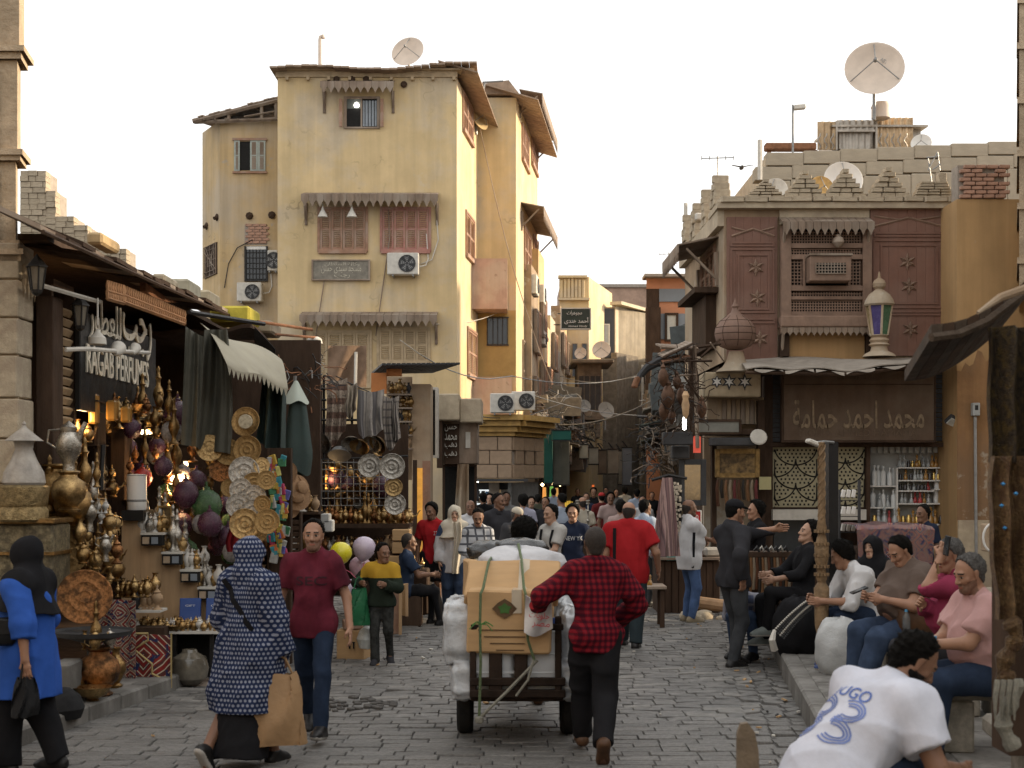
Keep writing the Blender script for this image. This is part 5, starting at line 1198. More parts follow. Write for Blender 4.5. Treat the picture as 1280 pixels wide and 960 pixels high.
sg=empty('arabic_shop_sign',P(720,411,52),'dark green shop sign with white Arabic writing jutting from the yellow house','sign')
mb=MB();mb.pb(702,386,737.5,410.5,52,.12);W(mb,'board',M('dark_green_board',(.035,.045,.035),.5,var=.2,bump=.05),sg,0)
mb=MB()
for q in((700.6,385,702,411.5),(737.5,385,739,411.5)):mb.pb(*q,51.97,.18)
mb.pb(702,384.6,737.5,386,51.97,.18);mb.pb(702,410.5,737.5,412,51.97,.18);W(mb,'frame',mDW,sg,0)
lettering(arabic('أحمد هندى'),m_white,P(720.5,401,51.97),.88,.25,extrude=.02,bold=.01,parent=sg)
lettering(arabic('مجوهرات'),m_white,P(718,391.5,51.97),.55,.18,extrude=.02,parent=sg)
lettering('Ahmed Hindy',m_white,P(722,408,51.97),.7,.09,extrude=.02,parent=sg)
mb=MB();mb.tube([P(697,392,52.1),P(702,392,52.1)],.02,5);mb.tube([P(692,406,52.1),P(702,406,52.1)],.02,5);W(mb,'bracket',m_iron,sg)
DC=37.0
cs=empty('corner_shop',(X(622,DC),DC,0),'corner shop clad in brown stone blocks under a gilded cornice','shop')
PC=Plane_((X(592,DC),DC,0),(1,0,0));pc=lambda px:X(px,DC)-X(592,DC);zc_=lambda py:Z(py,DC)
cw=pc(640);PC2=Plane_((X(640,DC),DC,0),(.42,1,0))
m_clad=M('brown_cladding',(.36,.255,.17),.65,var=.2,scale=2.5,bump=.15,spec=.4)
mb=MB();walls(mb,[(X(575,DC),DC+.05),(X(640,DC),DC+.05),(X(640,DC)+.8,DC+2.2),(X(575,DC),DC+4)],zc_(598),zc_(520));W(mb,'wall',mMo,cs,0)
clm=MB().box((0,0,0),(1,.08,1),0,0,.02).mesh('stone_block',m_clad,0)
for r_ in range(3):
 z0,z1=zc_(598-r_*17.5),zc_(598-(r_+1)*17.5)
 xs=[592,612,640]if r_%2 else[592,622,640]
 for a,b_ in zip(xs,xs[1:]):
  o=bpy.data.objects.new('stone_block',clm);COL.objects.link(o);o.parent=cs;o.location=PC.at((pc(a)+pc(b_))/2,(z0+z1)/2,0)-cs.location;o.scale=(pc(b_)-pc(a)-.015,1,z1-z0-.015)
 for j in range(3):
  a,b_=j*.72+(.2 if r_%2 else 0),(j+1)*.72;o=bpy.data.objects.new('stone_block',clm);COL.objects.link(o);o.parent=cs;o.location=PC2.at((a+b_)/2+.02,(z0+z1)/2,0)-cs.location;o.scale=(b_-a-.015,1,z1-z0-.015);o.rotation_euler=(0,0,PC2.rz)
m_gilt=M('gilded_cornice',(.50,.31,.10),.55,var=.25,scale=6,bump=.2)
mb=MB()
for k_,(a,b_,o_)in enumerate(((545,540,.10),(540,533,.22),(533,526,.36),(526,519,.5))):
 PC.box(mb,-.3,cw+.02+o_*.55,zc_(a)+.002*k_,zc_(b_),o_,o_+.3);PC2.box(mb,.05,2.2,zc_(a)+.002*k_,zc_(b_)-.003,o_,o_+.3)
W(mb,'cornice',m_gilt,cs,0)
mb=MB();mb.pb(570,598.5,660,602,DC-.9,1.0);W(mb,'canopy',mDg,cs,0)
mb=MB();mb.pb(572,601.5,598,603,DC-.88,.12);W(mb,'tube_light',m_lampw,cs,0)
mb=MB();mb.pb(611,603,624,700,DC+.1,.4);mb.pb(570,606,574,700,DC+.2,.4);W(mb,'column',mMo,cs,0)
mb=MB();mb.pb(574,603,640,612,DC+.3,.2);W(mb,'roller_box',mDg,cs,0)
mb=MB();mb.pb(626,610,640,690,DC+.35,.05);W(mb,'white_door',m_white,cs,0)
mb=MB();PC2.box(mb,.2,2.1,0,zc_(603),-.1,.1);W(mb,'shutter_side',m_grey,cs,0)
mb=MB();mb.pb(571,604,612,700,DC+1.3,.05);W(mb,'back_wall',mDW,cs,0)
ps=empty('phone_display',P(592,690,DC+1.2),'lit wall of boxed gadgets inside the corner shop','display')
mb=MB();mb.pb(574,612,611,690,DC+1.2,.04);W(mb,'back_panel',M('lit_display',(.62,.66,.66),.6,var=.1,bump=0,emit=.9),ps,0)  # panel emits by itself to show the shop interior as lit
bxm=[M('gadget_blue',(.10,.22,.42),.5,bump=0),M('gadget_white',(.7,.7,.68),.5,bump=0),M('gadget_dark',(.02,.02,.025),.5,bump=0),M('gadget_tan',(.45,.40,.3),.5,bump=0)]
gm=[MB().box((0,0,0),(.2,.06,.22),0,0,.01).mesh('boxed_gadget',m,0)for m in bxm]
for r_ in range(8):
 for c_ in range(7):
  if rs2.random()<.8:
   o=bpy.data.objects.new('boxed_gadget',rs2.choice(gm));COL.objects.link(o);o.parent=ps;o.location=P(577+c_*5.4,617+r_*8.5,DC+1.12)-ps.location;o.scale=(rs2.uniform(.3,.6),1,rs2.uniform(.4,.85))
for a,y in((583,634),(591,619),(597,646)):
 o=bpy.data.objects.new('boxed_gadget',gm[2]);COL.objects.link(o);o.parent=ps;o.location=P(a+4,y,DC+1.05)-ps.location;o.scale=(.8,1,1.4)
mb=MB();mb.lathe([(.0,-.08),(.08,-.05),(.1,0),(.08,.05),(.0,.08)],12,P(588,614,DC+.9));tag(mb.build('bulb',m_lampw),'bright round white bulb inside the corner shop','bulb')
for k_,(a,y,dd)in enumerate(((628,517,DC-.3),(654,514,DC+.6))):
 pl=Plane_((X(a,dd),dd,0),(1,0,0));ac_unit(pl,0,Z(y,dd),.5 if k_==2 else .62,.5,['white air conditioner standing on the gilded cornice','dusty air conditioner at the right end of the gilded cornice','small white condenser at the left of the gilded cornice'][k_],pipe=False)
DK=28.0
kb=empty('kiosk',(X(568,DK),DK,0),'brown timber kiosk with raised Arabic letters on its side, left of the corner shop','kiosk')
mb=MB();mb.pb(548,520,596,580,DK,2,0,.02);W(mb,'body',m_wood,kb,0)
mb=MB();mb.pb(546,492,574,525,DK-.5,1.5,0,.02);mb.pb(574.5,498,602,528,DK-.3,1.4,0,.02);W(mb,'roof_box',mLi,kb,0)
mb=MB();mb.pb(546,525.5,553,585,DK-.25,.3);mb.pb(555,530,574,580,DK-.06,.07);W(mb,'side_board',mWd,kb,0)
for k_ in range(4):lettering(arabic(['حسن','محمد','على','فضة'][k_])if k_ not in(2,3)else arabic('ذهب'.replace('ذ','د')),mDW,P(563.5,535+k_*11,DK-.1),.24,.13,extrude=.03,parent=kb)
mb=MB();mb.pb(582,540,588,560,DK-.02,.03);W(mb,'notice',mDW,kb,0)
mb=MB();mb.pb(553,581,556,690,DK+.2,.12);mb.pb(593,581,596,690,DK+.2,.12);mb.pb(556,578,593,583,DK+.1,.2);W(mb,'post',mWd,kb,0)
mb=MB();mb.pb(556,583,593,692,DK+1.9,.05);W(mb,'dark_inside',m_black,kb,0)  # black panel in place of the kiosk's shaded depth
mb=MB();mb.grid(lambda u,v:P(572+14*u-4*v*(1-u),580+62*v,DK-.05+.06*math.sin(u*11)),14,6,thick=.02);W(mb,'hanging_sack',mOw,kb)
gl=empty('display_window',(X(540,DK-1),DK-1,Z(572,DK-1)),'tall white framed window box with a pink cloth inside','window box')
mb=MB()
for q in((534,484,537,572),(544,484,547,572)):mb.pb(*q,DK-1.2,.5)
mb.pb(537,484,544,487,DK-1.2,.5);mb.pb(537,569,544,572,DK-1.2,.5);W(mb,'frame',mDW,gl,0)
mb=MB();mb.pb(537,487,544,569,DK-.8,.03);W(mb,'pane',m_glass,gl,0)
mb=MB();mb.grid(lambda u,v:P(535.5+3*u+1*math.sin(v*5),489+56*v,DK-1.22+.02*math.sin(u*9)),6,8,thick=.02,mi=0);W(mb,'pink_cloth',M('pink_cloth',(.75,.10,.32),.8,bump=.1),gl)
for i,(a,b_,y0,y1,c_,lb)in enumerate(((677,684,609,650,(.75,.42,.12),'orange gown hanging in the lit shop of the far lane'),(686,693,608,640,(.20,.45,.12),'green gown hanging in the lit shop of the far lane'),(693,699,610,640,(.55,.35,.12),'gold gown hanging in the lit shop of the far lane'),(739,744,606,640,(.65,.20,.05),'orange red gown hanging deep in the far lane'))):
 mb=MB();mb.grid(lambda u,v:P(a+(b_-a)*(u*(.6+.4*v)+.2*(1-v)),y0+(y1-y0)*v,46.5+.04*math.sin(u*20)),10,4,thick=.03);tag(mb.build('hanging_gown',M(f'gown_{i}',c_,.7,bump=.1,emit=.35)),lb,'clothing','lit gowns of the far lane')  # emission put into the cloth so the gowns look lamp-lit
mb=MB()
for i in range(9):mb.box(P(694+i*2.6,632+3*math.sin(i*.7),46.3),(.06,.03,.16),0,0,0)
tag(mb.build('gold_bunting',M('gold_cloth',(.70,.45,.06),.5,var=.3,bump=.1,emit=.4)),'gold fringe of costumes hung across the lit shop','costume')  # the fringe cloth carries its own glow too
for a,y in((678,606),(690,603.5),(700,606)):
 mb=MB();mb.lathe([(.0,-.05),(.05,-.02),(.05,.02),(.0,.06)],8,P(a,y,46));tag(mb.build('bulb',m_lamp),'glowing warm bulb over the costumes in the far lane','bulb','warm bulbs of the far lane')
 # ---------- cables
def CA(pts,r,lb,mat=None,grp='cables strung across the street'):
 out=[]
 for a,b_ in zip(pts,pts[1:]):
  a,b_=Vector(a),Vector(b_);L=(b_-a).length
  for k in range(7 if b_ is not pts[-1]else 8):
   t=k/8;p=a.lerp(b_,t);p.z-=.035*L*4*t*(1-t);out.append(p)
 out.append(Vector(pts[-1]));return PT('overhead_cable',out,r,mat or m_iron,lb,'cable',grp,4)
CA([P(470,470,27),P(700,505,44)],.012,'thin cable from the stall roof past the yellow house corner')
CA([P(500,425,30),P(640,470,40),P(800,470,45)],.014,'cable crossing the lane in front of the lower balcony',m_grey)
CA([P(540,405,40.5),P(655,372,48)],.012,'pale cable rising to the upper balcony',mDW)
CA([P(600,160,45),P(640,330,45),P(690,480,46)],.014,'long cable from the ochre dish down past the balconies',m_wood)
CA([P(420,470,26),P(560,500,32),P(660,520,44)],.012,'sagging cable over the kiosks')
CA([P(700,470,50),P(830,455,40)],.014,'cable across the far lane below the Arabic sign',m_grey)
CA([P(690,530,46),P(835,490,38)],.016,'low cable across the far lane to the timber brackets',m_grey)
CA([P(655,490,45),P(810,520,48)],.014,'crossing cable above the projecting boxes',m_grey)
rc=random.Random(5)
def TG(n,fn,name,lb,mat,sc=1):
 mb=MB()
 for i in range(n):
  p=fn();pts=[p];q=Vector((rc.uniform(-1,1),rc.uniform(-1,1),rc.uniform(-.6,.6))).normalized()
  for k in range(rc.randint(3,6)):
   q=(q+Vector((rc.uniform(-1,1),rc.uniform(-1,1),rc.uniform(-1.1,.9)))*.8).normalized();p=p+q*rc.uniform(.12,.35)*sc;pts.append(p)
  mb.tube(pts,rc.choice([.012,.018,.026])*sc,4,rc.randint(0,2))
 tag(mb.build(name,mat),lb,None,None,'stuff')
def along(d0,d1,side,zlo,zhi,out):
 def f():
  d=rc.uniform(d0,d1);x=(left_x(d)+rc.uniform(.1,out))if side<0 else right_x(d)-rc.uniform(.1,out);return Vector((x,d,rc.uniform(zlo,zhi)))
 return f
TG(420,along(43,80,-1,2.9,4.6,1.3),'cable_tangle','tangled wires and junk over the left shops of the far lane',[m_iron,mDg,m_wood],.55)
TG(300,along(40,80,1,2.9,4.6,1.3),'cable_tangle','tangled wires and junk over the right shops of the far lane',[m_iron,mDg,m_wood],.55)
JB=['crooked plank','tin box','folded blind','wooden sign','cloth strip','wire basket']
jm=[M(f'junk_{i}',c,.8,var=.3,scale=5,bump=.3,streak=.3)for i,c in enumerate(((.15,.12,.09),(.20,.20,.19),(.10,.09,.08),(.25,.21,.155),(.09,.10,.10),(.20,.155,.11)))]
for i in range(130):
 sd_=-1 if i%2 else 1;d=rs2.uniform(48,80)if sd_<0 else rs2.uniform(31,76);x=left_x(d)+rs2.uniform(.1,.9)if sd_<0 else right_x(d)-rs2.uniform(.1,.9);z=rs2.uniform(2.5,5.4)if i<74 else 1.9+d*.030+rs2.uniform(0,1.5)
 mb=MB();w_,h_,t_=rs2.uniform(.4,1.3),rs2.uniform(.2,1.1),rs2.uniform(.08,.5);mb.box((x,d,z),(w_,t_,h_),rs2.uniform(-.4,.4),0,.01,rs2.uniform(-.2,.2),rs2.uniform(-.12,.12));mb.tube([(x,d,z+h_/2),(x-sd_*-.5,d+.2,z+h_/2+.25)],.02,4)
 tag(mb.build('jutting_board',jm[i%6]),('wide' if w_>.85 else 'narrow')+' '+('tall ' if h_>.65 else 'flat ')+['brown','grey','black','tan','slate','rust'][i%6]+' '+JB[i%6]+' over the far lane, '+('left' if sd_<0 else 'right')+' side','board','boards jutting over the far lane')
for i,(px0,px1,y,d,mt,lb)in enumerate(((764,782,470,76,m_gf,'narrow grey beige facade at the left end of the far lane'),(780,800,500,84,m_gw,'low dark board front at the very end of the far lane'),(798,822,452,72,m_gf,'grey beige facade with pale pipes at the right end of the far lane'),(818,842,470,58,m_gw,'dark board house before the striped house'))):
 h_=house(px0,px1,y,d,mt,lb,4)
 for k in range(3):opening(h_,px0+3,px0+8,y+12+k*26,y+28+k*26,d-.01,m_glass,m_wood,.8);opening(h_,px1-9,px1-4,y+12+k*26,y+28+k*26,d-.01,m_glass,m_wood,.8)
 if i==2:
  for k in range(3):mb=MB();mb.tube([P(803+k*5,y+4,d-.1),P(803+k*5,y+120,d-.1)],.07,6);W(mb,'drain_pipe',mDW,h_)
for i,(px,y,d,s_,lb)in enumerate(((726,442,63,.27,'white dish above the grey bay box'),(752,438,66,.42,'pale larger dish right of the grey bay box'),(716,512,50,.28,'dull round dish left below the bay box'),(730,508,52,.24,'dull dish between two others below the bay box'),(757,513,51,.30,'dark dish right below the bay box'))):
 dish((X(px,d),d,Z(y,d)),s_,(-.3+.15*i,-.9,.3),lb,'dishes of the far lane',m_dish if i<2 else m_dish2,.7)
TG(170,along(44,70,-1,3.0,4.8,1.5),'cable_tangle','pale wires and fittings caught in the left shops of the far lane',[mDW,m_grey,m_dish2],.42)  # pale tangle added for small highlights in the lane
TG(120,along(38,66,1,2.8,4.6,1.2),'cable_tangle','pale wires and fittings caught in the right shops of the far lane',[mDW,m_grey,m_dish2],.42)  # same pale highlights, right side
# ---------- shops under the carved house
m_cloth=M('dusty_canvas',(.33,.29,.245),.9,var=.2,scale=4,bump=.25,streak=.3)
FD=DR-.55
cv=empty('canvas_awning',P(1060,456,FD),'torn dusty canvas awning above the brown sign board','awning')
a0,a1=P(932,462,DR-1.7),P(1204,444,DR-1.5)
def awn(u,v):
 f=a0.lerp(a1,u);b_=Vector((f.x+(.1-.2*u),DR-.05,Z(448,DR)-.02));p=f.lerp(b_,v);p.z+=.05*math.sin(u*23)*.5*(1-v)+.03*math.sin(u*9+v*5)-.10*math.sin(pi*u)*(1-v);return p
mb=MB();mb.grid(awn,60,5,thick=(0,0,.02));W(mb,'canvas',m_cloth,cv,60)
for k in range(7):
 u=.04+.14*k;mb=MB();p=awn(u,0);q=awn(min(1,u+.13),0)
 mb.grid(lambda s,t:p.lerp(q,s)+Vector((0,-.02-.03*t,-.02-(.03+.03*math.sin(s*6+k))*t)),8,2,thick=.012);W(mb,'canvas_flap',m_cloth,cv,60)
mb=MB();mb.tube([awn(0,0)-Vector((0,0,.05)),awn(.5,0)-Vector((0,0,.05)),awn(1,0)-Vector((0,0,.05))],.03,5);W(mb,'pole',mWd,cv)
sgb=empty('shop_board',P(1073,552,FD),'large faded brown shop board with worn raised Arabic writing','sign')
m_bb=M('brown_board',(.115,.075,.05),.75,var=.22,scale=3,bump=.15,streak=.35,col2=(.14,.10,.07))
mb=MB();mb.pb(979,463,1168,551,FD,.1,0,.01);W(mb,'board',m_bb,sgb,0)
mb=MB()
for q in((977,461.5,979,553),(1168,461.5,1170,553)):mb.pb(*q,FD-.02,.13)
mb.pb(979,461.5,1168,463,FD-.02,.13);mb.pb(979,551,1168,553,FD-.02,.13);mb.pb(981,480,1166,481,FD-.012,.012);W(mb,'frame',mWd,sgb,0)
m_fad=M('faded_letters',(.235,.175,.115),.8,var=.4,scale=9,bump=.1)
lettering(arabic('محمد احمد حمامة'),m_fad,P(1073,518,FD-.004),2.35,.52,extrude=.012,bold=.012,parent=sgb)
lettering('MOHD. AHMED HAMAMA',M('ghost_letters',(.135,.095,.065),.8,var=.3,bump=0),P(1073,541,FD-.004),2.1,.12,extrude=.006,parent=sgb)
lettering(arabic('تجارة العطور'),M('ghost_letters',(.1,.1,.1)),P(1073,472,FD-.004),.9,.14,extrude=.006,parent=sgb)
sf=empty('perfume_shop',P(1075,745,DR),'perfume shop front with dark posts under the brown board','shop')
mb=MB()
for q in((956,470,966,745),(1083,556,1088,745),(1180,455,1187,745)):mb.pb(*q,DR-.2,.3)
mb.pb(955,452,1190,462,DR-.25,.3);mb.pb(956.2,553.5,1180,558.5,DR-.22,.25);W(mb,'post',mWd,sf,0)
mb=MB()
for k in range(15):mb.pb(1169.5,462+k*6,1180,467.2+k*6,DR-.15,.05)
for k in range(15):mb.pb(966,463+k*6,978,468.2+k*6,DR-.15,.05)
W(mb,'louvre',mDg,sf,0)
mb=MB();mb.pb(1187.5,534,1195,642,DR-.3,.15);W(mb,'white_post',m_white,sf,0)
mb=MB();mb.pb(966,690,1083,745,DR-.1,.15);W(mb,'stall_riser',mWd,sf,0)
m_scr=M('cream_screen',(.40,.36,.235),.65,var=.12,scale=4,bump=.1,streak=.25)
def screen(px0,px1,py0,py1,d,lb,half):
 o=empty('pierced_screen',P((px0+px1)/2,py1,d),lb,'screen','pierced cream screens');k=F/d
 x0,x1,z0,z1=X(px0,d),X(px1,d),Z(py1,d),Z(py0,d);mb=MB();mb.pb(px0,py0,px1,py1,d,.04);W(mb,'panel',m_scr,o,0)
 R_=(x1-x0)/2 if not half else(x1-x0)*.62;arcs=MB();dots=MB()
 cxs=[(x0+x1)/2]if not half else[x0+.05]
 cx=cxs[0];pitch=R_*.92;row=0;zt=z1
 def inside(x,z):return x0+.01<x<x1-.01 and z0+.01<z<z1-.01
 centers=[]
 while zt>z0-R_*.4:
  off=0 if row%2==0 else pitch
  for j in range(-3,4):centers.append((cx+off+2*pitch*j,zt,row))
  zt-=R_*.52;row+=1
 for(ax,az,rw)in centers:
  path=[]
  for s in range(25):
   an=pi+pi*s/24;q=(ax+pitch*math.cos(an),az+R_*.78*math.sin(an))
   if inside(*q):path.append((q[0],d-.012,q[1]))
   elif len(path)>1:arcs.tube(path,.012,4);path=[]
   else:path=[]
  if len(path)>1:arcs.tube(path,.012,4)
  pass
 zz=z0+.05;rw_=0
 while zz<z1-.03:
  xx=x0+.05+(.03 if rw_%2 else 0)
  while xx<x1-.04:
   if min(abs(math.hypot((xx-ax)/pitch,(zz-az)/(R_*.78))-1)*pitch if zz<az+.02 else 9 for ax,az,_ in centers)>.035:dots.box((xx,d-.004,zz),(.030,.012,.034))
   xx+=.075
  zz+=.066;rw_+=1
 for(ax,az,rw)in centers:
  if rw%2==1 and x0+.02<ax<x1-.02 and az-R_*.8<z1:arcs.tube([(ax,d-.012,max(z0,az-R_*.75)),(ax,d-.012,min(z1,az))],.010,4)
 W(arcs,'arc_pattern',m_iron,o);tag(W(dots,'pierced_holes',m_black,o,0),kind='stuff')
 fr=MB()
 for q in((px0-1.5,py0,px0,py1),(px1,py0,px1+1.5,py1)):fr.pb(*q,d-.03,.08)
 fr.pb(px0,py1,px1,py1+2,d-.03,.08);W(fr,'frame',mWd,o,0)
screen(966,1023,559,634,DR-.05,'left pierced cream screen with dark arcs behind the carved post',False)
screen(1031,1082,559,634,DR-.06,'right pierced cream screen with dark arcs, cut by the black pole',False)
mb=MB();mb.pb(966,637,1083,650,DR-.35,.4);tag(mb.build('window_ledge',mDW),'pale ledge below the pierced cream screens','ledge')
mb=MB();mb.pb(967,636,1024,690,DR-.1,.05);tag(mb.build('glass_counter',m_glass),'dark glass counter front below the left pierced screen','counter')
pf=empty('perfume_shelves',P(1137,745,DR+.3),'white lit-looking shelf unit full of perfume bottles behind the seller','shelf')
m_shelf=M('shelf_white',(.46,.47,.46),.5,var=.1,scale=2,bump=.05)
mb=MB();mb.pb(1088,558,1182,745,DR+.35,.05);W(mb,'back_panel',m_shelf,pf,0)
SHY=[(1088,1120,607),(1088,1120,634),(1123,1182,584),(1123,1182,600),(1123,1168,613),(1123,1182,629),(1168,1182,611),(1088,1182,655)]
for a,b_,y in SHY:
 mb=MB();mb.pb(a,y,b_,y+1.6,DR-.02,.36);W(mb,'shelf_board',m_white,pf,0)
mb=MB();mb.pb(1120.5,585,1122.5,655,DR-.02,.36);W(mb,'divider',m_white,pf,0)
mb=MB()
for k in range(12):mb.pb(1089+k*7.8,556,1094+k*7.8,566,DR+.1,.05)
W(mb,'valance',m_shelf,pf,0)
def lathe_proto(name,prof,mat,n=10):return MB().lathe(prof,n).mesh(name,mat,50)
m_bw=M('white_plastic',(.66,.67,.66),.35,var=.05,bump=0);m_bcl=M('clear_bottle',(.40,.42,.42),.12,var=.2,bump=0,spec=.7);m_bam=M('amber_bottle',(.38,.20,.05),.15,var=.3,bump=0,spec=.7)
m_bdk=M('dark_bottle',(.04,.035,.035),.2,var=.3,bump=0,spec=.6);m_bred=M('red_bottle',(.40,.05,.05),.25,var=.3,bump=0,spec=.6);m_bgold=M('gold_cap',(.60,.42,.14),.3,metal=.8,var=.2,bump=0)
spray=[(.0,0),(.042,0),(.045,.02),(.045,.2),(.03,.24),(.014,.25),(.014,.29),(.022,.295),(.022,.33),(.0,.335)]
flask=[(.0,0),(.045,0),(.05,.03),(.035,.1),(.018,.12),(.016,.14),(.025,.15),(.018,.18),(.03,.2),(.0,.25)]
jar=[(.0,0),(.04,0),(.04,.09),(.03,.11),(.03,.14),(.0,.14)]
BOT={'spray':lathe_proto('perfume_bottle',spray,m_bw),'clear':lathe_proto('perfume_bottle',flask,m_bcl),'amber':lathe_proto('perfume_bottle',flask,m_bam),'dark':lathe_proto('perfume_bottle',jar,m_bdk),'red':lathe_proto('perfume_bottle',flask,m_bred),'gold':lathe_proto('perfume_bottle',jar,m_bgold)}
def PU(me,name,loc,label,cat,group=None,sc=1,rz=None,rot=None):
 o=bpy.data.objects.new(name,me);COL.objects.link(o);o.location=loc;o.scale=(sc,sc,sc)if isinstance(sc,(int,float))else sc
 o.rotation_euler=rot or(0,0,rz if rz is not None else R.uniform(0,6.28));return tag(o,label,cat,group)
def BT(a,b_,y,kinds,step,lb,sc=1,d=DR+.1):
 px=a+step/2
 while px<b_-step*.3:
  PU(BOT[R.choice(kinds)],'perfume_bottle',P(px,y-.1,d)+Vector((0,R.uniform(-.06,.06),.002)),lb,'bottle','perfume bottles: '+lb.split(' on ')[-1],sc*R.uniform(.85,1.1));px+=step*R.uniform(.85,1.15)
BT(1089,1120,607,['spray'],6.2,'white spray bottle on the upper left shelf of the perfume shop',1.05);BT(1089,1120,634,['spray','clear'],6.2,'pale bottle on the lower left shelf of the perfume shop',1.05)
BT(1124,1182,600,['clear','amber','dark','gold'],5,'small mixed bottle on the top right shelf of the perfume shop',.9);BT(1124,1166,613,['dark','red','clear','dark'],4.6,'small dark bottle on the second right shelf of the perfume shop',.75)
BT(1124,1166,629,['clear','amber','clear','red'],5.5,'clear or amber flask on the third right shelf of the perfume shop',.85);BT(1168,1182,611,['spray'],6,'tall white bottle on the short shelf at the right of the perfume shop',1.1)
BT(1124,1182,584,['dark','amber','gold','clear'],5,'dark or amber bottle on the shelf under the valance',.9);BT(1168,1182,628.8,['spray'],6,'tall white bottle at the right end of the third shelf',1.05)
BT(1089,1182,655,['clear','amber','red','gold','dark','clear'],6,'coloured flask on the counter shelf of the perfume shop',1.2,DR-.0)
m_carp=M('carpet',(.20,.03,.025),.9,var=.4,scale=8,bump=.3,kind='carpet',k2=(.03,.03,.07),ks=5.5)
DCt=15.6
ct=empty('draped_counter',P(1117,720,DCt),'seller counter draped with a red and blue patterned carpet','counter')
mb=MB();mb.box((X(1117,DCt),DCt+.35,.75),(.78,.6,1.05));W(mb,'counter_box',mWd,ct,0)
def drp(u,v):
 x=X(1069,DCt)+(X(1166,DCt)-X(1069,DCt))*u
 if v<.35:return(x,DCt+.72-v/.35*.76,Z(655,DCt)+.012*math.sin(u*17)-.03*abs(u-.5))
 t=(v-.35)/.65;return(x*(1)+.02*math.sin(t*4+u*9),DCt-.05+.03*math.sin(u*14)*t,Z(656,DCt)-t*.95-.03*abs(u-.5))
mb=MB();mb.grid(drp,30,16,thick=(0,-.012,.0));W(mb,'carpet',m_carp,ct,60)
def flood(px,py,d,lb):
 o=empty('floodlight',P(px,py,d),lb,'lamp');mb=MB();mb.box(P(px,py,d),(.34,.08,.2),.3,0,.015,.9,.35);W(mb,'case',mDg,o,0)
 mb=MB();mb.box(P(px,py,d)+Vector((-.01,-.035,-.035)),(.28,.03,.15),.3,0,0,.9,.35);W(mb,'lens',M('lens',(.5,.5,.46),.2,bump=0),o,0);return o
flood(1194,527,DR-.8,'black floodlight with pale lens at the right end of the brown board')
# ---------- left end of that front: star panel, mirrors, signs
EP=DR-.2
st=empty('star_panel',P(916,497,EP),'peeling cream box panel with three cut-out stars under the onion dome','panel')
mb=MB();mb.pb(881,465,951,496,EP-.6,.8,0,.02);W(mb,'box_panel',M('peeling_cream',(.46,.37,.25),.85,var=.2,scale=4,bump=.4,streak=.5,patch=(.22,.15,.1)),st,0)
for a in(890,905,924):
 mb=MB();mb.prism([(X(a,EP)-X(640,EP)+x,Z(480,EP)+z)for x,z in star_poly(.15 if a>900 else .11,.07)],.02,Matrix.Translation((0,EP-.62,0)));W(mb,'star',mDg,st,0)
 mb=MB();mb.prism([(X(a,EP)-X(640,EP)+x,Z(480,EP)+z)for x,z in star_poly(.09,.035)],.02,Matrix.Translation((0,EP-.64,0)));W(mb,'star_centre',m_white,st,0)
lw=empty('timber_shop_front',P(915,745,EP),'dark timber shop front with mirror and belts left of the perfume shop','shop')
mb=MB();mb.pb(884,497,955,530,EP,.3);mb.pb(880,530,956,745,EP+.4,.2);W(mb,'back_wall',mOw,lw,0)
mb=MB();mb.pb(862,430,868,745,EP-.6,.2);mb.pb(890,556,896,745,EP-.25,.2);mb.pb(948,500,956,745,EP-.28,.25);W(mb,'post',mWd,lw,0)
mb=MB();mb.pb(866,536,956,543,EP-.65,.8);W(mb,'shelf_beam',mWd,lw,0)
for k in range(9):
 mb=MB();mb.pb(897+k*5.8,500,902+k*5.8,530,EP-.05,.04);W(mb,'plank',m_wood if k%2 else mOw,lw,0)
def FR(px0,py0,px1,py1,d,t,frame_m,pane_m,name,lb,cat,group=None):
 o=empty(name,P((px0+px1)/2,py1,d),lb,cat,group);mb=MB()
 mb.pb(px0,py0,px0+t,py1,d,.06,0,.01);mb.pb(px1-t,py0,px1,py1,d,.06,0,.01);mb.pb(px0+t,py0,px1-t,py0+t,d+.002,.056);mb.pb(px0+t,py1-t,px1-t,py1,d+.002,.056);W(mb,'frame',frame_m,o,0)
 mb=MB();mb.pb(px0+t,py0+t,px1-t,py1-t,d+.03,.02);W(mb,'pane',pane_m,o,0);return o
m_mirror=M('mirror',(.55,.5,.42),.06,metal=1,var=.1,bump=0);m_pict=M('dark_picture',(.10,.065,.03),.5,var=.6,scale=14,bump=.3,col2=(.28,.18,.07));m_gold=M('gilt_frame',(.30,.19,.07),.5,metal=.4,var=.4,scale=12,bump=.4)
FR(849,574,883,632,EP-1.5,7,mDg,m_mirror,'mirror','black framed upright mirror hanging beside the striped scarves','mirror')
FR(894,561,950,597,EP-.5,6,m_gold,m_pict,'framed_picture','wide dark picture in a gilt frame above the hanging belts','picture')
FR(866,524,927,543,EP-.75,3,mWd,M('grey_case',(.23,.23,.2),.4,var=.15,bump=0),'display_case','long grey glass case lying on the shop beam under the star panel','display case')
for a,b_,y0,y1,dd,lb in((829,866,540,556,EP-2.0,'black flat sign box hanging at the street end of the timber front'),(888,945,547,557,EP-.9,'long black sign board below the grey glass case'),(840,862,557,573,EP-1.6,'grey speaker-like box below the black sign')):
 mb=MB();mb.pb(a,y0,b_,y1,dd,.25,0,.015);tag(mb.build('sign_board',mDg),lb,'sign')
mb=MB();mb.pb(867,545,876,566,EP-1.3,.05);tag(mb.build('red_poster',M('red_poster',(.55,.08,.05),.6,var=.2,scale=5,bump=0,emit=.5)),'glowing red poster above the black mirror','poster')
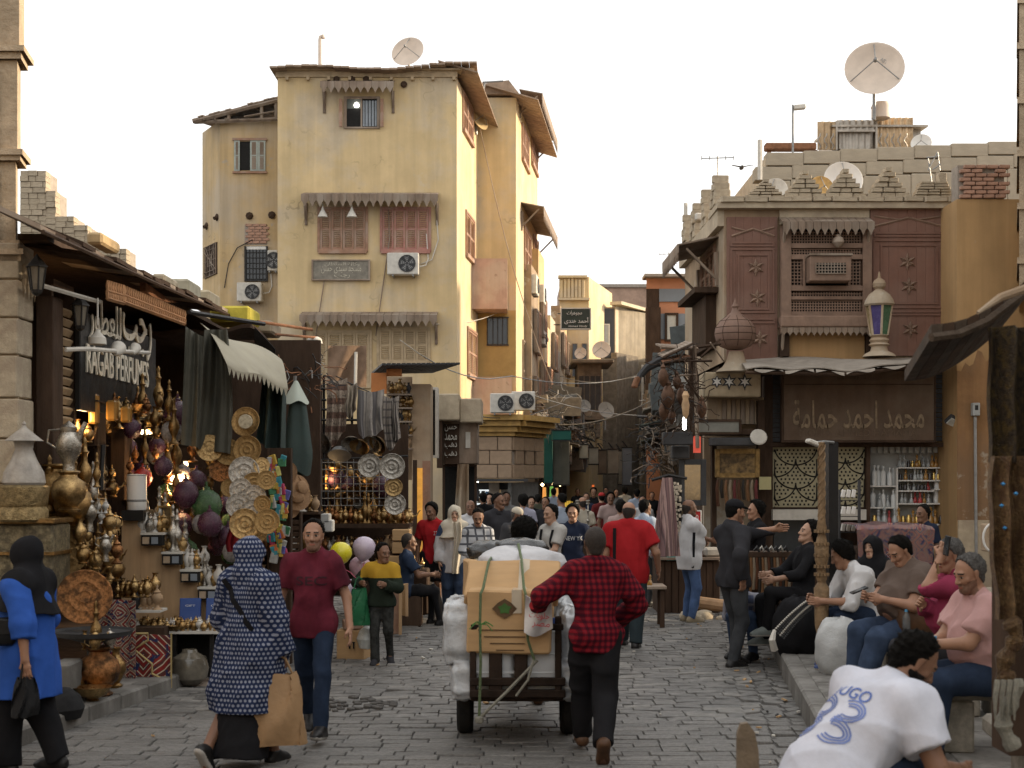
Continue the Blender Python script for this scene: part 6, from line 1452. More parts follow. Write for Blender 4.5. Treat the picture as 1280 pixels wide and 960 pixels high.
mb=MB();mb.lathe([(.0,-.12),(.03,-.1),(.035,.05),(.02,.1),(.0,.12)],8,P(855.5,529,EP-1.6));tag(mb.build('bulb',m_lampw),'bright slim bulb burning under the timber brackets','bulb')
mb=MB();mb.lathe([(.0,-.01),(.13,.0),(.15,.03),(.13,.05),(.0,.06)],16,P(948,547,EP-1.0),0,Matrix.Rotation(1.2,4,'X'));tag(mb.build('round_lamp',mDW),'round white lamp disc hanging at the corner of the sign board','lamp')
beltm=[M(f'belt_{i}',c,.5,bump=.1)for i,c in enumerate(((.10,.04,.02),(.03,.025,.02),(.18,.09,.04),(.25,.2,.14),(.14,.03,.03)))]
for k in range(10):
 mb=MB();a=897+k*5.4;l=622+R.uniform(-3,14);mb.tube([P(a,600,EP-.45),P(a-1,610,EP-.48),P(a+.6,l,EP-.45)],[.02,.03,.03],5);tag(mb.build('hanging_strap',beltm[k%5]),['dark brown leather','black','tan leather','pale beaded','deep red'][k%5]+' strap hanging under the gilt picture','strap','straps hung under the gilt picture')
mb=MB();mb.pb(949,596,964,612,EP-.5,.03);tag(mb.build('notice',M('yellow_notice',(.42,.38,.2),.7,var=.1,bump=0)),'pale yellow paper notice beside the left pierced screen','notice')
dm=empty('onion_dome',P(918,462,DR-.9),'big brown wooden onion dome finial standing left of the carved panels','finial')
s=(DR-.9)/F
mb=MB();mb.lathe([(.36,0),(.33,.03),(.24,.09),(.17,.2),(.13,.36)],18,P(920,465,DR-.9));W(mb,'base',mOw,dm)
pfd=[(.13,0),(.26,.05),(.34,.15),(.368,.27),(.35,.38),(.27,.50),(.15,.59),(.075,.66),(.05,.73),(.065,.76),(.05,.79),(.025,.84),(.0,.93)];zb=Z(437,DR-.9);xd=X(919,DR-.9)
mb=MB();mb.lathe(pfd,24,(xd,DR-.9,zb));W(mb,'dome',M('dome_wood',(.22,.135,.10),.7,var=.2,scale=3,bump=.25,bscale=16,streak=.4),dm)
for z0,z1 in((.05,.15),(.15,.27),(.27,.38),(.38,.50)):
 r0=dict((b_,a)for a,b_ in pfd);mb=MB();mb.lathe([(r0[z1]*1.004,z1-.006),(r0[z1]*1.012,z1),(r0[z1]*1.0,z1+.006)],24,(xd,DR-.9,zb),caps=False);W(mb,'dome_band',mWd,dm)
for k in range(8):
 an=2*pi*k/8;mb=MB();mb.tube([(xd+r_*1.006*math.cos(an),DR-.9+r_*1.006*math.sin(an),zb+z_)for r_,z_ in pfd[1:7]],.005,4);W(mb,'dome_rib',mWd,dm)
ln=empty('coloured_lantern',P(1100,446,DR-.7),'tall lantern with purple and green glass standing on the awning','lantern')
lx=X(1099,DR-.7);lz=Z(446,DR-.7);H_=Z(346,DR-.7)-lz
mb=MB();mb.lathe([(.30,0),(.26,.05),(.16,.1),(.14,.18),(.19,.21),(.15,.25),(.18,.29),(.14,.34),(.17,.37)],14,(lx,DR-.7,lz));W(mb,'base',mOw,ln)
mb=MB()
for k in range(6):
 an=pi/6+2*pi*k/6;a2=an+2*pi/6;r0,r1=.15,.23;z0,z1=lz+.38,lz+.9
 q=[(lx+r0*math.cos(an),DR-.7+r0*math.sin(an),z0),(lx+r0*math.cos(a2),DR-.7+r0*math.sin(a2),z0),(lx+r1*math.cos(a2),DR-.7+r1*math.sin(a2),z1),(lx+r1*math.cos(an),DR-.7+r1*math.sin(an),z1)]
 g=MB();g.add(q,[(0,1,2,3)]);W(g,'pane',M('purple_glass',(.075,.06,.17),.25,bump=0)if k%3==0 else M('green_glass',(.05,.12,.065),.25,bump=0)if k%3==1 else M('amber_glass',(.30,.24,.12),.3,bump=0),ln,0)
 mb.tube([q[0],q[3]],.022,5)
mb.lathe([(.14,0),(.17,.015),(.14,.03)],12,(lx,DR-.7,lz+.36));W(mb,'frame',mOw,ln)
mb=MB();mb.lathe([(.24,0),(.27,.03),(.25,.10),(.19,.20),(.10,.27),(.07,.30),(.11,.34),(.12,.40),(.09,.46),(.03,.50),(.015,.60),(.0,.62)],16,(lx,DR-.7,lz+.9));W(mb,'cap',mOw,ln)
tb=empty('timber_brackets',P(850,540,23.5),'jumble of dark timber brackets and boards jutting at the lane corner','brackets')
for i,(a,b_,c,e,d,w,nm)in enumerate(((826,434,872,436,24,5,'board'),(829,447,866,430,23.6,3,'board'),(830,454,864,447,23.5,4,'plank'),(868,432,872,560,24.2,5,'post'),(872,434,900,430,24.4,4,'board'),(876,446,900,424,24.2,2.5,'brace'),(888,428,905,452,24.3,2.5,'brace'),(836,452,890,451,23.8,3,'plank'),(855,470,878,505,23.9,3,'brace'),(840,470,872,468,23.6,2.4,'plank'),(826,488,850,478,23.4,2,'brace'),(836,476,842,520,23.5,2.2,'post'),(848,500,866,497,23.7,3,'plank'))):
 p,q=P(a,b_,d),P(c,e,d+.3);mb=MB();r_=w/F*d/2;mb.tube([p,q],r_,4);W(mb,nm,mWd if i%3 else m_wood,tb,0)
 if i<3:
  mb=MB();n=8
  for k in range(n):t0,t1=k/n,(k+1)/n-.02;a_,b2=p.lerp(q,t0),p.lerp(q,t1);u_=Vector((0,.9,.12));up=Vector((0,0,.03));s4=[a_,b2,b2+u_,a_+u_];mb.add(s4+[v+up for v in s4],[(0,1,2,3),(7,6,5,4),(0,4,5,1),(1,5,6,2),(2,6,7,3),(3,7,4,0)])
  W(mb,'roof_boards',m_rust if i==2 else m_wood,tb,0)
for i,(a,b_,d)in enumerate(((800,478,23),(842,446,23.4),(806,471,22.8),(846,452,23.2))):pass
PT('bent_pipe',[P(796,482,24),P(800,468,24),P(808,458,24),P(822,450,24),P(834,447,24)],.05,mDg,'upper of two bent dark pipes arching out at the lane corner','pipe')
PT('bent_pipe',[P(802,470,24.1),P(810,462,24.1),P(822,456,24.1),P(842,454,24.1)],.04,mDg,'lower of two bent dark pipes arching out at the lane corner','pipe')
mb=MB();mb.box(P(795,478,24),(.08,.14,.2),.3,0,.02,0,.4);tag(mb.build('lamp_head',m_rust),'rusty lamp head at the end of the bent pipes','lamp')
m_copd=M('brown_lantern',(.12,.065,.04),.5,metal=.5,var=.4,bump=.2)
for i,(a,y,s_)in enumerate(((829,470,1),(835,494,1.3),(846,476,.8),(830,512,1),(852,494,1),(840,520,.8),(877,510,1))):
 mb=MB();mb.lathe([(r_*s_*.6,z_*s_*.75)for r_,z_ in((.0,-.25),(.05,-.22),(.13,-.12),(.15,0),(.11,.1),(.06,.16),(.08,.2),(.03,.24),(.0,.3))],10,P(a,y,23.3+i*.1));o=mb.build('hanging_lantern',m_copd);tag(o,['top left','large middle','small upper','low left','right hand','lowest small','fat far right'][i]+' brown metal lantern hung from the corner timbers','lantern','lanterns hung from the corner timbers');
mb=MB();mb.lathe([(.02,-.22),(.05,-.15),(.065,0),(.045,.09),(.06,.15),(.03,.22)],10,P(857,506,23));tag(mb.build('amber_vase',M('pale_amber',(.55,.36,.20),.5,var=.3,bump=.2)),'slim amber lamp shade hanging by the lit bulb','lamp')
TG(140,lambda:P(R.uniform(822,872),R.uniform(440,535),R.uniform(23.2,24.6)),'cable_tangle','tangled wires between the timber brackets at the lane corner',[m_iron,mWd,mWd],.36)
TG(110,lambda:P(R.uniform(800,842),R.uniform(535,590),R.uniform(26,34)),'cable_tangle','tangled wires and junk low at the lane corner',[m_iron,mDg,m_wood],.45)
m_scarf=M('striped_scarf',(.36,.24,.22),.9,var=.15,scale=8,bump=.2,kind='stripe',k2=(.20,.12,.12),ks=9)
mb=MB()
def scf(u,v):
 w_=.05+.13*v;c_=P(834-3*v,597+98*v,19.4);an=(u-.5)*pi;return(c_.x+w_*math.sin(an)*1.1+.02*math.sin(u*30),c_.y-w_*.6*math.cos(an)-.03*math.cos(u*42)*v,c_.z)
mb.grid(scf,42,14,thick=(0,.02,0));o=mb.build('scarf_bundle',m_scarf);tag(o,'bundle of pink and grey striped scarves hanging at the corner stall','scarf')
PT('scarf_rail',[P(815,600,19.6),P(836,594,19.5),P(858,598,19.6)],.025,m_iron,'short iron rail carrying the striped scarf bundle','rail')
jr=empty('jewellery_rack',P(846,690,20),'dark rack hung with small pale necklaces behind the scarves','rack')
mb=MB();mb.pb(840,598,852,690,20.1,.05);W(mb,'back_board',m_black,jr,0)
mb=MB()
for k in range(90):mb.box(P(841+R.random()*10,602+R.random()*80,20.05),(.03,.02,.035),R.random(),0,0)
tag(W(mb,'necklaces',M('shell_white',(.55,.48,.38),.4,var=.3,bump=0),jr,0),kind='stuff')
cst=empty('corner_stall',P(860,770,21.5),'dark corner stall counters heaped with goods behind the white-shirted man','stall')
mb=MB();mb.pb(822,700,900,772,21.4,.8,0,.02);W(mb,'counter',mWd,cst,0)
mb=MB()
for k in range(9):mb.pb(823+k*8.6,702,830.5+k*8.6,770,21.37,.03)
W(mb,'plank_front',mWd,cst,0)
mb=MB();mb.pb(820,697,902,700,21.3,1.0);W(mb,'top',m_wood,cst,0)
for i,(a,y,c_,w_,lb)in enumerate(((826,694,(.08,.08,.08),.3,'black folded bag'),(838,695,(.10,.30,.28),.22,'teal folded cloth'),(888,690,(.3,.28,.25),.3,'grey folded cloth'),(870,692,(.16,.08,.05),.3,'brown leather bag'))):
 mb=MB();mb.box(P(a,y,21.5),(w_,.25,.14),.2*i,0,.04);tag(mb.build('folded_goods',M(f'goods_{i}',c_,.8,bump=.2)),lb+' lying on the corner stall counter','goods')
rp=FR(862,638,877,662,20.6,1.2,m_white,M('red_card',(.55,.03,.03),.5,var=.05,bump=0),'price_card','red price card with white print held up beside the bald man','sign')
lettering('50',m_white,P(869.5,647,20.59),.08,.08,extrude=.01,parent=rp);lettering('LE',m_white,P(869.5,656,20.59),.08,.06,extrude=.01,parent=rp)
for i,(a,y,w_)in enumerate(((863,772,.32),(880,772,.34),(874,765,.24),(902,771,.16))):
 mb=MB();mb.lathe([(.0,0),(.5,.02),(.52,.2),(.42,.42),(.2,.5),(.0,.5)],9);o=mb.build('boulder',mLi,None,P(a,y,20.6-.05*i),60);o.location.z=0;o.scale=(w_,w_*.75,w_*.8);o.rotation_euler=(0,0,i);tag(o,['rounded grey stone under the bald man\'s stall','largest rounded stone beside the bald man','stone lying behind two others at the stall foot','smallest stone near the thin man\'s legs'][i],'stone')
mb=MB();mb.tube([P(866,752,21),P(910,758,20.6)],.09,10);tag(mb.build('rolled_mat',M('tan_mat',(.36,.22,.12),.85,bump=.2)),'tan rolled mat lying across the stall foot','mat')
bt=empty('street_bench',P(806,770,19.5),'dark low wooden bench with trays beside the red-shirted man','bench');bt.location.z=0
mb=MB();z_=Z(733,19.5);mb.box((X(806,19.5),19.5,z_),(.55,.5,.05),0,0,.01);W(mb,'top',m_wood,bt,0)
for sx in(-.22,.22):
 for sy in(-.18,.18):mb=MB();mb.box((X(806,19.5)+sx,19.5+sy,z_/2-.015),(.06,.06,z_-.03));W(mb,'leg',mWd,bt,0)
for k in range(4):PU(BOT['amber'],'small_flask',(X(800+k*4,19.5),19.4,z_+.026),'little amber flask on the dark low bench','flask','flasks on the low bench',.6)
# ---------- merchandise prototypes (lathe profiles, r / z in metres)
def proto(name,mat,prof,n=14,extra=None):
 mb=MB();mb.lathe(prof,n);
 if extra:extra(mb)
 return mb.mesh(name,mat,50)
def pot_extra(s=1,h=.12):
 def f(mb):
  mb.tube([(.07*s,0,h),(.13*s,0,h+.02*s),(.17*s,0,h+.09*s),(.20*s,0,h+.12*s)],[.022*s,.016*s,.010*s,.008*s],6)
  mb.tube([(-.06*s,0,h+.10*s),(-.14*s,0,h+.08*s),(-.15*s,0,h-.02*s),(-.08*s,0,h-.07*s)],.010*s,5)
 return f
LAMP=[(.0,0),(.06,0),(.07,.015),(.03,.04),(.022,.07),(.05,.10),(.075,.14),(.07,.19),(.04,.22),(.05,.235),(.02,.26),(.012,.29),(.018,.305),(.0,.34)]
VASE=[(.0,0),(.05,0),(.055,.02),(.03,.04),(.06,.09),(.085,.15),(.075,.21),(.035,.26),(.028,.30),(.05,.33),(.045,.33),(.0,.30)]
POT=[(.0,0),(.06,0),(.065,.015),(.05,.03),(.085,.08),(.09,.13),(.07,.18),(.045,.20),(.05,.21),(.04,.235),(.012,.255),(.018,.275),(.0,.29)]
TALL=[(.0,0),(.07,0),(.08,.02),(.04,.06),(.03,.12),(.06,.18),(.085,.26),(.07,.34),(.035,.40),(.03,.48),(.05,.52),(.03,.54),(.02,.62),(.03,.65),(.0,.70)]
URN=[(.0,0),(.15,0),(.17,.03),(.11,.07),(.13,.1),(.23,.2),(.26,.32),(.22,.44),(.13,.5),(.12,.54),(.17,.58),(.15,.6),(.0,.58)]
TRAY=[(.0,.012),(.10,.010),(.11,.016),(.12,.010),(.26,.006),(.27,.014),(.285,.008),(.40,.004),(.415,.012),(.43,.010),(.47,.03),(.49,.035),(.50,.028),(.47,.012),(.42,-.006),(.0,-.004)]
BALL=[(.0,-.14),(.06,-.125),(.11,-.08),(.135,0),(.11,.08),(.06,.125),(.03,.135),(.03,.15),(.012,.16),(.012,.20),(.0,.2)]
BOWL=[(.0,0),(.05,0),(.055,.012),(.04,.02),(.12,.06),(.16,.12),(.165,.125),(.15,.12),(.1,.06),(.0,.03)]
HOOKAH=[(.0,0),(.10,0),(.12,.02),(.13,.10),(.10,.19),(.04,.24),(.05,.26),(.02,.28),(.025,.34),(.05,.37),(.02,.40),(.018,.55),(.04,.58),(.018,.61),(.018,.72),(.05,.74),(.04,.75),(.05,.81),(.035,.82),(.0,.80)]
PR_={}
for nm,pf_ in(('lamp',LAMP),('vase',VASE),('pot',POT),('tall',TALL),('urn',URN),('tray',TRAY),('bowl',BOWL),('hookah',HOOKAH),('ball',BALL)):
 for mn,mm in(('brass',m_brass),('aged',mBd),('silver',m_silver),('copper',m_copper)):
  nn={'lamp':'brass_lamp','vase':'metal_vase','pot':'teapot','tall':'tall_urn','urn':'metal_urn','tray':'metal_tray','bowl':'metal_bowl','hookah':'water_pipe','ball':'hanging_ball'}[nm]
  PR_[nm,mn]=proto(nn,mm,pf_,24 if nm=='tray' else 14,pot_extra()if nm=='pot' else None)
m_purple=M('purple_glass_ball',(.09,.03,.06),.25,var=.4,scale=20,bump=.5,spec=.6);m_gball=M('green_glass_ball',(.07,.16,.06),.25,var=.4,scale=20,bump=.5,spec=.6);m_wball=M('pale_mosaic_ball',(.36,.34,.33),.35,var=.5,scale=25,bump=.5);m_rball=M('red_glass_ball',(.40,.03,.02),.2,var=.3,scale=15,bump=.3,spec=.7)
for mn,mm in(('purple',m_purple),('green',m_gball),('white',m_wball),('red',m_rball)):PR_['ball',mn]=proto('hanging_ball',mm,BALL)
m_pott=[M('pottery_tan',(.40,.27,.16),.6,var=.2,bump=.1),M('pottery_black',(.05,.05,.055),.5,var=.3,bump=.1),M('pottery_white',(.58,.55,.5),.5,var=.15,bump=.1)]
for i,mm in enumerate(m_pott):PR_['vase','pottery%d'%i]=proto('pottery_vase',mm,VASE);PR_['lamp','pottery%d'%i]=proto('pottery_lamp',mm,LAMP)
CATN={'lamp':'lamp','vase':'vase','pot':'teapot','tall':'urn','urn':'urn','tray':'tray','bowl':'bowl','hookah':'water pipe','ball':'lamp'}
COLN={'brass':'bright brass','aged':'dark aged brass','silver':'silvery metal','copper':'reddish copper','purple':'dark purple','green':'green','white':'pale mosaic','red':'glowing red','pottery0':'tan pottery','pottery1':'black pottery','pottery2':'white pottery'}
SHN={'lamp':'finial lamp','vase':'round bellied vase','pot':'spouted teapot','tall':'tall necked urn','urn':'wide urn','tray':'round engraved tray','bowl':'footed bowl','hookah':'water pipe','ball':'glass ball lamp'}
def IT(k,m,loc,where,sc=1,rot=None,rz=None,lab=None):
 lb=lab or f'{COLN[m]} {SHN[k]} {where}'
 return PU(PR_[k,m],PR_[k,m].name.split('.')[0],loc,lb,CATN[k],'goods '+where,sc,rz,rot)
def SI(px0,px1,py,d,kinds,step,where,sc=1,rows=1,gap=.16):
 for r_ in range(rows):
  px=px0+R.uniform(0,step*.4)
  while px<px1:
   k,m=R.choice(kinds);IT(k,m,P(px,py,d)+Vector((0,r_*gap+R.uniform(-.03,.03),.001)),where,sc*R.uniform(.75,1.15));px+=step*R.uniform(.75,1.25)
   # ---------- stone gate tower at the far left
gt=empty('stone_gate_tower',(-5.1,13.3,0),'tall carved limestone tower at the left edge of the street','tower')
gx=-4.43
def gw(e):return[(-6.5,12.7-e),(gx+e,12.7-e),(gx+e-.07,12.95+e),(-6.5,12.95+e)]
for(y0,y1,e)in((980,330,.03),(330,205,0),(205,80,.02),(80,-420,.045)):
 mb=MB();walls(mb,gw(e),Z(y0,12.8),Z(y1,12.8)-.003);W(mb,'carved_shaft',m_carve,gt,0)
for y,e,h in((330,.07,.06),(322,.1,.05),(205,.06,.05),(199,.09,.05),(80,.07,.06),(72,.11,.05),(320,.05,.12)):
 mb=MB();walls(mb,gw(e),Z(y,12.8),Z(y,12.8)+h);mb.v=mb.v;W(mb,'moulding',m_carve,gt,0)
zz=.2;gbm=MB().box((0,0,0),(1,1,1),0,0,.03).mesh('stone_block',mLi,0)
while zz<Z(335,12.8)-.1:
 h=.36+R.uniform(-.05,.05);x=gx+.03
 for w_ in(R.uniform(.25,.5),.5,.5):
  o=bpy.data.objects.new('stone_block',gbm);COL.objects.link(o);o.parent=gt;o.location=Vector((x-w_/2,12.68+.15,zz+h/2))-gt.location+Vector((R.uniform(0,.03),0,0));o.scale=(w_-.015,.4,h-.015);x-=w_
 zz+=h
mb=MB()
for k in range(4):mb.lathe([(.0,-.16),(.012,-.1),(.03,0),(.035,.14)],8,(gx+.05,12.75+.1*k,Z(352,12.8)))
W(mb,'drip_stone',m_carve,gt)
for y0,y1 in((316,212),(195,88)):
 mb=MB();f=12.655
 for x_ in(-4.60,-4.98):mb.box((x_,f,(Z(y0,12.7)+Z(y1,12.7))/2),(.05,.05,Z(y1,12.7)-Z(y0,12.7)))
 W(mb,'carved_border',mLi,gt,0)
rw=empty('stepped_stone_wall',P(70,300,24),'stepped ruin of pale stone courses behind the left shop roof','wall')
rw.location.z=3.5
step_top=[(28,60,215),(60,72,240),(72,95,272),(95,112,283),(112,140,300),(140,160,312)]
mb=MB()
for a,b_,y in step_top:mb.pb(a,y+1,b_,420,24.1,.5)
W(mb,'core',mMo,rw,0)
for a,b_,y in step_top:
 yy=y;
 while yy<330:
  px=a
  while px<b_:
   w_=min(R.uniform(9,16),b_-px+.5);o=bpy.data.objects.new('stone_block',gbm);COL.objects.link(o);o.parent=rw
   o.location=P(px+w_/2,yy+3.4,24.05)-rw.location+Vector((0,R.uniform(-.02,.02),0));o.scale=(w_/F*24-.005,.25,6.9/F*24-.003);px+=w_
  yy+=7
  # ---------- left row of shops: frame, roof, fascia
LX=-4.35
def LP(px,x=LX):return x*F/(px-640)
def LPt(px,py,x=LX):d=LP(px,x);return P(px,py,d)
ls=empty('perfume_shop',(LX,16,0),'open fronted dark timber shop under a long sagging board roof, left side','shop')
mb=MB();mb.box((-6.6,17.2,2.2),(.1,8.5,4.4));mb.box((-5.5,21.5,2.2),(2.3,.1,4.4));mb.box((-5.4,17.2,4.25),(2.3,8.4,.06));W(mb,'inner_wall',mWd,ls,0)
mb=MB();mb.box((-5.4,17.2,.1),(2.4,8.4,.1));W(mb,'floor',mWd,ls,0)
rt=empty('shop_roof',(-4.2,16,4.2));rt.parent=ls;rt.location=Vector((-4.2,16,4.2))-ls.location
nb=21
for k in range(nb):
 y0=11.4+k*.36;q=[]
 za,zb2=4.24+.004*k,4.04+.010*k
 for yy in(y0,y0+.375):q+=[(-4.44 if y0<12.95 else-5.6,yy,za+.1+.004*(k%2)),(-3.78-.02*math.sin(k*1.7),yy,zb2+.012*math.sin(k*2.3)+.004*(k%2))]
 q=[Vector(v)for v in(q[0],q[1],q[3],q[2])];up=Vector((0,0,.04));mb=MB();mb.add(q+[v+up for v in q],[(0,1,2,3),(7,6,5,4),(0,4,5,1),(1,5,6,2),(2,6,7,3),(3,7,4,0)])
 o=W(mb,'roof_board',mWd if k%4 else m_wood,ls,0)
mb=MB();mb.tube([(-3.76,11.4,4.02),(-3.76,15,4.10),(-3.78,19,4.22)],.02,5);W(mb,'eave_pole',mWd,ls)
mb=MB();mb.tube([LPt(38,353,-4.25),LPt(126,378,-4.0)],.022,5);W(mb,'front_pole',mDW,ls)
for a,y0,y1,nm in((62,372,640,'post'),(152,470,660,'post')):
 d=LP(a,LX+.05);mb=MB();mb.box((LX+.05,d,(Z(y1,d)+Z(y0,d))/2),(.16,.3,Z(y0,d)-Z(y1,d)),0,0,.01);W(mb,nm,mWd,ls,0)
sh1=empty('louvre_shutter',(LX+.02,LP(43),2.6),'tan slatted wooden shutter beside the stone tower','shutter')
slm=MB().box((0,0,0),(.05,.62,.075),0,0,.008).mesh('slat',M('tan_slat',(.34,.24,.14),.75,var=.25,scale=6,bump=.2),0)
for k in range(12):
 o=bpy.data.objects.new('slat',slm);COL.objects.link(o);o.parent=sh1;o.location=Vector((LX+.02,13.62,Z(385,13.4)-k*.095))-sh1.location;o.rotation_euler=(0,.5,0)
mb=MB();mb.box((LX+.0,13.28,3.1),(.12,.06,1.5));mb.box((LX+.0,13.96,3.1),(.12,.06,1.5));mb.box((LX+.0,13.62,3.88),(.12,.62,.06));W(mb,'frame',mWd,sh1,0)
for i,(a,b_,ya,yb_,yc,yd)in enumerate(((134,155,350,356,374,380),(154,231,356,388,378,406))):
 fz=empty('spindle_frieze',LPt((a+b_)/2,(yc+yd)/2,-3.9),['short','long'][i]+' orange brown wooden spindle frieze hanging over the perfume shop','frieze')
 n=10 if i==0 else 34;mb=MB();mb2=MB()
 for k in range(n+1):
  t=k/n;px=a+(b_-a)*t;p0=LPt(px,ya+(yb_-ya)*t,-3.9);p1=LPt(px,yc+(yd-yc)*t,-3.9);mb.tube([p1,p1.lerp(p0,.3),p1.lerp(p0,.5),p1.lerp(p0,.7),p0],[.012,.02,.012,.02,.008],5)
 pa,pb2=LPt(a,ya+5,-3.9),LPt(b_,yb_+5,-3.9);pc_,pd_=LPt(a,(ya+yc)/2+2,-3.9),LPt(b_,(yb_+yd)/2+2,-3.9);pe,pf2=LPt(a,yc-1,-3.9),LPt(b_,yd-1,-3.9)
 for q0,q1 in((pc_,pd_),(pe,pf2)):mb2.tube([q0,q1],.022,4)
 m_spin=M('spindle_wood',(.40,.21,.10),.7,var=.25,bump=.2);tag(W(mb,'spindles',m_spin,fz),kind='stuff');W(mb2,'rail',m_spin,fz)
mb=MB();mb.add([LPt(182,353,-4.0),LPt(208,372,-4.0),LPt(222,378,-4.0),LPt(200,378,-4.0),LPt(182,364,-4.0)],[(0,1,2,3,4)]);
v=[Vector(x)for x in mb.v];mb.v=[tuple(x)for x in v]+[tuple(x+Vector((-.06,0,0)))for x in v];mb.f+=[(9,8,7,6,5)]+[(k,k+5,(k+1)%5+5,(k+1)%5)for k in range(5)];mb.m=[0]*len(mb.f)
tag(mb.build('eave_board',m_rust),'rust red board wedged under the roof above the long frieze','board')
# ---------- RAGAB PERFUMES sign
sx_=-4.2;d0,d1=LP(84,sx_),LP(197,sx_)
sgn=empty('perfume_sign',(sx_,(d0+d1)/2,Z(480,(d0+d1)/2)),'black sign with cream raised Arabic and RAGAB PERFUMES lettering','sign')
d0=LP(103,sx_);mb=MB();mb.box((sx_-.05,(d0+d1)/2,3.20),(.06,d1-d0,.98),0,0,.01);W(mb,'board',M('sign_black',(.012,.012,.012),.45,var=.2,bump=.05),sgn,0)
m_let=M('cream_letter',(.72,.66,.54),.5,var=.1,bump=.05)
dA,dB=LP(108,sx_),LP(187,sx_)
lettering('RAGAB PERFUMES',m_let,(sx_-.015,(dA+dB)/2,Z(459,(dA+dB)/2)),(dB-dA)*.98,.29,(0,1,0),(0,0,1),.015,bold=.006,parent=sgn)
dA,dB=LP(112,sx_),LP(152,sx_);lettering(arabic('للعطور'),m_let,(sx_-.015,(dA+dB)/2,Z(405,(dA+dB)/2)),(dB-dA),.46,(0,1,0),(0,0,1),.015,bold=.006,parent=sgn)
dA,dB=LP(154,sx_),LP(190,sx_);lettering(arabic('رجب'),m_let,(sx_-.015,(dA+dB)/2,Z(422,(dA+dB)/2)),(dB-dA),.46,(0,1,0),(0,0,1),.015,bold=.006,parent=sgn)
la=empty('wall_lamp',LPt(130,440,-3.7),'grey lamp arm with round shades in front of the black sign','lamp')
mb=MB();mb.tube([LPt(82,437,-4.1),LPt(110,436,-3.95),LPt(135,438,-3.85),LPt(186,441,-3.85)],.022,7);W(mb,'arm',mDW,la)
for px,r_ in((147,.07),(168,.055)):
 p=LPt(px,437,-3.85);mb=MB();mb.lathe([(.02,-.1),(r_*.7,-.06),(r_,.02),(r_*1.05,.05),(r_*.9,.05),(.0,.03)],16,p,0,Matrix.Rotation(-1.1,4,'X'));W(mb,'shade',mDW,la)
mb=MB();p=LPt(122,425,-3.95);mb.lathe([(.02,.10),(.03,.07),(.08,.02),(.085,-.04),(.07,-.045),(.0,-.02)],14,p);mb.tube([p+Vector((0,0,.14)),p+Vector((0,0,.4))],.01,4);tag(mb.build('pendant_lamp',mDW),'pale enamel pendant lamp hanging before the Arabic letters','lamp')
for px,py,s_,lb in((100,392,.72,'old glass street lantern hanging left of the black sign'),(46,345,.75,'dark box lantern under the roof next to the stone tower')):
 p=LPt(px,py,-4.1);o=empty('wall_lantern',p,lb,'lantern')
 mb=MB();mb.lathe([(.0,.26*s_),(.03*s_,.22*s_),(.12*s_,.12*s_),(.13*s_,.10*s_)],6,p);W(mb,'cap',m_iron,o,0)
 mb=MB();mb.lathe([(.10*s_,.10*s_),(.065*s_,-.16*s_)],6,p,caps=False);W(mb,'glass',M('dusty_glass',(.16,.14,.11),.3,var=.3,bump=0),o,0)
 mb=MB();mb.lathe([(.07*s_,-.16*s_),(.06*s_,-.2*s_),(.02*s_,-.23*s_)],6,p)
 for k in range(6):an=2*pi*k/6;mb.tube([p+Vector((.105*s_*math.cos(an),.105*s_*math.sin(an),.10*s_)),p+Vector((.068*s_*math.cos(an),.068*s_*math.sin(an),-.16*s_))],.008,4)
 W(mb,'frame',m_iron,o)
 # ---------- shop goods: tower side pile
w1='piled beside the stone tower'
bx_=empty('carved_chest',P(30,700,12.6),'pale inlaid metal chest stacked below the huge white lamp','chest')
mb=MB();mb.pb(-12,655,66,760,12.3,.5,0,.02);W(mb,'body',M('inlaid_metal',(.20,.165,.10),.4,metal=.5,var=.7,scale=26,bump=.9,col2=(.09,.075,.05)),bx_,0)
mb=MB();mb.pb(-14,648,68,655,12.28,.54,0,.01);mb.pb(-14,690,68,694,12.27,.5);W(mb,'rim',mBd,bx_,0)
mb=MB();mb.lathe([(.20,0),(.22,.02),(.22,.10),(.20,.13),(.215,.16),(.23,.30),(.2,.32),(.0,.32)],24,P(28,652,12.4));tag(mb.build('drum_stand',M('engraved_brass',(.27,.20,.10),.35,metal=.9,var=.55,scale=20,bump=.8)),'wide engraved brass drum carrying the huge white lamp','stand')
wl=empty('huge_lamp',P(30,612,12.4),'huge white shaped lamp with pointed hat lid by the stone tower','lamp')
m_shell=M('milky_shell',(.40,.365,.32),.4,var=.3,scale=9,bump=.3)
mb=MB();mb.lathe([(.16,0),(.185,.04),(.17,.13),(.11,.24),(.075,.33),(.085,.39),(.12,.44)],14,P(30,609,12.4));W(mb,'body',m_shell,wl)
mb=MB();mb.lathe([(.12,0),(.13,.0),(.165,-.015),(.11,.03),(.05,.08),(.025,.10),(.015,.12),(.02,.135),(.0,.16)],14,P(30,549,12.4));W(mb,'lid',m_shell,wl)
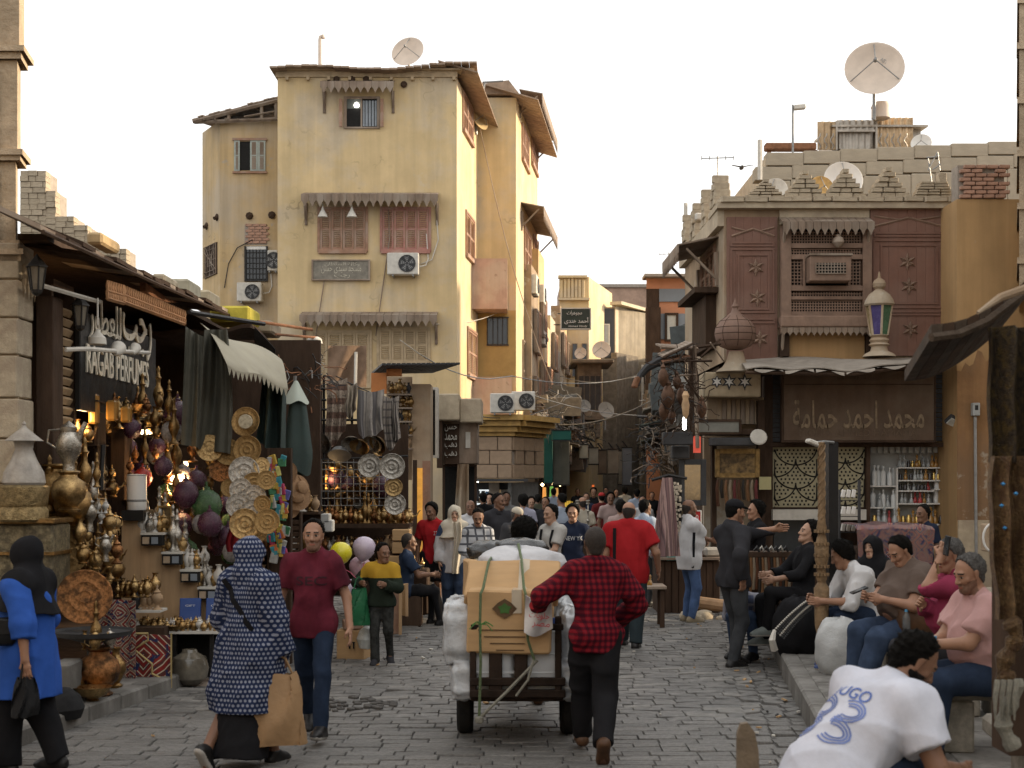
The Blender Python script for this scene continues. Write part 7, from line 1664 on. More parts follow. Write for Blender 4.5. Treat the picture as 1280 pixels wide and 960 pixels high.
def jug(px,py,d,s_,mat,lb):
 o=empty('metal_jug',P(px,py,d),lb,'jug');p=P(px,py,d)
 mb=MB();mb.lathe([(.0,0),(.07*s_,0),(.075*s_,.02*s_),(.06*s_,.12*s_),(.06*s_,.18*s_),(.12*s_,.28*s_),(.13*s_,.36*s_),(.10*s_,.44*s_),(.075*s_,.48*s_),(.085*s_,.53*s_),(.05*s_,.56*s_),(.0,.6*s_)],16,p);W(mb,'body',mat,o)
 mb=MB();mb.tube([p+Vector((-.1*s_,0,.30*s_)),p+Vector((-.22*s_,0,.38*s_)),p+Vector((-.2*s_,0,.5*s_)),p+Vector((-.07*s_,0,.51*s_))],.012*s_,6);W(mb,'handle',mat,o)
 mb=MB();mb.tube([p+Vector((.09*s_,0,.40*s_)),p+Vector((.13*s_,0,.5*s_)),p+Vector((.17*s_,0,.58*s_))],[.04*s_,.03*s_,.022*s_],8);W(mb,'spout',mat,o);return o
jug(86,600,12.9,.9,m_silver,'large silvery jug tilted on a stand behind the white lamp')
jug(112,665,13.0,.52,m_silver,'small silver jug on the middle of the brass pile');jug(132,702,12.8,.42,m_silver,'silver jug with curved handle low in the brass pile')
cab=empty('display_cabinet',(LX-.2,14.4,1.2),'dark display cabinet with glass jars behind the brass pile','cabinet')
mb=MB();mb.pb(52,480,56,720,13.9,.3);mb.pb(118,480,122,720,14.5,.3);mb.pb(52,610,122,613,14.3,.5);mb.pb(52,555,122,557,14.4,.4);mb.pb(52,500,122,502,14.4,.4);W(mb,'frame',mWd,cab,0)
for a,b_,y0,y1 in((58,62,495,560),(110,121,492,530),(132,145,500,526),(150,162,508,528)):
 mb=MB();mb.pb(a,y0,b_,y1,14.4,.12,0,.02);tag(mb.build('glass_canister',m_bam if a>100 else m_bcl),{58:'tall clear glass tube in the dark cabinet',110:'square amber glass canister left of the two small ones',132:'middle amber canister below the black sign',150:'rightmost dark amber canister below the black sign'}[a],'canister')
SI(60,120,609,14.3,[('vase','brass'),('lamp','aged'),('pot','brass'),('tall','aged')],11,'on the lower cabinet shelf',.7);SI(60,118,554,14.4,[('vase','aged'),('lamp','copper'),('pot','aged')],12,'on the upper cabinet shelf',.7)
for(k,m,px,py,d,s_,lb)in(('urn','brass',86,640,12.8,.62,'round brass urn under the big silver jug'),('urn','aged',70,645,13.1,.8,'dark brass urn left of the silver jug'),('tall','brass',62,640,13.0,.75,'tall brass urn behind the white lamp'),('urn','aged',92,660,13,.7,'dark pot-bellied urn above the small silver jug'),('tall','aged',106,620,13.4,.8,'tall dark urn beside the wooden cabinet post'),('tall','silver',116,640,13.6,.7,'slim silver urn left of the black bead rack'),('vase','brass',100,682,12.9,.75,'brass vase in the middle of the pile'),('lamp','brass',137,672,13.3,.9,'round white brass lamp above the copper tray'),('pot','brass',120,712,12.8,.7,'brass teapot above the copper tray'),('lamp','copper',146,705,13.1,.8,'copper lamp next to the wooden steps'),('pot','aged',104,705,12.8,.7,'dark teapot right of the carved chest')):
 IT(k,m,P(px,py,d),w1,s_,lab=lb)
for px,py in((122,642),(132,642),(127,655)):IT('lamp','pottery2',P(px,py,13.5),'hung on the right of the brass pile',.45)
for i,(px,py,r_,mm,d,lb)in enumerate(((106,746,.24,m_copper,12.5,'large engraved copper tray leaning on the red carpet stand'),(80,690,.22,mBd,13.0,'big dark tray standing upright behind the copper tray'))):
 o=PU(PR_['tray','copper' if i==0 else 'aged'],'metal_tray',P(px,py,d),lb,'tray',None,r_*2,rot=(pi/2-.12,0,.25))
PT('bead_rack',[P(127,612,13.6),P(127,592,13.6),P(129,560,13.6),P(129,556,13.6)],.025,m_iron,'slim black lamp rack with two round knobs by the wooden post','rack')
lowm='on the kerb before the red carpet'
cs_=empty('stone_plinth',P(72,870,11.9),'grey stone plinth behind the woman in blue, on the kerb','plinth')
mb=MB();mb.pb(60,830,86,888,11.9,.4,0,.02);W(mb,'block',m_kerb,cs_,0)
for(k,m,px,py,d,s_,lb)in(('urn','aged',92,880,12.3,.42,'small dark urn on the kerb behind the woman in blue'),('pot','brass',93,858,12.3,.75,'brass pot stacked on the small dark urn'),('urn','copper',124,880,12.4,.72,'tall ribbed copper urn standing on the kerb'),('bowl','brass',116,882,12.1,1.0,'shallow brass bowl at the foot of the copper urn'),('vase','aged',145,862,12.9,1.1,'dark lidded pot on the kerb beside the copper urn'),('tall','aged',120,812,12.5,.62,'tall dark bottle standing on the black tray'),('pot','brass',119,812,12.2,.6,'cream brass teapot on the black tray'),('pot','silver',137,810,12.4,.6,'grey metal teapot on the black tray'),('vase','aged',106,812,12.4,.5,'small dark vase on the black tray')):
 o=IT(k,m,P(px,py,d),lowm,s_,lab=lb)
 if py>855 and k!='pot':o.location.z=.147
mb=MB();mb.lathe([(.0,0),(.1,0),(.12,.03),(.05,.1),(.05,.28),(.2,.33),(.33,.36),(.35,.40),(.33,.38),(.0,.36)],22,P(116,845,12.4));tag(mb.build('pedestal_tray',mDg),'wide black pedestal tray holding teapots on the kerb','tray')
mb=MB();mb.lathe([(.0,-.1),(.17,-.08),(.2,0),(.16,.1),(.08,.16),(.0,.17)],14,P(75,885,11.6));tag(mb.build('black_bundle',M('black_fabric',(.012,.012,.013),.9,bump=.3)),'round black cloth bundle on the kerb by the woman in blue','bundle')
cp=empty('carpet_stand',P(170,860,13.6),'stand draped in red carpet with cream and black ornament','stand')
m_carp2=M('red_carpet',(.24,.025,.02),.9,var=.3,scale=8,bump=.3,kind='carpet',k2=(.10,.03,.025),ks=2.1)
mb=MB();mb.box(P(172,820,14.0)-Vector((0,0,.2)),(.62,.4,1.0));W(mb,'crate',mWd,cp,0)
mb=MB();mb.grid(lambda u,v:(X(133,13.6)+u*(X(214,13.6)-X(133,13.6)),13.62+.02*math.sin(u*15)*v-.05*v,Z(790+5*u,13.6)+v*(Z(858+4*(1-u),13.6)-Z(790,13.6))),20,10,thick=(0,.012,0));W(mb,'lower_carpet',m_carp2,cp,60)
mb=MB();mb.grid(lambda u,v:(X(118,13.5)+u*(X(170,13.5)-X(118,13.5)),13.5+.02*math.sin(u*11),Z(748+3*u,13.5)+v*(Z(845,13.5)-Z(748,13.5))),14,10,thick=(0,.012,0));W(mb,'upper_carpet',M('blue_red_carpet',(.22,.035,.03),.9,var=.3,scale=8,bump=.3,kind='carpet',k2=(.22,.18,.15),ks=4.2),cp,60)
mb=MB()
for px in(134,213):mb.pb(px,792,px+1.5,860,13.55,.02)
mb.pb(136,856,213,858,13.545,.02);pts=[P(150,792,13.53),P(185,792,13.53),P(185,800,13.53),P(168,812,13.53),P(190,830,13.53),P(190,842,13.53),P(205,850,13.53)]
mb.tube(pts,.012,4);W(mb,'woven_border',M('gold_border',(.36,.27,.12),.9,bump=.1),cp,0)
tb_=empty('goods_table',P(225,862,14.2),'low dark table covered with small brass ornaments in front of the wooden steps','table')
mb=MB();mb.pb(168,789,280,792.5,14.0,.55);W(mb,'tabletop',mDW,tb_,0)
for px in(216,262):
 mb=MB();mb.pb(px,793,px+4,868,14.1,.06);W(mb,'leg',m_iron,tb_,0)
mb=MB();mb.pb(216,793,278,868,14.5,.03);W(mb,'back_cloth',m_black,tb_,0)
kB=[('pot','brass'),('bowl','brass'),('lamp','brass'),('vase','brass'),('bowl','aged'),('pot','aged'),('lamp','pottery2')]
SI(170,278,789,14.05,kB,6.2,'on the low brass table',.42,3,.14)
mb=MB();mb.pb(166,763,200,766,13.9,.3);tag(mb.build('small_shelf',mDW),'small pale shelf over the red carpet with pottery','shelf')
SI(167,200,763,14.0,[('vase','pottery1'),('vase','pottery0'),('lamp','pottery0'),('vase','pottery1')],9,'on the small pale shelf',.75)
SI(146,190,747,13.9,[('lamp','brass'),('vase','pottery1'),('pot','aged'),('lamp','copper'),('vase','brass')],7,'heaped above the red carpet',.6,2,.2)
m_bluebox=M('blue_box',(.03,.07,.24),.45,var=.1,bump=0)
for a,b_,lb in((225,251,'left blue boxed gift set standing on the brass table'),(258,282,'right blue boxed gift set standing on the brass table')):
 o=empty('gift_box',P((a+b_)/2,775,14.5),lb,'box');mb=MB();mb.box(P((a+b_)/2,762,14.5),((b_-a)/F*14.5,.06,.23),.1,0,.006,-.2);W(mb,'box',m_bluebox,o,0)
 lettering('GIFT',m_bw,P((a+b_)/2,757,14.43),.1,.02,extrude=.004,parent=o)
mb=MB();mb.lathe([(.0,0),(.10,.0),(.17,.06),(.19,.16),(.16,.26),(.08,.31),(.07,.34),(.0,.34)],20,P(237,855,13.9));tag(mb.build('glass_globe',M('hazy_globe',(.13,.115,.09),.12,var=.5,scale=6,bump=.1,spec=.8)),'large hazy glass globe under the brass table','globe')
mb=MB();mb.pb(218,855,262,872,13.9,.4,0,.02);tag(mb.build('crate',m_wood),'grey wooden crate under the glass globe','crate')
m_ply=M('light_wood',(.46,.30,.165),.6,var=.15,scale=4,bump=.1,stretch=(4,4,.5))
sd=empty('stepped_display',P(205,790,14.9),'pale wood stepped display with small drawers of perfume goods','display')
steps=[(152,176,638),(176,202,656),(202,225,680),(225,247,702),(247,270,724)]
for i,(a,b_,y)in enumerate(steps):
 mb=MB();mb.pb(a,y+13,b_-.2,830,14.7,.5);W(mb,'side_panel',m_ply,sd,0)
 mb=MB();mb.pb(a-.5,y+10 if i else y,b_+3,y+12.6,14.6,.6);W(mb,'step_board',m_black if i==0 else mDW,sd,0)
 if i:
  mb=MB();mb.pb(a+.5,y+12.9,b_+1,y+26,14.58,.1);W(mb,'drawer',m_black,sd,0)
  for q in range(2):
   mb=MB();mb.pb(a+2+q*11,y+15.5,a+10+q*11,y+24,14.56,.03);W(mb,'packet',[m_gadget for m_gadget in bxm][(i+q)%4]if False else(m_bluegrey if q else mOw),sd,0)
WHICH=['top','second','third','fourth','bottom']
for i,(a,b_,y)in enumerate(steps):
 kk_=[('lamp','brass'),('vase','brass'),('pot','brass'),('lamp','pottery2'),('tall','silver'),('pot','silver'),('vase','pottery2')]
 SI(a+2+(22 if i==0 else 0),b_+(24 if i==0 else 6),y+9.8 if i else 666,14.75,kk_,5.5,f'on the {WHICH[i]} wooden step',.62,2,.2)
wt=empty('white_canister',P(172,637,14.8),'tall white lidded canister on the top wooden step','canister')
p=P(171,637.5,14.8);mb=MB();mb.lathe([(.0,0),(.095,0),(.1,.01),(.1,.09)],20,p);W(mb,'base',m_white,wt);mb=MB();mb.lathe([(.102,.092),(.102,.36),(.09,.37),(.0,.375)],20,p);W(mb,'body',m_white,wt);mb=MB();mb.lathe([(.104,.09),(.106,.1),(.104,.11)],20,p,caps=False);mb.lathe([(.101,.355),(.105,.36),(.101,.366)],20,p,caps=False);W(mb,'band',m_grey,wt)
mb=MB();mb.box(P(204,640,14.9),(.2,.03,.26),.2,0,.01,-.15);FR(196,632,215,660,14.9,2.4,m_gold,m_pict,'small_picture','small gilt framed picture leaning above the second step','picture')
for i,(px,py,m,s_)in enumerate(((178,598,'red',.8),(232,618,'purple',1.1),(258,632,'green',1.3),(228,655,'purple',.9),(262,655,'purple',1.0),(252,655,'white',.8),(268,660,'white',.7),(275,672,'purple',1.0),(215,540,'white',.9),(222,520,'purple',1.2),(285,672,'purple',.9),(245,600,'purple',.8),(290,690,'white',.8))):
 ps_=['by the white canister','above the framed picture','over the middle step','below the big purple one','beside the green lamp','below the green lamp','right of the pale mosaic lamp','low over the fourth step','on the shelf behind the tarp','high behind the folded tarp','next to the red cloth','in the middle of the dark shop','lowest near the veiled woman'][i]
 IT('ball',m,P(px,py,15.2+.1*(i%4)),'hanging in the lamp shop',s_,lab=f'{COLN[m]} glass ball lamp hanging {ps_}')
for i,(px,py,r_)in enumerate(((216,600,.10),(232,580,.06),(212,640,.07),(182,540,.05))):
 lb=['warm glowing round brass lamp deep in the shop','small warm bulb deep under the tarp','small warm light behind the top step','row of warm spot lights high inside the shop'][i]
 if i<3:mb=MB();mb.lathe([(.0,-r_*.5),(r_*.4,-r_*.4),(r_*.5,0),(r_*.3,r_*.45),(.0,r_*.5)],12,P(px,py,15.8));tag(mb.build('lit_lamp',m_lamp),lb,'lamp')
 else:
  o=empty('spot_lights',P(px,py,16.4),lb,'lamp')
  for k in range(4):mb=MB();mb.box(P(173+k*5,540,16.4),(.03,.02,.05));W(mb,'bulb',m_lamp,o,0)
  mb=MB();mb.pb(170,545,195,547,16.4,.1);W(mb,'bar',mWd,o,0)
sl_d=bpy.data.lights.new('shop_lamp','POINT');sl_d.energy=34;sl_d.color=(1,.62,.28);sl_d.shadow_soft_size=.12
sl=bpy.data.objects.new('shop_lamp_light',sl_d);COL.objects.link(sl);sl.location=P(216,600,15.7)+Vector((.15,-.15,.0))
sl2=bpy.data.objects.new('cabinet_lamp_light',sl_d.copy());COL.objects.link(sl2);sl2.data.energy=16;sl2.location=P(95,520,14.3)  # warm point light added in the cabinet, without any bulb
for i in range(70):
 px,py=R.uniform(120,232),R.uniform(510,640);d=R.uniform(14.9,16.6);k,m=R.choice([('vase','aged'),('lamp','copper'),('pot','aged'),('ball','purple'),('tall','aged'),('lamp','brass'),('bowl','aged'),('ball','white')]);IT(k,m,P(px,py,d),'hung high inside the perfume shop',R.uniform(.5,.85))
for i in range(60):
 px,py=R.uniform(50,150),R.uniform(600,740);d=R.uniform(13.2,14.2);k,m=R.choice([('vase','brass'),('lamp','aged'),('pot','brass'),('tall','aged'),('lamp','brass'),('pot','aged'),('urn','aged')]);IT(k,m,P(px,py,d),'in the brass pile',R.uniform(.45,.7)*(.6 if k=='urn' else 1))
for i in range(46):
 px,py=R.uniform(200,300),R.uniform(575,700);d=R.uniform(15.6,16.6);k,m=R.choice([('vase','aged'),('lamp','brass'),('pot','aged'),('ball','purple'),('tall','aged'),('lamp','copper'),('bowl','brass'),('ball','green')])
 IT(k,m,P(px,py,d),'deep in the lamp shop',R.uniform(.5,.9))
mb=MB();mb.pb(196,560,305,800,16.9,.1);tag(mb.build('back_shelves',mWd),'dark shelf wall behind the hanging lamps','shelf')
TR=[(307,527,.155,'aged'),(309,562,.15,'aged'),(327,582,.085,'brass'),(305,590,.16,'silver'),(318,606,.13,'aged'),(301,612,.12,'silver'),(317,623,.14,'silver'),(298,632,.13,'silver'),(316,641,.14,'silver'),(333,600,.10,'aged'),(306,655,.16,'brass'),(328,630,.09,'aged'),(334,652,.13,'aged'),(300,583,.11,'aged'),(285,565,.14,'aged'),(276,588,.12,'copper'),(262,560,.14,'brass'),(288,610,.10,'aged'),(320,665,.12,'aged')]
TP=['topmost black and cream','second from top dark','little cream faced','large pale fluted','dark half hidden','left silvery','middle silvery','lower left silvery','lower middle silvery','right small dark','lowest large brassy','right lower dark','far lower right dark','behind the pale fluted','upper left dim','left copper','far left golden','small dim middle','bottom right dim']
for i,(px,py,r_,m)in enumerate(TR):
 o=PU(PR_['tray',m],'metal_tray',P(px,py,14.75-.03*i+(.0 if i<13 else .5)),TP[i]+' engraved plate in the hanging column under the tarp','tray','plates hanging under the tarp',(r_*2,r_*2,r_*2),rot=(pi/2-.1+R.uniform(-.08,.08),0,R.uniform(-.2,.3)))
mb=MB();mb.lathe([(.0,0),(.07,0),(.075,.01),(.07,.02),(.0,.022)],18,P(307,527,14.62),0,Matrix.Rotation(pi/2,4,'X'));tag(mb.build('plate_medallion',M('cream_medal',(.5,.43,.3),.5,var=.4,scale=30,bump=.2)),'round cream medallion fixed on the topmost plate','medallion')
mb=MB();mb.grid(lambda u,v:P(285+15*u+3*math.sin(v*6),640+50*v,14.9+.03*math.sin(u*14)),10,8,thick=.015);tag(mb.build('red_cloth',M('deep_red_cloth',(.24,.015,.02),.85,bump=.2)),'deep red cloth hanging behind the silvery plates','cloth')
TC=[(.05,.25,.30),(.45,.30,.05),(.40,.05,.12),(.40,.40,.38),(.06,.20,.10),(.5,.15,.05),(.12,.12,.35),(.55,.5,.15)]
for i in range(60):
 mb=MB();px,py=R.uniform(338,358),572+i*2.1+R.uniform(-3,3);mb.box(P(px,py,15.2),(R.uniform(.05,.10),.03,R.uniform(.07,.13)),R.uniform(-.5,.5),0,.008,0,R.uniform(-.4,.4));tag(mb.build('trinket',M(f'trinket_{i%8}',TC[i%8],.35,var=.3,scale=20,bump=.1)),['teal','amber','crimson','pale grey','dark green','orange','navy','yellow'][i%8]+' packaged trinket in the column right of the plates','trinket','trinkets hung right of the plates')
tr_=empty('trinket_rack',P(348,800,15.4),'dark board rack behind the bright trinkets','rack')
mb=MB();mb.pb(336,560,362,800,15.35,.05);W(mb,'board',mWd,tr_,0)
mb=MB();mb.pb(334,560,336,830,15.3,.1);mb.pb(362,560,364,830,15.3,.1);W(mb,'upright',mWd,tr_,0)
st2=empty('dim_stall',P(340,800,17.8),'dark shelved stall between the hanging plates and the brass stall','stall')
mb=MB();mb.pb(270,425,400,860,17.9,.1);W(mb,'back_wall',mWd,st2,0)  # dark board carried up to stand in for the shaded interior
for y in(640,690,735):
 mb=MB();mb.pb(300,y,398,y+3,17.4,.5);W(mb,'shelf',mWd,st2,0)
mb=MB();mb.pb(300,775,398,838,17.2,.6);W(mb,'counter',mWd,st2,0)
for y in(640,690,735,775):SI(302,396,y,17.5,[('lamp','aged'),('vase','pottery0'),('vase','aged'),('pot','copper'),('lamp','pottery2'),('vase','pottery1')],8,{640:'on the top shelf of the dim stall',690:'on the middle shelf of the dim stall',735:'on the low shelf of the dim stall',775:'on the counter of the dim stall'}[y],.8)
m_straw=M('straw',(.33,.20,.11),.85,var=.2,scale=20,bump=.3)
for i,(px,py)in enumerate(((358,593),(362,608),(372,622),(360,632),(374,610))):
 o=PU(proto('straw_hat',m_straw,[(.0,.09),(.05,.088),(.08,.07),(.085,.02),(.15,.0),(.17,.005),(.165,-.005),(.08,.0),(.0,.0)],18),'straw_hat',P(px,py,16.2),['topmost','second','far right','lowest','right upper'][i]+' brown straw hat hung beside the trinkets','hat','straw hats on the rack',.9,rot=(1.3,.2*i,.3*i-.5))
rk=empty('slatted_stand',P(365,720,16.4),'brown slatted stand below the straw hats','stand')
for k in range(9):mb=MB();mb.pb(354,650+k*7.5,374,656+k*7.5,16.2,.1,0,.008);W(mb,'slat',mWd,rk,0)
mb=MB();mb.pb(352,640,354,740,16.2,.15);mb.pb(374,640,376,740,16.2,.15);W(mb,'upright',mWd,rk,0)
# ---------- folded tarpaulins
m_tarp=M('olive_tarp',(.075,.072,.055),.75,var=.25,scale=3,bump=.25,bscale=7);m_tarpc=M('cream_tarp',(.36,.33,.25),.8,var=.12,scale=3,bump=.15);m_tarpg=M('green_tarp',(.035,.055,.05),.7,var=.25,scale=3,bump=.2)
m_tarpt=M('pale_green_tarp',(.40,.44,.38),.8,var=.12,scale=3,bump=.15)
aw=empty('market_awning',P(290,560,14.6),'big cream and olive folded tarpaulin awning with zigzag edge','awning')
mb=MB()
def lft(u,v):
 x0=232+(284-232)*u;top=408+14*abs(math.sin(u*2.6))if u<.45 else 412;bot=556+12*u
 fx=6*math.sin(u*9)*v;return P(x0+fx-6*v*(1-u)+2*v*u+4*math.sin(v*3.1)*u,top+(bot-top)*v,14.4+.5*u+.12*math.sin(u*11+v*1.5)*(.4+.6*v)+.025*math.sin(u*37+v*3))
mb.grid(lft,60,14,thick=(.0,.015,0));W(mb,'side_flap',m_tarp,aw,60)
mb=MB()
def topf(u,v):
 a=P(250+100*u,403+46*u+5*math.sin(u*6),15.1+1.3*u);b_=P(284+76*u,456+28*u+3*math.sin(u*9),14.1+1.3*u);p=a.lerp(b_,v);p.z+=.06*math.sin(v*pi)*(1+math.sin(u*8)*.4);return p
mb.grid(topf,40,8,thick=(0,.01,-.012));W(mb,'top_sheet',m_tarpc,aw,60)
mb=MB()
n=14
for k in range(n):
 p0,p1=topf(k/n,1),topf((k+1)/n,1);m_=(p0+p1)/2-Vector((0,0,.09));off=Vector((0,.012,0));mb.add([p0,m_,p1,p0+off,m_+off,p1+off],[(0,1,2),(5,4,3),(0,3,4,1),(1,4,5,2)])
W(mb,'zigzag_edge',m_tarpc,aw,0)
mb=MB();mb.grid(lambda u,v:P(328+30*u+8*v*(1-u)*-1+3*math.sin(u*12)*v,474+6*u+92*v*(.85+.15*u),15.6+.12*math.sin(u*13)),28,10,thick=(0,.015,0));W(mb,'right_flap',m_tarpg,aw,60)
uw=empty('closed_parasol',P(373,592,16.6),'closed dark green parasol with pale hood right of the big tarp','parasol')
mb=MB();mb.grid(lambda u,v:P(372+(10+12*v-6*max(0,v-.75)*4)*math.cos(u*2*pi)*1.0,500+92*v,16.6-.01)+Vector((0,(.10+.10*v)*math.sin(u*2*pi)+.02*math.sin(u*26),.03*math.sin(u*6*pi)*v)),40,10);W(mb,'canopy',m_tarpg,uw,60)
mb=MB();mb.grid(lambda u,v:P(370+(2+14*v)*math.cos(u*2*pi),476+28*v,16.6)+Vector((0,(.03+.15*v)*math.sin(u*2*pi),.02*math.sin(u*8*pi)*v)),32,5);W(mb,'hood',m_tarpt,uw,60)
mb=MB();mb.tube([P(369,470,16.6),P(356,720,16.6)],.022,6);W(mb,'pole',m_grey,uw)
for i,(a,b_,y0,y1,d,c_,lb)in enumerate(((108,128,290,305,18,(.42,.30,.16),'brown carton lying on the roof beside the stepped wall'),(190,206,342,352,19,(.40,.34,.25),'pale block on the roof edge above the frieze'),(206,236,348,372,20,(.36,.33,.25),'heap of pale rubble cartons on the shop roof'),(262,312,382,402,19,(.50,.42,.06),'bright yellow box on the roof behind the tarp'),(238,262,362,384,21,(.45,.38,.26),'cream carton on the roof left of the yellow box'),(306,340,400,416,20,(.30,.24,.17),'brown board box right of the yellow box'))):
 mb=MB();mb.pb(a,y0,b_,y1,d,.8,0,.03);o=mb.build('roof_box',M(f'roof_box_{i}',c_,.85,var=.25,bump=.3));tag(o,lb,'box')
for i,(pts,r_,lb)in enumerate((([P(322,402,18.5),P(390,412,19.5)],.022,'upper rusty pole jutting over the tarp'),([P(345,418,18),P(396,422,19)],.018,'lower rusty pole jutting over the tarp'),([P(361,440,18),P(368,466,18),P(355,470,18)],.04,'bent black metal arm above the parasol'),([P(236,390,16),P(330,405,17.5)],.028,'dark roof beam above the tarp top'))):
 PT('pole',pts,r_,m_rust if i<2 else m_iron,lb,'pole')
mb=MB();mb.lathe([(.0,.02),(.06,.03),(.1,.0),(.11,-.06),(.0,-.05)],12,P(393,424,19));tag(mb.build('shade_lamp',mDW),'white shaded lamp at the tip of the lower rusty pole','lamp')
mb=MB();mb.grid(lambda u,v:(-6+2.6*u,18.5+4.5*v,4.0-.03*(4.5*v)+.04*math.sin(u*7+v*9)+.03*math.sin(u*21)),24,24,thick=(0,0,-.05));o=mb.build('roof_sheet',mWd);tag(o,'dark sagging roof sheet behind the first shop roof','roof')
mb=MB();mb.grid(lambda u,v:P(318+26*u,408+28*u+20*v,17.6+.3*v),6,3,thick=(0,.02,0));tag(mb.build('leaning_board',mDg),'dark board leaning at the roof end above the tarp','board')
# ---------- textiles and brass stall further along
D4=20.5
ts=empty('textile_stall',P(440,760,D4),'stall frame of iron bars and wire mesh hung with textiles and brass','stall')
mb=MB()
for pts in([(405,470),(405,740)],[(440,480),(440,530)],[(428,490),(428,530)]):mb.tube([P(a,b_,D4)for a,b_ in pts],.02,5)
for pts in([(385,486),(440,486)],[(385,512),(440,512)],[(388,525),(450,525)],[(398,575),(510,570)],[(382,500),(408,500)]):mb.tube([P(a,b_,D4-.02)for a,b_ in pts],.018,5)
W(mb,'iron_frame',m_iron,ts)
mb=MB()
for k in range(12):mb.tube([P(402+k*8,574,D4-.1),P(402+k*8,632,D4-.1)],.006,4)
for k in range(7):mb.tube([P(402,578+k*9,D4-.1),P(494,578+k*9,D4-.1)],.006,4)
W(mb,'wire_mesh',m_grey,ts)
mb=MB();mb.pb(380,480,402,745,D4+.6,.1);mb.pb(402,530,510,745,D4+1.0,.1);W(mb,'back_wall',mWd,ts,0)
mb=MB();mb.pb(398,655,512,660,D4-.3,.7);mb.pb(398,690,512,694,D4-.3,.7);W(mb,'shelf',mWd,ts,0)
tex=[((408,434),(472,555),'ikat',(.42,.34,.27),(.20,.12,.09),5,'brown and cream ikat rug hung over the iron frame'),((432,446),(478,520),'stripe',(.44,.38,.30),(.30,.25,.20),7,'cream blanket hung behind the ikat rug'),((447,480),(486,548),'stripe',(.34,.31,.28),(.16,.15,.15),5,'grey striped blanket in the middle of the textile row'),((479,499),(494,560),'check',(.26,.23,.20),(.09,.08,.08),9,'dark checked blanket at the right of the textile row'),((490,498),(500,548),'stripe',(.38,.34,.30),(.2,.18,.16),9,'narrow grey striped cloth at the end of the row')]
for i,(xs_,ys_,kd,c1,c2,ks_,lb)in enumerate(tex):
 mb=MB();(a,b_),(y0,y1)=xs_,ys_
 mb.grid(lambda u,v:P(a+(b_-a)*u+2*math.sin(v*5+i)*v,y0+(y1-y0)*v*(.9+.1*math.sin(u*5))+4*math.sin(u*3.1),D4-.2-.02*i+.05*math.sin(u*17+i)*(.3+v)),26,10,thick=(0,.02,0));tag(mb.build('hanging_textile',M(f'textile_{i}',c1,.9,var=.2,scale=10,bump=.25,kind=kd,k2=c2,ks=ks_)),lb,'textile','textiles hung at the far stall')
for i,(px,py,r_,m,lb)in enumerate(((490,583,.185,'silver','large engraved silver tray hanging under the checked blanket'),(462,582,.17,'silver','silver tray partly behind the large one'),(492,609,.13,'brass','small brass rimmed plate below the large silver tray'),(494,630,.155,'silver','lowest silver tray over the shelf of lamps'))):
 PU(PR_['tray',m],'metal_tray',P(px,py,D4-.45+.1*(i==1)),lb,'tray',None,(r_*2,r_*2,r_*3),rot=(pi/2-.08,0,.05))
mb=MB();mb.lathe([(.0,.02),(.10,.0),(.14,.06),(.17,.10)],14,P(425,562,D4-.3),0,Matrix.Rotation(2.6,4,'X'));tag(mb.build('metal_basin',m_grey),'grey upturned basin hung at the top of the wire mesh','basin')
for i,(px,py)in enumerate(((440,548),(452,552),(470,550),(478,552),(412,552))):IT('bowl','aged' if i%2 else 'silver',P(px,py,D4-.35),'on top of the wire mesh stall',.9,rot=(2.4,.3*i,0))
for i in range(42):
 px,py=R.uniform(404,492),R.uniform(585,640);k,m=R.choice([('bowl','brass'),('pot','brass'),('bowl','aged'),('vase','brass'),('ball','purple'),('pot','aged'),('bowl','silver')]);IT(k,m,P(px,py,D4+R.uniform(.1,.6)),'behind the wire mesh',R.uniform(.7,1.2))
SI(400,510,655,D4-.1,[('lamp','brass'),('vase','brass'),('tall','aged'),('pot','brass'),('lamp','copper')],5.5,'on the upper brass stall shelf',.72,3,.18)
SI(400,510,690,D4-.1,[('lamp','brass'),('vase','copper'),('pot','brass'),('lamp','pottery2'),('vase','pottery0')],6,'on the lower brass stall shelf',.65,2,.2)
mb=MB();mb.lathe([(.0,-.05),(.05,-.02),(.05,.02),(.0,.06)],8,P(404,598,D4+.2));tag(mb.build('lit_lamp',m_lamp),'warm bulb glowing at the left of the wire mesh stall','lamp')
sl3=bpy.data.objects.new('mesh_lamp_light',sl_d.copy());COL.objects.link(sl3);sl3.data.energy=6;sl3.location=P(410,600,D4+.1)
cbx=[((490,512),(662,676)),((490,512),(678,692)),((478,512),(695,712))]
for i,(xs_,ys_)in enumerate(cbx):
 mb=MB();mb.pb(xs_[0],ys_[0],xs_[1],ys_[1],D4-.5,.4,0,.01);tag(mb.build('carton',m_card),['upper','middle','lower'][i]+' flat brown carton at the right of the brass shelf','carton')
for i,(a,b_,y0,y1,c_,lb)in enumerate(((382,412,642,654,(.5,.5,.48),'white flat box on the stall behind the young man in maroon'),(392,402,655,676,(.55,.55,.53),'white square lamp box by the toy packs'),(404,416,650,665,(.6,.6,.58),'tall white jug left of the balloons'),(368,380,655,672,(.6,.16,.04),'left orange and white toy pack behind the young man'),(380,392,657,674,(.55,.2,.05),'right orange and white toy pack behind the young man'),(368,392,678,694,(.05,.16,.2),'dark teal toy pack under the orange ones'))):
 mb=MB();mb.pb(a,y0,b_,y1,18.6,.2,0,.015);tag(mb.build('packed_box',M(f'packbox_{i}',c_,.5,var=.15,scale=8,bump=.05)),lb,'box')
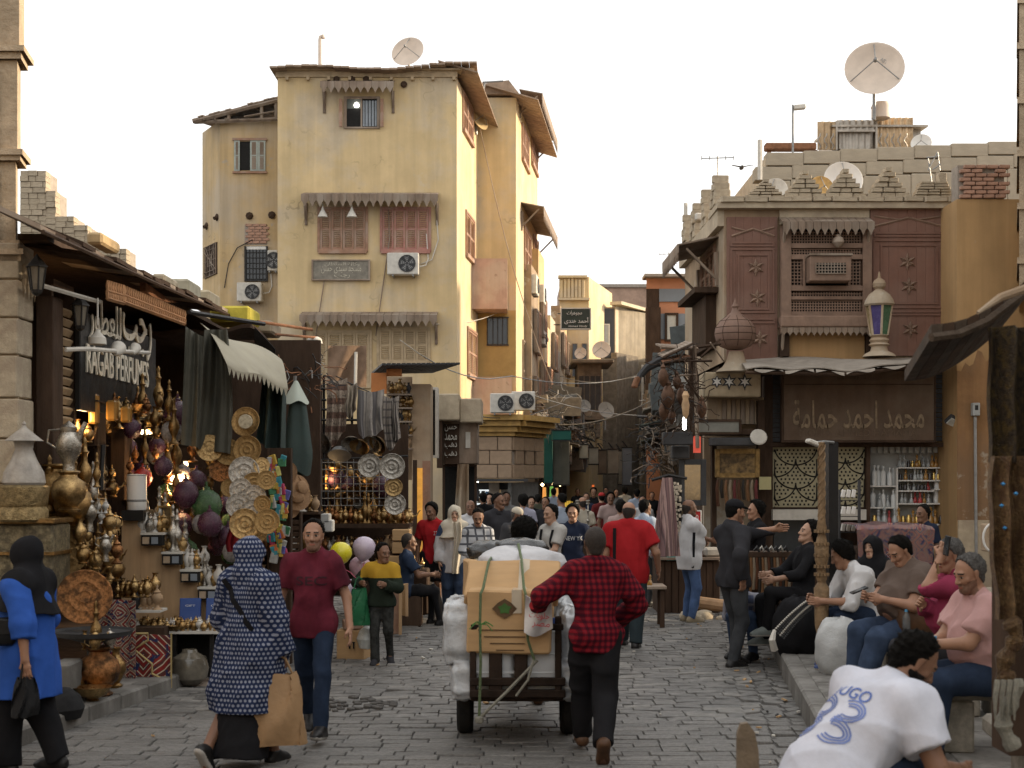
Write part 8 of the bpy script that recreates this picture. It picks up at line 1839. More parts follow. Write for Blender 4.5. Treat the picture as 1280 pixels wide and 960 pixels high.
for i,(px,py)in enumerate(((352,700),(346,712),(356,690))):
 mb=MB();mb.lathe([(.0,-.08),(.07,-.05),(.09,.02),(.05,.09),(.0,.1)],10,P(px,py,15.8));tag(mb.build('doll',M(f'doll_{i}',[(.45,.05,.05),(.4,.35,.3),(.5,.2,.1)][i],.6,bump=.1)),['red round doll','pale round doll','orange round doll'][i]+' on the shelf left of the young man','doll')
oc=empty('souvenir_shop',P(520,740,25),'souvenir shop with orange board and black corrugated canopy before the yellow house','shop')
mb=MB();mb.pb(464,466,483,492,24.8,.1);mb.pb(483.2,461,502,470,24.9,.1);W(mb,'orange_board',M('orange_board',(.50,.19,.06),.6,var=.1,bump=.05),oc,0)
for k in range(16):
 t0,t1=k/16,(k+1)/16-.006;a,b_=P(463+80*t0,457-1*t0,24.4+.8*t0),P(463+80*t1,457-1*t1,24.4+.8*t1);out=Vector((.35+.45*t0,-.15,.0));bk_=Vector((-.1,1.2,-.06));mb=MB();q=[a+out*.6,b_+out*.6,b_+bk_,a+bk_];up=Vector((0,0,.035));mb.add(q+[v+up for v in q],[(0,1,2,3),(7,6,5,4),(0,4,5,1),(1,5,6,2),(2,6,7,3),(3,7,4,0)]);W(mb,'roof_sheet',mDg,oc,0)
mb=MB();mb.pb(483,471,515,600,26.2,.1);mb.pb(515,480,538,745,25.6,.8);W(mb,'wall',mOw,oc,0)
mb=MB()
for k in range(5):mb.pb(484,492+k*17,515,494+k*17,25.4,.5)
W(mb,'shelf',m_wood,oc,0)
for k in range(5):SI(486,514,492+k*17,25.6,[('lamp','aged'),('vase','brass'),('pot','aged'),('vase','pottery0'),('vase','pottery1')],5,f'on shelf level {["one","two","three","four","five"][k]} of the souvenir shop',.7)
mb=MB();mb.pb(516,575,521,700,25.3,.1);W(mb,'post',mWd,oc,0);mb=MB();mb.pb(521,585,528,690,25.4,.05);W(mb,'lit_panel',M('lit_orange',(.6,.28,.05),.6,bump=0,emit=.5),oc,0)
mb=MB();mb.pb(528,576,538,690,25.45,.05);W(mb,'door',mWm,oc,0)
net=MB();net.grid(lambda u,v:P(410+48*u,432+52*v,30+.3*u+.08*math.sin(u*9+v*4)),20,10,thick=(0,.02,0));tag(net.build('hanging_net',M('brown_net',(.20,.13,.085),.9,var=.25,bump=.4,stretch=(1,1,1))),'brown net sheet hung in front of the lower shutters','net')
PT('net_pole',[P(445,440,29.8),P(444,490,29.8)],.035,mDW,'pale short pole at the right of the brown net','pole')
TG(90,lambda:P(R.uniform(352,410),R.uniform(455,490),R.uniform(17.5,20)),'cable_tangle','tangled rods and wires over the parasol and textile stall',[m_iron,m_rust,m_grey],.32)
mb=MB();mb.pb(352,466,388,474,18.5,.8,0,.02);tag(mb.build('roof_box',mWd),'dark flat crate on the stall roof above the parasol','crate')
def carton(px0,px1,py0,py1,d,dep,lb,rz=0,extra=None):
 o=empty('carton',P((px0+px1)/2,py1,d+dep/2),lb,'carton');c=(P(px0,py0,d)+P(px1,py1,d))/2+Vector((0,dep/2,0));w_,h_=abs(px1-px0)/F*d,abs(py1-py0)/F*d
 mb=MB();mb.box(c,(w_,dep,h_),rz,0,.008);W(mb,'box',m_card,o,0)
 mb=MB();mb.box(c+Vector((0,-dep*.02,h_/2+.004)),(w_*1.01,dep*.18,.008),rz);W(mb,'tape',M('parcel_tape',(.55,.45,.32),.3,bump=0),o,0);return o
c1=carton(423,458,788,826,15.9,.35,'open brown cardboard box with two print marks on the ground behind the young man',-.15);
mb=MB()
for k in(0,1):mb.box(P(437+k*5,807,15.86),(.018,.01,.07));mb.box(P(437+k*5,803,15.86),(.03,.01,.012))
W(mb,'print_mark',m_black,c1,0)
c2=carton(388,404,770,840,15.6,.3,'brown carton half hidden behind the young man\'s leg',.1)
mb=MB();mb.lathe([(.0,0),(.09,.02),(.12,.12),(.08,.22),(.02,.26),(.0,.26)],12,P(459,812,15.7));tag(mb.build('plastic_bag',M('clear_plastic',(.5,.52,.5),.25,var=.2,bump=.5,spec=.6)),'crumpled clear plastic bag against the open carton','bag')
mb=MB();mb.box(P(441,780,16.0),(.22,.2,.1),.2,0,.01);tag(mb.build('goods_tray',mWm),'brown box of goods inside the open carton','box')
for i,(a,b_,y0,y1,lb)in enumerate(((488,502,728,793,'dark backed wooden screen standing left behind the boy'),(502,510,730,770,'pale narrow wooden screen behind the boy'))):
 mb=MB();mb.pb(a,y0,b_,y1,18.2+.3*i,.06,0,.01);o=mb.build('wooden_screen',m_card if i else mWm);tag(o,lb,'screen')
 mb=MB();mb.pb(b_-3.5,y0-.5,b_,y1+.5,18.12+.3*i,.05);x=W(mb,'pale_edge',m_ply,o,0)
lc=empty('goods_counter',P(500,770,19.9),'low counter of brass and glass behind the seated man','counter')
mb=MB();mb.pb(455,712,535,768,20.0,.5,0,.02);W(mb,'body',mWd,lc,0)
SI(470,530,712,20.1,[('pot','brass'),('bowl','silver'),('lamp','brass'),('vase','brass')],6,'on the low counter behind the seated man',.5,2,.15)
# ---------- people
def fab(n,c,**k):k.setdefault('var',.12);k.setdefault('bump',.12);k.setdefault('scale',7);k.setdefault('bscale',90);return M('fabric_'+n,c,.9,spec=.08,**k)
fB=fab('black',(.015,.015,.017));f_jeans=fab('jeans',(.040,.060,.105),var=.3);fJ=fab('dark_jeans',(.022,.034,.062),var=.3);fW=fab('white',(.55,.55,.56));f_char=fab('charcoal',(.035,.035,.040));fG=fab('grey_jeans',(.05,.053,.058),var=.3)
f_navy=fab('navy',(.018,.024,.045));f_red=fab('red',(.34,.018,.022));f_cream=fab('cream',(.52,.47,.38));f_ltblue=fab('light_blue',(.36,.42,.52));f_brown=fab('taupe',(.12,.09,.075));f_sole=M('pale_sole',(.42,.40,.37),.6,bump=0);f_shoe=M('black_shoe',(.014,.013,.013),.45,bump=.1);f_sneak=M('blue_sneaker',(.05,.08,.2),.6,bump=.1);f_leather=M('brown_leather',(.08,.04,.02),.5,bump=.2)
m_print=M('white_print',(.6,.6,.6),.7,bump=0);m_bprint=M('blue_print',(.10,.16,.42),.7,bump=0)
pw_=PE(36,9.9,78,'woman in a bright blue tunic and black headscarf with a small black bag',1.64,tone='tan',top=fab('royal_blue',(.03,.09,.36)),sleeve='rolled',hem=.36,flare=.05,tloose=.012,bottom=fB,bloose=.035,hijab=fB,hair='none',hang=.22,hL=(-.27,-.13,.87),hR=(.2,.2,.95),fL=(-.09,.12,.085),fR=(.1,-.18,.1),shoe=f_shoe,girth=1.12,belly=.04,head=(0,.12,0))
pd=PE(310,10.1,-28,'veiled woman in a navy robe with white dots seen from behind carrying a brown bag',1.64,tone='brown',top=M('dotted_robe',(.020,.030,.072),.9,spec=.08,var=.12,scale=7,bump=.12,kind='dots',k2=(.24,.26,.33),ks=31),sleeve='wide',hem=.50,flare=.12,tloose=.012,bottom=fB,bkind='skirt',bloose=.0,hijab=M('dotted_scarf',(.020,.030,.072),.9,spec=.08,var=.12,scale=7,bump=.12,kind='dots2',k2=(.24,.26,.33),ks=31),hair='none',hang=.12,hR=(.27,.10,.76),hL=(-.16,.26,1.02),fL=(-.12,-.34,.17),toeL=(0,-.95),fR=(.12,.16,.085),shoe=f_shoe,sole=f_sole,girth=1.0,grip=(.4,1.1),head=(-.35,.1,0))
mm=PE(392,11.2,178,'young man in a maroon V-neck T-shirt and blue jeans striding towards the viewer',1.74,tone='tan',top=fab('maroon',(.135,.022,.036),var=.35,scale=5,col2=(.06,.014,.022)),sleeve='short',hem=.13,tloose=.008,bottom=fJ,shoe=f_shoe,sole=f_sole,fL=(-.11,.32,.085),toeL=(.1,.15),fR=(.09,-.34,.15),toeR=(-.1,-.4),hL=(-.30,.08,.88),hR=(.30,.02,.88),hair='short',beard='stubble',head=(.05,0,0),girth=.93)
cm=PE(744,10.35,2,'man in a red and black checked shirt seen from behind pushing the loaded cart',1.71,tone='dark',top=M('red_check',(.19,.010,.018),.9,spec=.08,var=.15,scale=7,bump=.12,kind='plaid',k2=(.015,.006,.012),ks=22),sleeve='long',hem=.13,tloose=.012,collar=True,bottom=fB,bloose=.02,shoe=f_leather,hL=(-.41,.24,1.10),eL=(-.9,-.3,-.5),hR=(.20,.24,1.02),eR=(1,-.5,-.3),fL=(-.07,.34,.085),fR=(.03,-.30,.18),toeR=(0,-.9),hair='shaved',hairm=m_hairs,grip=(.2,.5))
by=PE(477,15.6,176,'boy in a mustard and dark green sweater holding balloons and a green bag',1.32,tone='brown',top=fab('dark_green',(.022,.030,.022)),top2=fab('mustard',(.42,.25,.03)),sleeve='long',hem=.08,tloose=.02,bottom=fab('camo',(.035,.036,.034),var=.6,scale=18),bloose=.0,shoe=f_char,sole=f_shoe,hR=(.27,.20,1.20),hL=(-.10,.26,1.18),fL=(-.11,-.10,.11),fR=(.08,.12,.085),toeL=(-.3,-.3),head=(.75,.1,0),hair='short',grip=(.5,1.2),q=1,hsc=1.16)
PE(505,19.6,-78,'man in dark clothes sitting beside the low counter behind the boy',1.7,tone='brown',seat=.52,top=fab('dim_blue',(.03,.045,.08)),sleeve='short',bottom=fB,shoe=f_shoe,fL=(-.12,.42,.085),fR=(.12,.50,.085),hL=(-.1,.42,.72),hR=(.1,.40,.74),hair='shaved',hairm=m_hairs,lean=.1)
rj=PE(541,21.3,168,'young man in a red football jersey and black shorts standing by the kiosk',1.68,tone='brown',top=f_red,sleeve='short',hem=.14,tloose=.01,bottom=fB,bkind='shorts',bloose=.02,shoe=f_leather,hair='thick',head=(-.3,.1,.1),hL=(-.24,.2,1.0),beard='stubble')
hw=PE(568,21.0,184,'woman in a long cream headscarf, white shirt with denim yoke and blue jeans',1.64,tone='light',top=fW,top2=fab('denim_yoke',(.05,.08,.15)),sleeve='long',hem=.24,flare=.02,tloose=.02,bottom=f_jeans,bloose=.03,hijab=f_cream,hair='none',hang=.20,shoe=f_shoe,fL=(-.09,.12,.085),fR=(.1,-.1,.085))
mb=MB();mb.grid(lambda u,v:(X(571,20.75)+.13*(u-.5)*(1-.2*v)+.02*math.sin(v*5),20.76+.03*math.sin(u*12+v*3)-.03*v,1.40-.75*v),12,14,thick=(0,.015,0));o=mb.build('scarf_end',f_cream,hw,(0,0,0));o.matrix_parent_inverse=Matrix.LocRotScale(hw.location,hw.rotation_euler,None).inverted()
pc1=PE(597,19.6,188,'man in a white and black checked shirt looking down behind the cart load',1.66,tone='tan',top=M('white_check',(.52,.53,.55),.85,var=.1,bump=.1,kind='check',k2=(.02,.022,.035),ks=9),sleeve='long',collar=True,bottom=fJ,shoe=f_shoe,hL=(-.06,.30,1.02),hR=(.08,.28,1.0),lean=.1,head=(-.1,.35,0),hair='receding',beard='moustache')
PE(588,24.5,178,'balding man in white behind the man in the checked white shirt',1.68,tone='brown',top=fW,bottom=fG,shoe=f_shoe,hair='bald',belly=.03)
PE(622,22.6,200,'tall moustached man in a dark grey shirt looking right',1.82,tone='brown',top=f_char,sleeve='long',collar=True,bottom=fB,shoe=f_shoe,hair='receding',beard='moustache',head=(.75,0,0))
PE(641,21.2,215,'old man in a white knitted cap and dark shirt behind the load',1.63,tone='brown',top=fab('slate',(.06,.06,.065)),sleeve='long',bottom=fG,shoe=f_shoe,hair='kufi',hairm=f_cream,beard='stubble',head=(.55,.15,0),lean=.12)
bp=PE(690,18.6,128,'man in a pale grey T-shirt with a black backpack strap turning left',1.72,tone='light',top=fab('pale_grey',(.40,.39,.37)),bottom=fG,shoe=f_shoe,hair='short',hL=(-.05,.30,1.02),eL=(-.9,-.6,-.2),hR=(.15,.3,1.05),head=(-.0,.12,0))
nt=PE(716,20.2,183,'young man in a navy T-shirt with white print facing the viewer',1.68,tone='tan',top=f_navy,bottom=fJ,shoe=f_shoe,hair='thick',head=(-.15,.05,0))
PE(702,26,25,'man in a light blue shirt walking away behind the backpack man',1.78,tone='tan',top=f_ltblue,sleeve='long',bottom=fG,shoe=f_shoe,hair='receding')
PE(654,27,10,'man in a lavender shirt seen from behind in the crowd',1.74,tone='tan',top=fab('lavender',(.40,.40,.50)),bottom=fG,shoe=f_shoe,hair='thick')
PE(655,13.0,3,'bushy haired person hidden in front of the cart pulling it',1.66,tone='brown',top=fB,sleeve='long',bottom=fab('black_trousers',(.015,.014,.014)),shoe=f_leather,hair='puff',fL=(-.1,.2,.085),fR=(.12,-.2,.1),hL=(-.25,-.2,.9),hR=(.25,-.2,.9))
rt_=PE(786,17.1,-14,'heavy balding man in a bright red T-shirt with bag strap walking away',1.78,tone='tan',top=f_red,sleeve='short',hem=.16,tloose=.03,belly=.05,girth=1.16,bottom=fab('dark_teal',(.03,.042,.048)),bloose=.02,shoe=f_shoe,hair='bald',hR=(.34,.10,.92),fL=(-.1,.15,.085),fR=(.1,-.12,.085),head=(0,.08,0))
PE(806,22.5,-55,'man in a pale blue shirt half hidden by the striped scarves',1.72,tone='brown',top=f_ltblue,sleeve='long',bottom=fG,shoe=f_shoe,hair='short')
bw=PE(861,20.1,-72,'bald man in a white T-shirt and faded jeans standing with folded arms',1.76,tone='brown',top=fW,sleeve='short',hem=.18,tloose=.02,belly=.06,girth=1.05,bottom=fab('faded_jeans',(.06,.10,.2),var=.45,scale=4),shoe=M('tan_shoe',(.22,.18,.12),.7,bump=.1),sole=f_sole,hair='bald',beard='stubble',hL=(.12,.30,1.16),hR=(-.10,.33,1.12),eL=(-.8,.3,-.8),eR=(.8,.2,-.8),q=1)
hd_=PE(916,15.3,-58,'slim young man in charcoal hoodie and black cap reaching to the seated man',1.84,tone='tan',top=f_char,sleeve='long',hem=.10,tloose=.012,bottom=fG,bloose=.0,shoe=f_shoe,sole=f_sole,hair='cap',hairm=fB,hL=(.27,.53,1.43),hR=(.24,-.08,.93),eL=(-.3,.2,-1),head=(-.2,.15,0),fL=(-.07,.10,.085),fR=(.07,-.06,.085),collar=True,beard='stubble',grip=(.3,.4))
PE(945,17.2,100,'person in black behind the outstretched arm resting a hand on the face',1.58,gz=.2,tone='tan',top=fB,sleeve='long',bottom=fB,shoe=f_shoe,hair='thick',hL=(-.05,.22,1.42),eL=(-.6,.2,-1))
sm=PE(1003,15.5,100,'young man in a black jacket sitting with one leg raised',1.74,gz=KZ,tone='light',seat=.56,lean=-.10,top=fB,sleeve='long',bottom=fB,shoe=M('grey_trainer',(.16,.18,.17),.6,bump=.1),sole=f_sole,hL=(-.14,.36,.74),hR=(.14,.36,.78),fL=(-.04,.42,.20),fR=(.1,.40,.085),kL=(-.3,1,.5),hair='thick',head=(0,-.2,0))
PE(950,16.0,140,'person in a blue checked shirt and jeans crouched low on the kerb',1.7,gz=.12,tone='tan',seat=.34,lean=.95,top=M('blue_check',(.10,.12,.20),.85,var=.1,bump=.1,kind='check',k2=(.30,.30,.34),ks=8),sleeve='rolled',bottom=f_jeans,shoe=f_shoe,fL=(-.12,.36,.0),fR=(.16,.30,.0),hL=(-.1,.45,.4),hR=(.12,.42,.4),hair='short',head=(0,.3,0))
ws=PE(1100,13.7,98,'man in a white shirt leaning forward on the bench',1.74,gz=KZ,tone='tan',seat=.53,lean=.62,top=fW,sleeve='long',hem=.10,tloose=.02,girth=1.1,bottom=fJ,shoe=f_sneak,sole=f_sole,hL=(-.10,.62,.66),hR=(.12,.62,.68),fL=(-.12,.50,.085),fR=(.12,.42,.085),hair='thick',head=(-.5,.1,0),toeL=(.2,0))
PE(1093,14.7,152,'woman in a black headscarf and robe smiling beside the man in white',1.62,gz=KZ,tone='light',seat=.52,top=fB,sleeve='wide',hem=.2,bottom=fB,bkind='pants',bloose=.05,shoe=f_shoe,hijab=fB,hair='none',hang=.3,fL=(-.1,.42,.085),fR=(.1,.42,.085),hL=(-.1,.35,.72),hR=(.1,.35,.72),head=(-.35,0,.1))
bm2=PE(1140,12.2,108,'stout man in a taupe polo shirt looking down at his phone on the bench',1.76,gz=KZ,tone='tan',seat=.55,lean=.10,belly=.09,girth=1.22,top=f_brown,sleeve='short',collar=True,bottom=f_jeans,bloose=.02,shoe=M('grey_canvas_shoe',(.07,.09,.09),.7,bump=.1),hL=(-.12,.36,.80),hR=(.05,.42,.82),fL=(-.18,.60,.085),fR=(.12,.5,.085),hair='short',head=(.1,.5,0),grip=(.9,.6))
pm=PE(1200,10.9,98,'grey haired man in a raspberry shirt holding a phone to his ear',1.76,gz=KZ,tone='tan',seat=.56,lean=.10,top=fab('raspberry',(.24,.035,.075)),sleeve='long',collar=True,belly=.06,girth=1.14,bottom=f_char,shoe=f_shoe,hL=(-.10,.20,1.22),eL=(-.1,.6,-1),hR=(-.06,.32,.86),fL=(-.1,.45,.085),fR=(.12,.45,.085),hair='short',hairm=m_hairg,head=(.12,.15,0),grip=(1,.6))
pp=PE(1240,9.4,100,'grey haired man in a pale pink polo shirt sitting with joined hands',1.76,gz=KZ,tone='tan',seat=.54,lean=.22,belly=.07,girth=1.16,top=fab('pale_pink',(.46,.28,.27)),sleeve='short',hem=.14,collar=True,bottom=fJ,bloose=.015,shoe=f_shoe,sole=f_sole,hL=(-.05,.48,.74),hR=(.04,.47,.72),fL=(-.08,.46,.085),fR=(.16,.40,.085),hair='short',hairm=m_hairg,head=(.15,.18,0),beard='stubble',grip=(.9,.9))
hu=PE(1028,6.25,-66,'bearded man in a white HUGO shirt with a number on its back, bending forward',1.80,gz=KZ,tone='brown',seat=.49,lean=.78,girth=1.12,belly=.03,top=fab('white_blue',(.56,.58,.66)),sleeve='short',hem=.10,tloose=.02,bottom=fJ,shoe=f_shoe,hL=(-.15,.55,.50),hR=(.20,.58,.52),fL=(-.14,.45,.085),fR=(.16,.42,.085),hair='short',beard='full',head=(-.35,.22,0))
sell=PE(1155,17.3,118,'young perfume seller in a dark shirt behind the carpet draped counter',1.52,gz=KZ,tone='brown',top=f_navy,bottom=fB,shoe=f_shoe,hair='short',head=(0,.1,0))
cw_=[fW,f_char,fB,f_ltblue,f_navy,fab('pale_pinkish',(.38,.28,.26)),fab('dark_red',(.12,.02,.02)),fab('grey_marl',(.16,.16,.16)),fab('olive',(.07,.07,.05)),f_cream]
CR=[(604,30,0,2,'short'),(612,34,180,1,'thick'),(633,29,170,7,'short'),(664,31,190,2,'thick'),(672,35,0,8,'short'),(682,29,160,1,'short'),(728,27,20,9,'bald'),(733,36,180,4,'short'),(742,40,175,2,'thick'),(752,33,0,6,'cap'),(763,30,185,5,'thick'),(770,45,180,7,'short'),(776,24.5,0,5,'thick'),(796,38,0,3,'short'),(803,30,180,0,'shaved'),(815,42,180,2,'short'),(692,41,0,3,'shaved'),(646,44,180,6,'short'),(757,52,180,1,'short'),(781,48,0,9,'thick'),(722,50,185,2,'short')]
CN=['white','charcoal','black','light blue','navy','pale pink','dark red','grey','olive','cream']
WH=['behind the bald man in white','left of the tall moustached man','just right of the tall moustached man','behind the old man in the cap','deep behind the lavender shirt','behind the backpack man','right of the young man in navy','far behind the young man in navy','under the orange red gown','with a red cap near the water pipes','left of the heavy man in red','far down the lane left of the red shirt','with curly hair next to the red shirt','far down the lane right of the red shirt','just behind the pale blue shirt','far off beside the scarves','far off under the green board','far off left of the lit gowns','very far down the lane','very far off near the lane end','tiny under the box signs']
for i,(px,d,fc,ci,hr)in enumerate(CR):
 PE(px,d,fc+R.uniform(-15,15),f'{"person" if i % 3 else "man"} in {CN[ci]} {WH[i]}',R.uniform(1.64,1.78),tone=R.choice(['tan','brown','tan','light']),top=cw_[ci],sleeve='long' if i%2 else 'short',bottom=[fB,fJ,fG][i%3],shoe=f_shoe,hair=hr,hairm=M('red_cap',(.35,.02,.02),.8)if hr=='cap' else None)
ch=lambda o,n:next(c for c in o.children if c.name.split('.')[0]==n)
def axes(o):t=list(o['_t']);return[Vector(t[i:i+3])for i in(0,3,6,9)]
Rt,Fw,Up,pl_=axes(hu);sh_=ch(hu,'shirt')
PrO(hu,sh_,'HUGO',pl_+Up*.375+Rt*.0,Rt,Up,Fw,.235,.062,m_bprint,.012)
num=M('number_print',(.16,.22,.48),.7,bump=0)
for k,w_ in enumerate((1.0,.8,.6)):
 pts=[]
 for cy in(.062,-.062):
  for s_ in range(13):an=pi*.72-1.44*pi*s_/12 if True else 0;pts.append((.085*w_*math.cos(an),cy+(.066*(.5+.5*w_))*math.sin(an)*w_*1.0))
 vs2,fs2=[],[]
 for i,(x,y)in enumerate(pts):
  nx,ny=(pts[min(i+1,len(pts)-1)][0]-pts[max(i-1,0)][0],pts[min(i+1,len(pts)-1)][1]-pts[max(i-1,0)][1]);l=math.hypot(nx,ny)+1e-6;vs2+=[(x-ny/l*.0045,y+nx/l*.0045,0),(x+ny/l*.0045,y-nx/l*.0045,0)]
  if i:fs2.append((2*i-2,2*i-1,2*i+1,2*i))
 W_=max(v[0]for v in vs2)-min(v[0]for v in vs2);H_=max(v[1]for v in vs2)-min(v[1]for v in vs2)
 for dx in(-.085,.085):PrO(hu,sh_,(vs2,fs2),pl_+Up*.22+Rt*(dx+(.0)),Rt,Up,Fw,W_*.85,H_*.95,num,name='number')
Rt,Fw,Up,pl_=axes(nt);PrO(nt,ch(nt,'shirt'),'NEW YK',pl_+Up*.30,-Rt,Up,-Fw,.26,.06,m_print)
Rt,Fw,Up,pl_=axes(rj);PrO(rj,ch(rj,'shirt'),'22',pl_+Up*.33-Rt*.07,-Rt,Up,-Fw,.05,.06,m_print);PrO(rj,ch(rj,'shirt'),'II',pl_+Up*.12-Rt*.11,-Rt,Up,-Fw,.03,.25,m_print,name='stripe')
Rt,Fw,Up,pl_=axes(mm);PrO(mm,ch(mm,'shirt'),'SEC',pl_+Up*.32,-Rt,Up,-Fw,.24,.07,M('worn_print',(.045,.014,.020),.9,bump=0),.01)
Rt,Fw,Up,pl_=axes(bw);PrO(bw,ch(bw,'shirt'),'I',pl_+Up*.10+Rt*.10-Fw*.03,Fw,Up,-Rt,.035,.5,fB,name='side_stripe')
def strap(o,pts,r,mat,name):
 mb=MB();mb.tube([Vector(p)for p in pts],r,5);return mb.build(name,mat,o,(0,0,0))
def on_body(o,child,pts,back=True,r=.018,mat=None,name='strap',lift=.008):
 Rt,Fw,Up,pl_=axes(o);me=ch(o,child).data;bvh=BVHTree.FromPolygons([v.co for v in me.vertices],[p.vertices for p in me.polygons]);out=[];dr=Fw if back else-Fw
 for a,b_ in pts:
  p=pl_+Rt*a+Up*b_;hit=bvh.ray_cast(p-dr*.6,dr)[0];out.append((hit if hit else p)-dr*lift)
 mb=MB();v=[];f=[]
 for i,p in enumerate(out):
  t=(out[min(i+1,len(out)-1)]-out[max(i-1,0)]).normalized();s_=t.cross(dr).normalized()*r;v+=[p-s_,p+s_]
  if i:f.append((2*i-2,2*i-1,2*i+1,2*i))
 mb.add(v,f);mb.add([x-dr*.004 for x in v],f);return mb.build(name,mat or fB,o,(0,0,0))
on_body(rt_,'shirt',[(-.15+.0*k,.50-.08*k)for k in range(6)],True,.02,name='bag_strap');on_body(bp,'shirt',[(-.12,.46-.06*k)for k in range(6)],False,.022,name='backpack_strap');on_body(bp,'shirt',[(.10,.46-.06*k)for k in range(6)],False,.022,name='backpack_strap')
on_body(pw_,'tunic',[(.14-.05*k,.44-.09*k)for k in range(6)],False,.014,name='bag_strap');on_body(ws,'shirt',[(-.12+.02*k,.44-.06*k)for k in range(7)],True,.025,name='bag_strap');on_body(pd,'tunic',[(-.12+.05*k,.46-.07*k)for k in range(6)],True,.02,name='bag_strap')
def in_hand(o,which):return wpt(o,list(o['hand_'+which]))
# ---------- things people carry
def bag(c,w,dep,h,mat,name,lb,cat,rz=0,seed=1,handles=True):
 o=empty(name,c-Vector((0,0,h)),lb,cat)
 r=random.Random(seed);ph=r.uniform(0,6)
 def fn(u,v):
  a=u*2*pi;t=v;ww=w*(.78+.32*t-.25*max(0,.25-t)*4*.5);dd=dep*(.25+.85*math.sin(pi*min(1,.1+.62*t)))
  x,y=ww/2*math.copysign(abs(math.cos(a))**.6,math.cos(a)),dd/2*math.copysign(abs(math.sin(a))**.6,math.sin(a));cr=.012*math.sin(a*5+ph+t*7)+.008*math.sin(a*11+t*13)
  x+=cr;y+=cr;q=Matrix.Rotation(rz,3,'Z')@Vector((x,y,0));return(c.x+q.x,c.y+q.y,c.z-h*t+.01*math.sin(a*3+ph)*(1-t))
 mb=MB();mb.grid(fn,36,14);n=37;b0=14*n;mb.f.append(tuple(b0+i for i in range(36)));mb.m.append(0);W(mb,'body',mat,o,60)
 if handles:
  mb=MB();q=Matrix.Rotation(rz,3,'Z');mb.tube([c+q@Vector((-w*.3,0,-.02)),c+q@Vector((-w*.15,0,.10)),c+q@Vector((0,0,.13)),c+q@Vector((w*.15,0,.10)),c+q@Vector((w*.3,0,-.02))],.008,5);W(mb,'handle',mat,o)
 return o
h_=in_hand(pd,'r');bag(h_+Vector((-.02,-.05,-.13)),.36,.16,.50,M('brown_bag',(.33,.205,.105),.6,var=.15,scale=4,bump=.4),'shopping_bag','plain tan brown shopping bag hanging from the dotted woman\'s hand','bag',.2,3)
h_=in_hand(pw_,'l');bag(h_+Vector((-.0,.02,-.12)),.20,.12,.26,M('black_fabric',(.012,.012,.013),.9),'black_bag','black cloth bag hanging from the hand of the woman in blue','bag',1.2,4)
Rt,Fw,Up,pl_=axes(pw_);p_=wpt(pw_,pl_+Rt*-.20+Fw*.10+Up*.13)
sb_=empty('shoulder_bag',p_,'small black leather shoulder bag on the front of the woman in blue','bag');mb=MB();mb.box(p_+Vector((0,-.04,0)),(.24,.10,.19),.15,0,.035);W(mb,'body',M('black_leather',(.012,.012,.013),.4,bump=.15),sb_,60);mb=MB();mb.box(p_+Vector((0,-.095,.035)),(.22,.012,.10),.15,0,.005);W(mb,'flap',M('black_leather',(0,0,0)),sb_,0)
h_=in_hand(by,'r');bag(h_+Vector((-.02,.0,-.06)),.20,.10,.40,M('green_bag',(.02,.13,.055),.5,var=.2,bump=.4),'green_bag','small bright green plastic bag held by the boy','bag',.3,5)
def BA(px,py,d,r,mat,lb):
 p=P(px,py,d);o=empty('balloon',p-Vector((0,0,r)),lb,'balloon','balloons held by the boy');mb=MB();mb.lathe([(.0,-r*1.2),(r*.10,-r*1.22),(r*.06,-r*1.12),(r*.35,-r*.95),(r*.72,-r*.6),(r*.95,-r*.15),(r,.15*r),(r*.9,r*.55),(r*.6,r*.88),(r*.28,r*1.02),(.0,r*1.05)],24,p,0,Matrix.Rotation(.15,4,'Y'));W(mb,'skin',mat,o,80)
 mb=MB();mb.tube([p-Vector((0,0,r*1.2)),p.lerp(in_hand(by,'r'),.5)-Vector((0,0,r*.4)),in_hand(by,'r')],.005,4);W(mb,'string',m_pnk,o)
m_pnk=M('pink_string',(.45,.10,.16),.6,bump=0);m_bal=M('pale_balloon',(.50,.42,.52),.3,var=.05,bump=0,spec=.6);m_baly=M('yellow_balloon',(.70,.62,.03),.3,var=.05,bump=0,spec=.6);m_balp=M('pink_balloon',(.58,.38,.44),.3,var=.05,bump=0,spec=.6)
BA(426,692,15.9,.125,m_baly,'bright yellow balloon beside the young man in maroon');BA(455,686,16.3,.135,m_bal,'pale lilac balloon highest of the bunch');BA(450,710,16.5,.13,m_balp,'pale pink balloon in the middle of the bunch');BA(437,738,16.2,.125,m_bal,'lowest pale lilac balloon of the bunch')
mb=MB();mb.box(wpt(by,Vector((.14,.09,.50))),(.10,.01,.09),.1,0,.004)
def phone(o,which,off,rot,lb):
 p=in_hand(o,which)+Vector(off);t=empty('mobile_phone',p,lb,'phone');mb=MB();mb.box(p,(.012,.075,.15),rot[2],0,.004,rot[0],rot[1]);W(mb,'case',f_shoe,t,0);mb=MB();mb.box(p,(.014,.068,.135),rot[2],0,0,rot[0],rot[1]);W(mb,'screen',m_glass,t,0)
phone(pm,'l',(.03,-.05,.09),(.1,.1,.2),'dark phone held to the ear of the man in raspberry');phone(bm2,'r',(-.07,-.05,.05),(.2,1.2,.3),'phone in the hand of the man in the taupe polo')
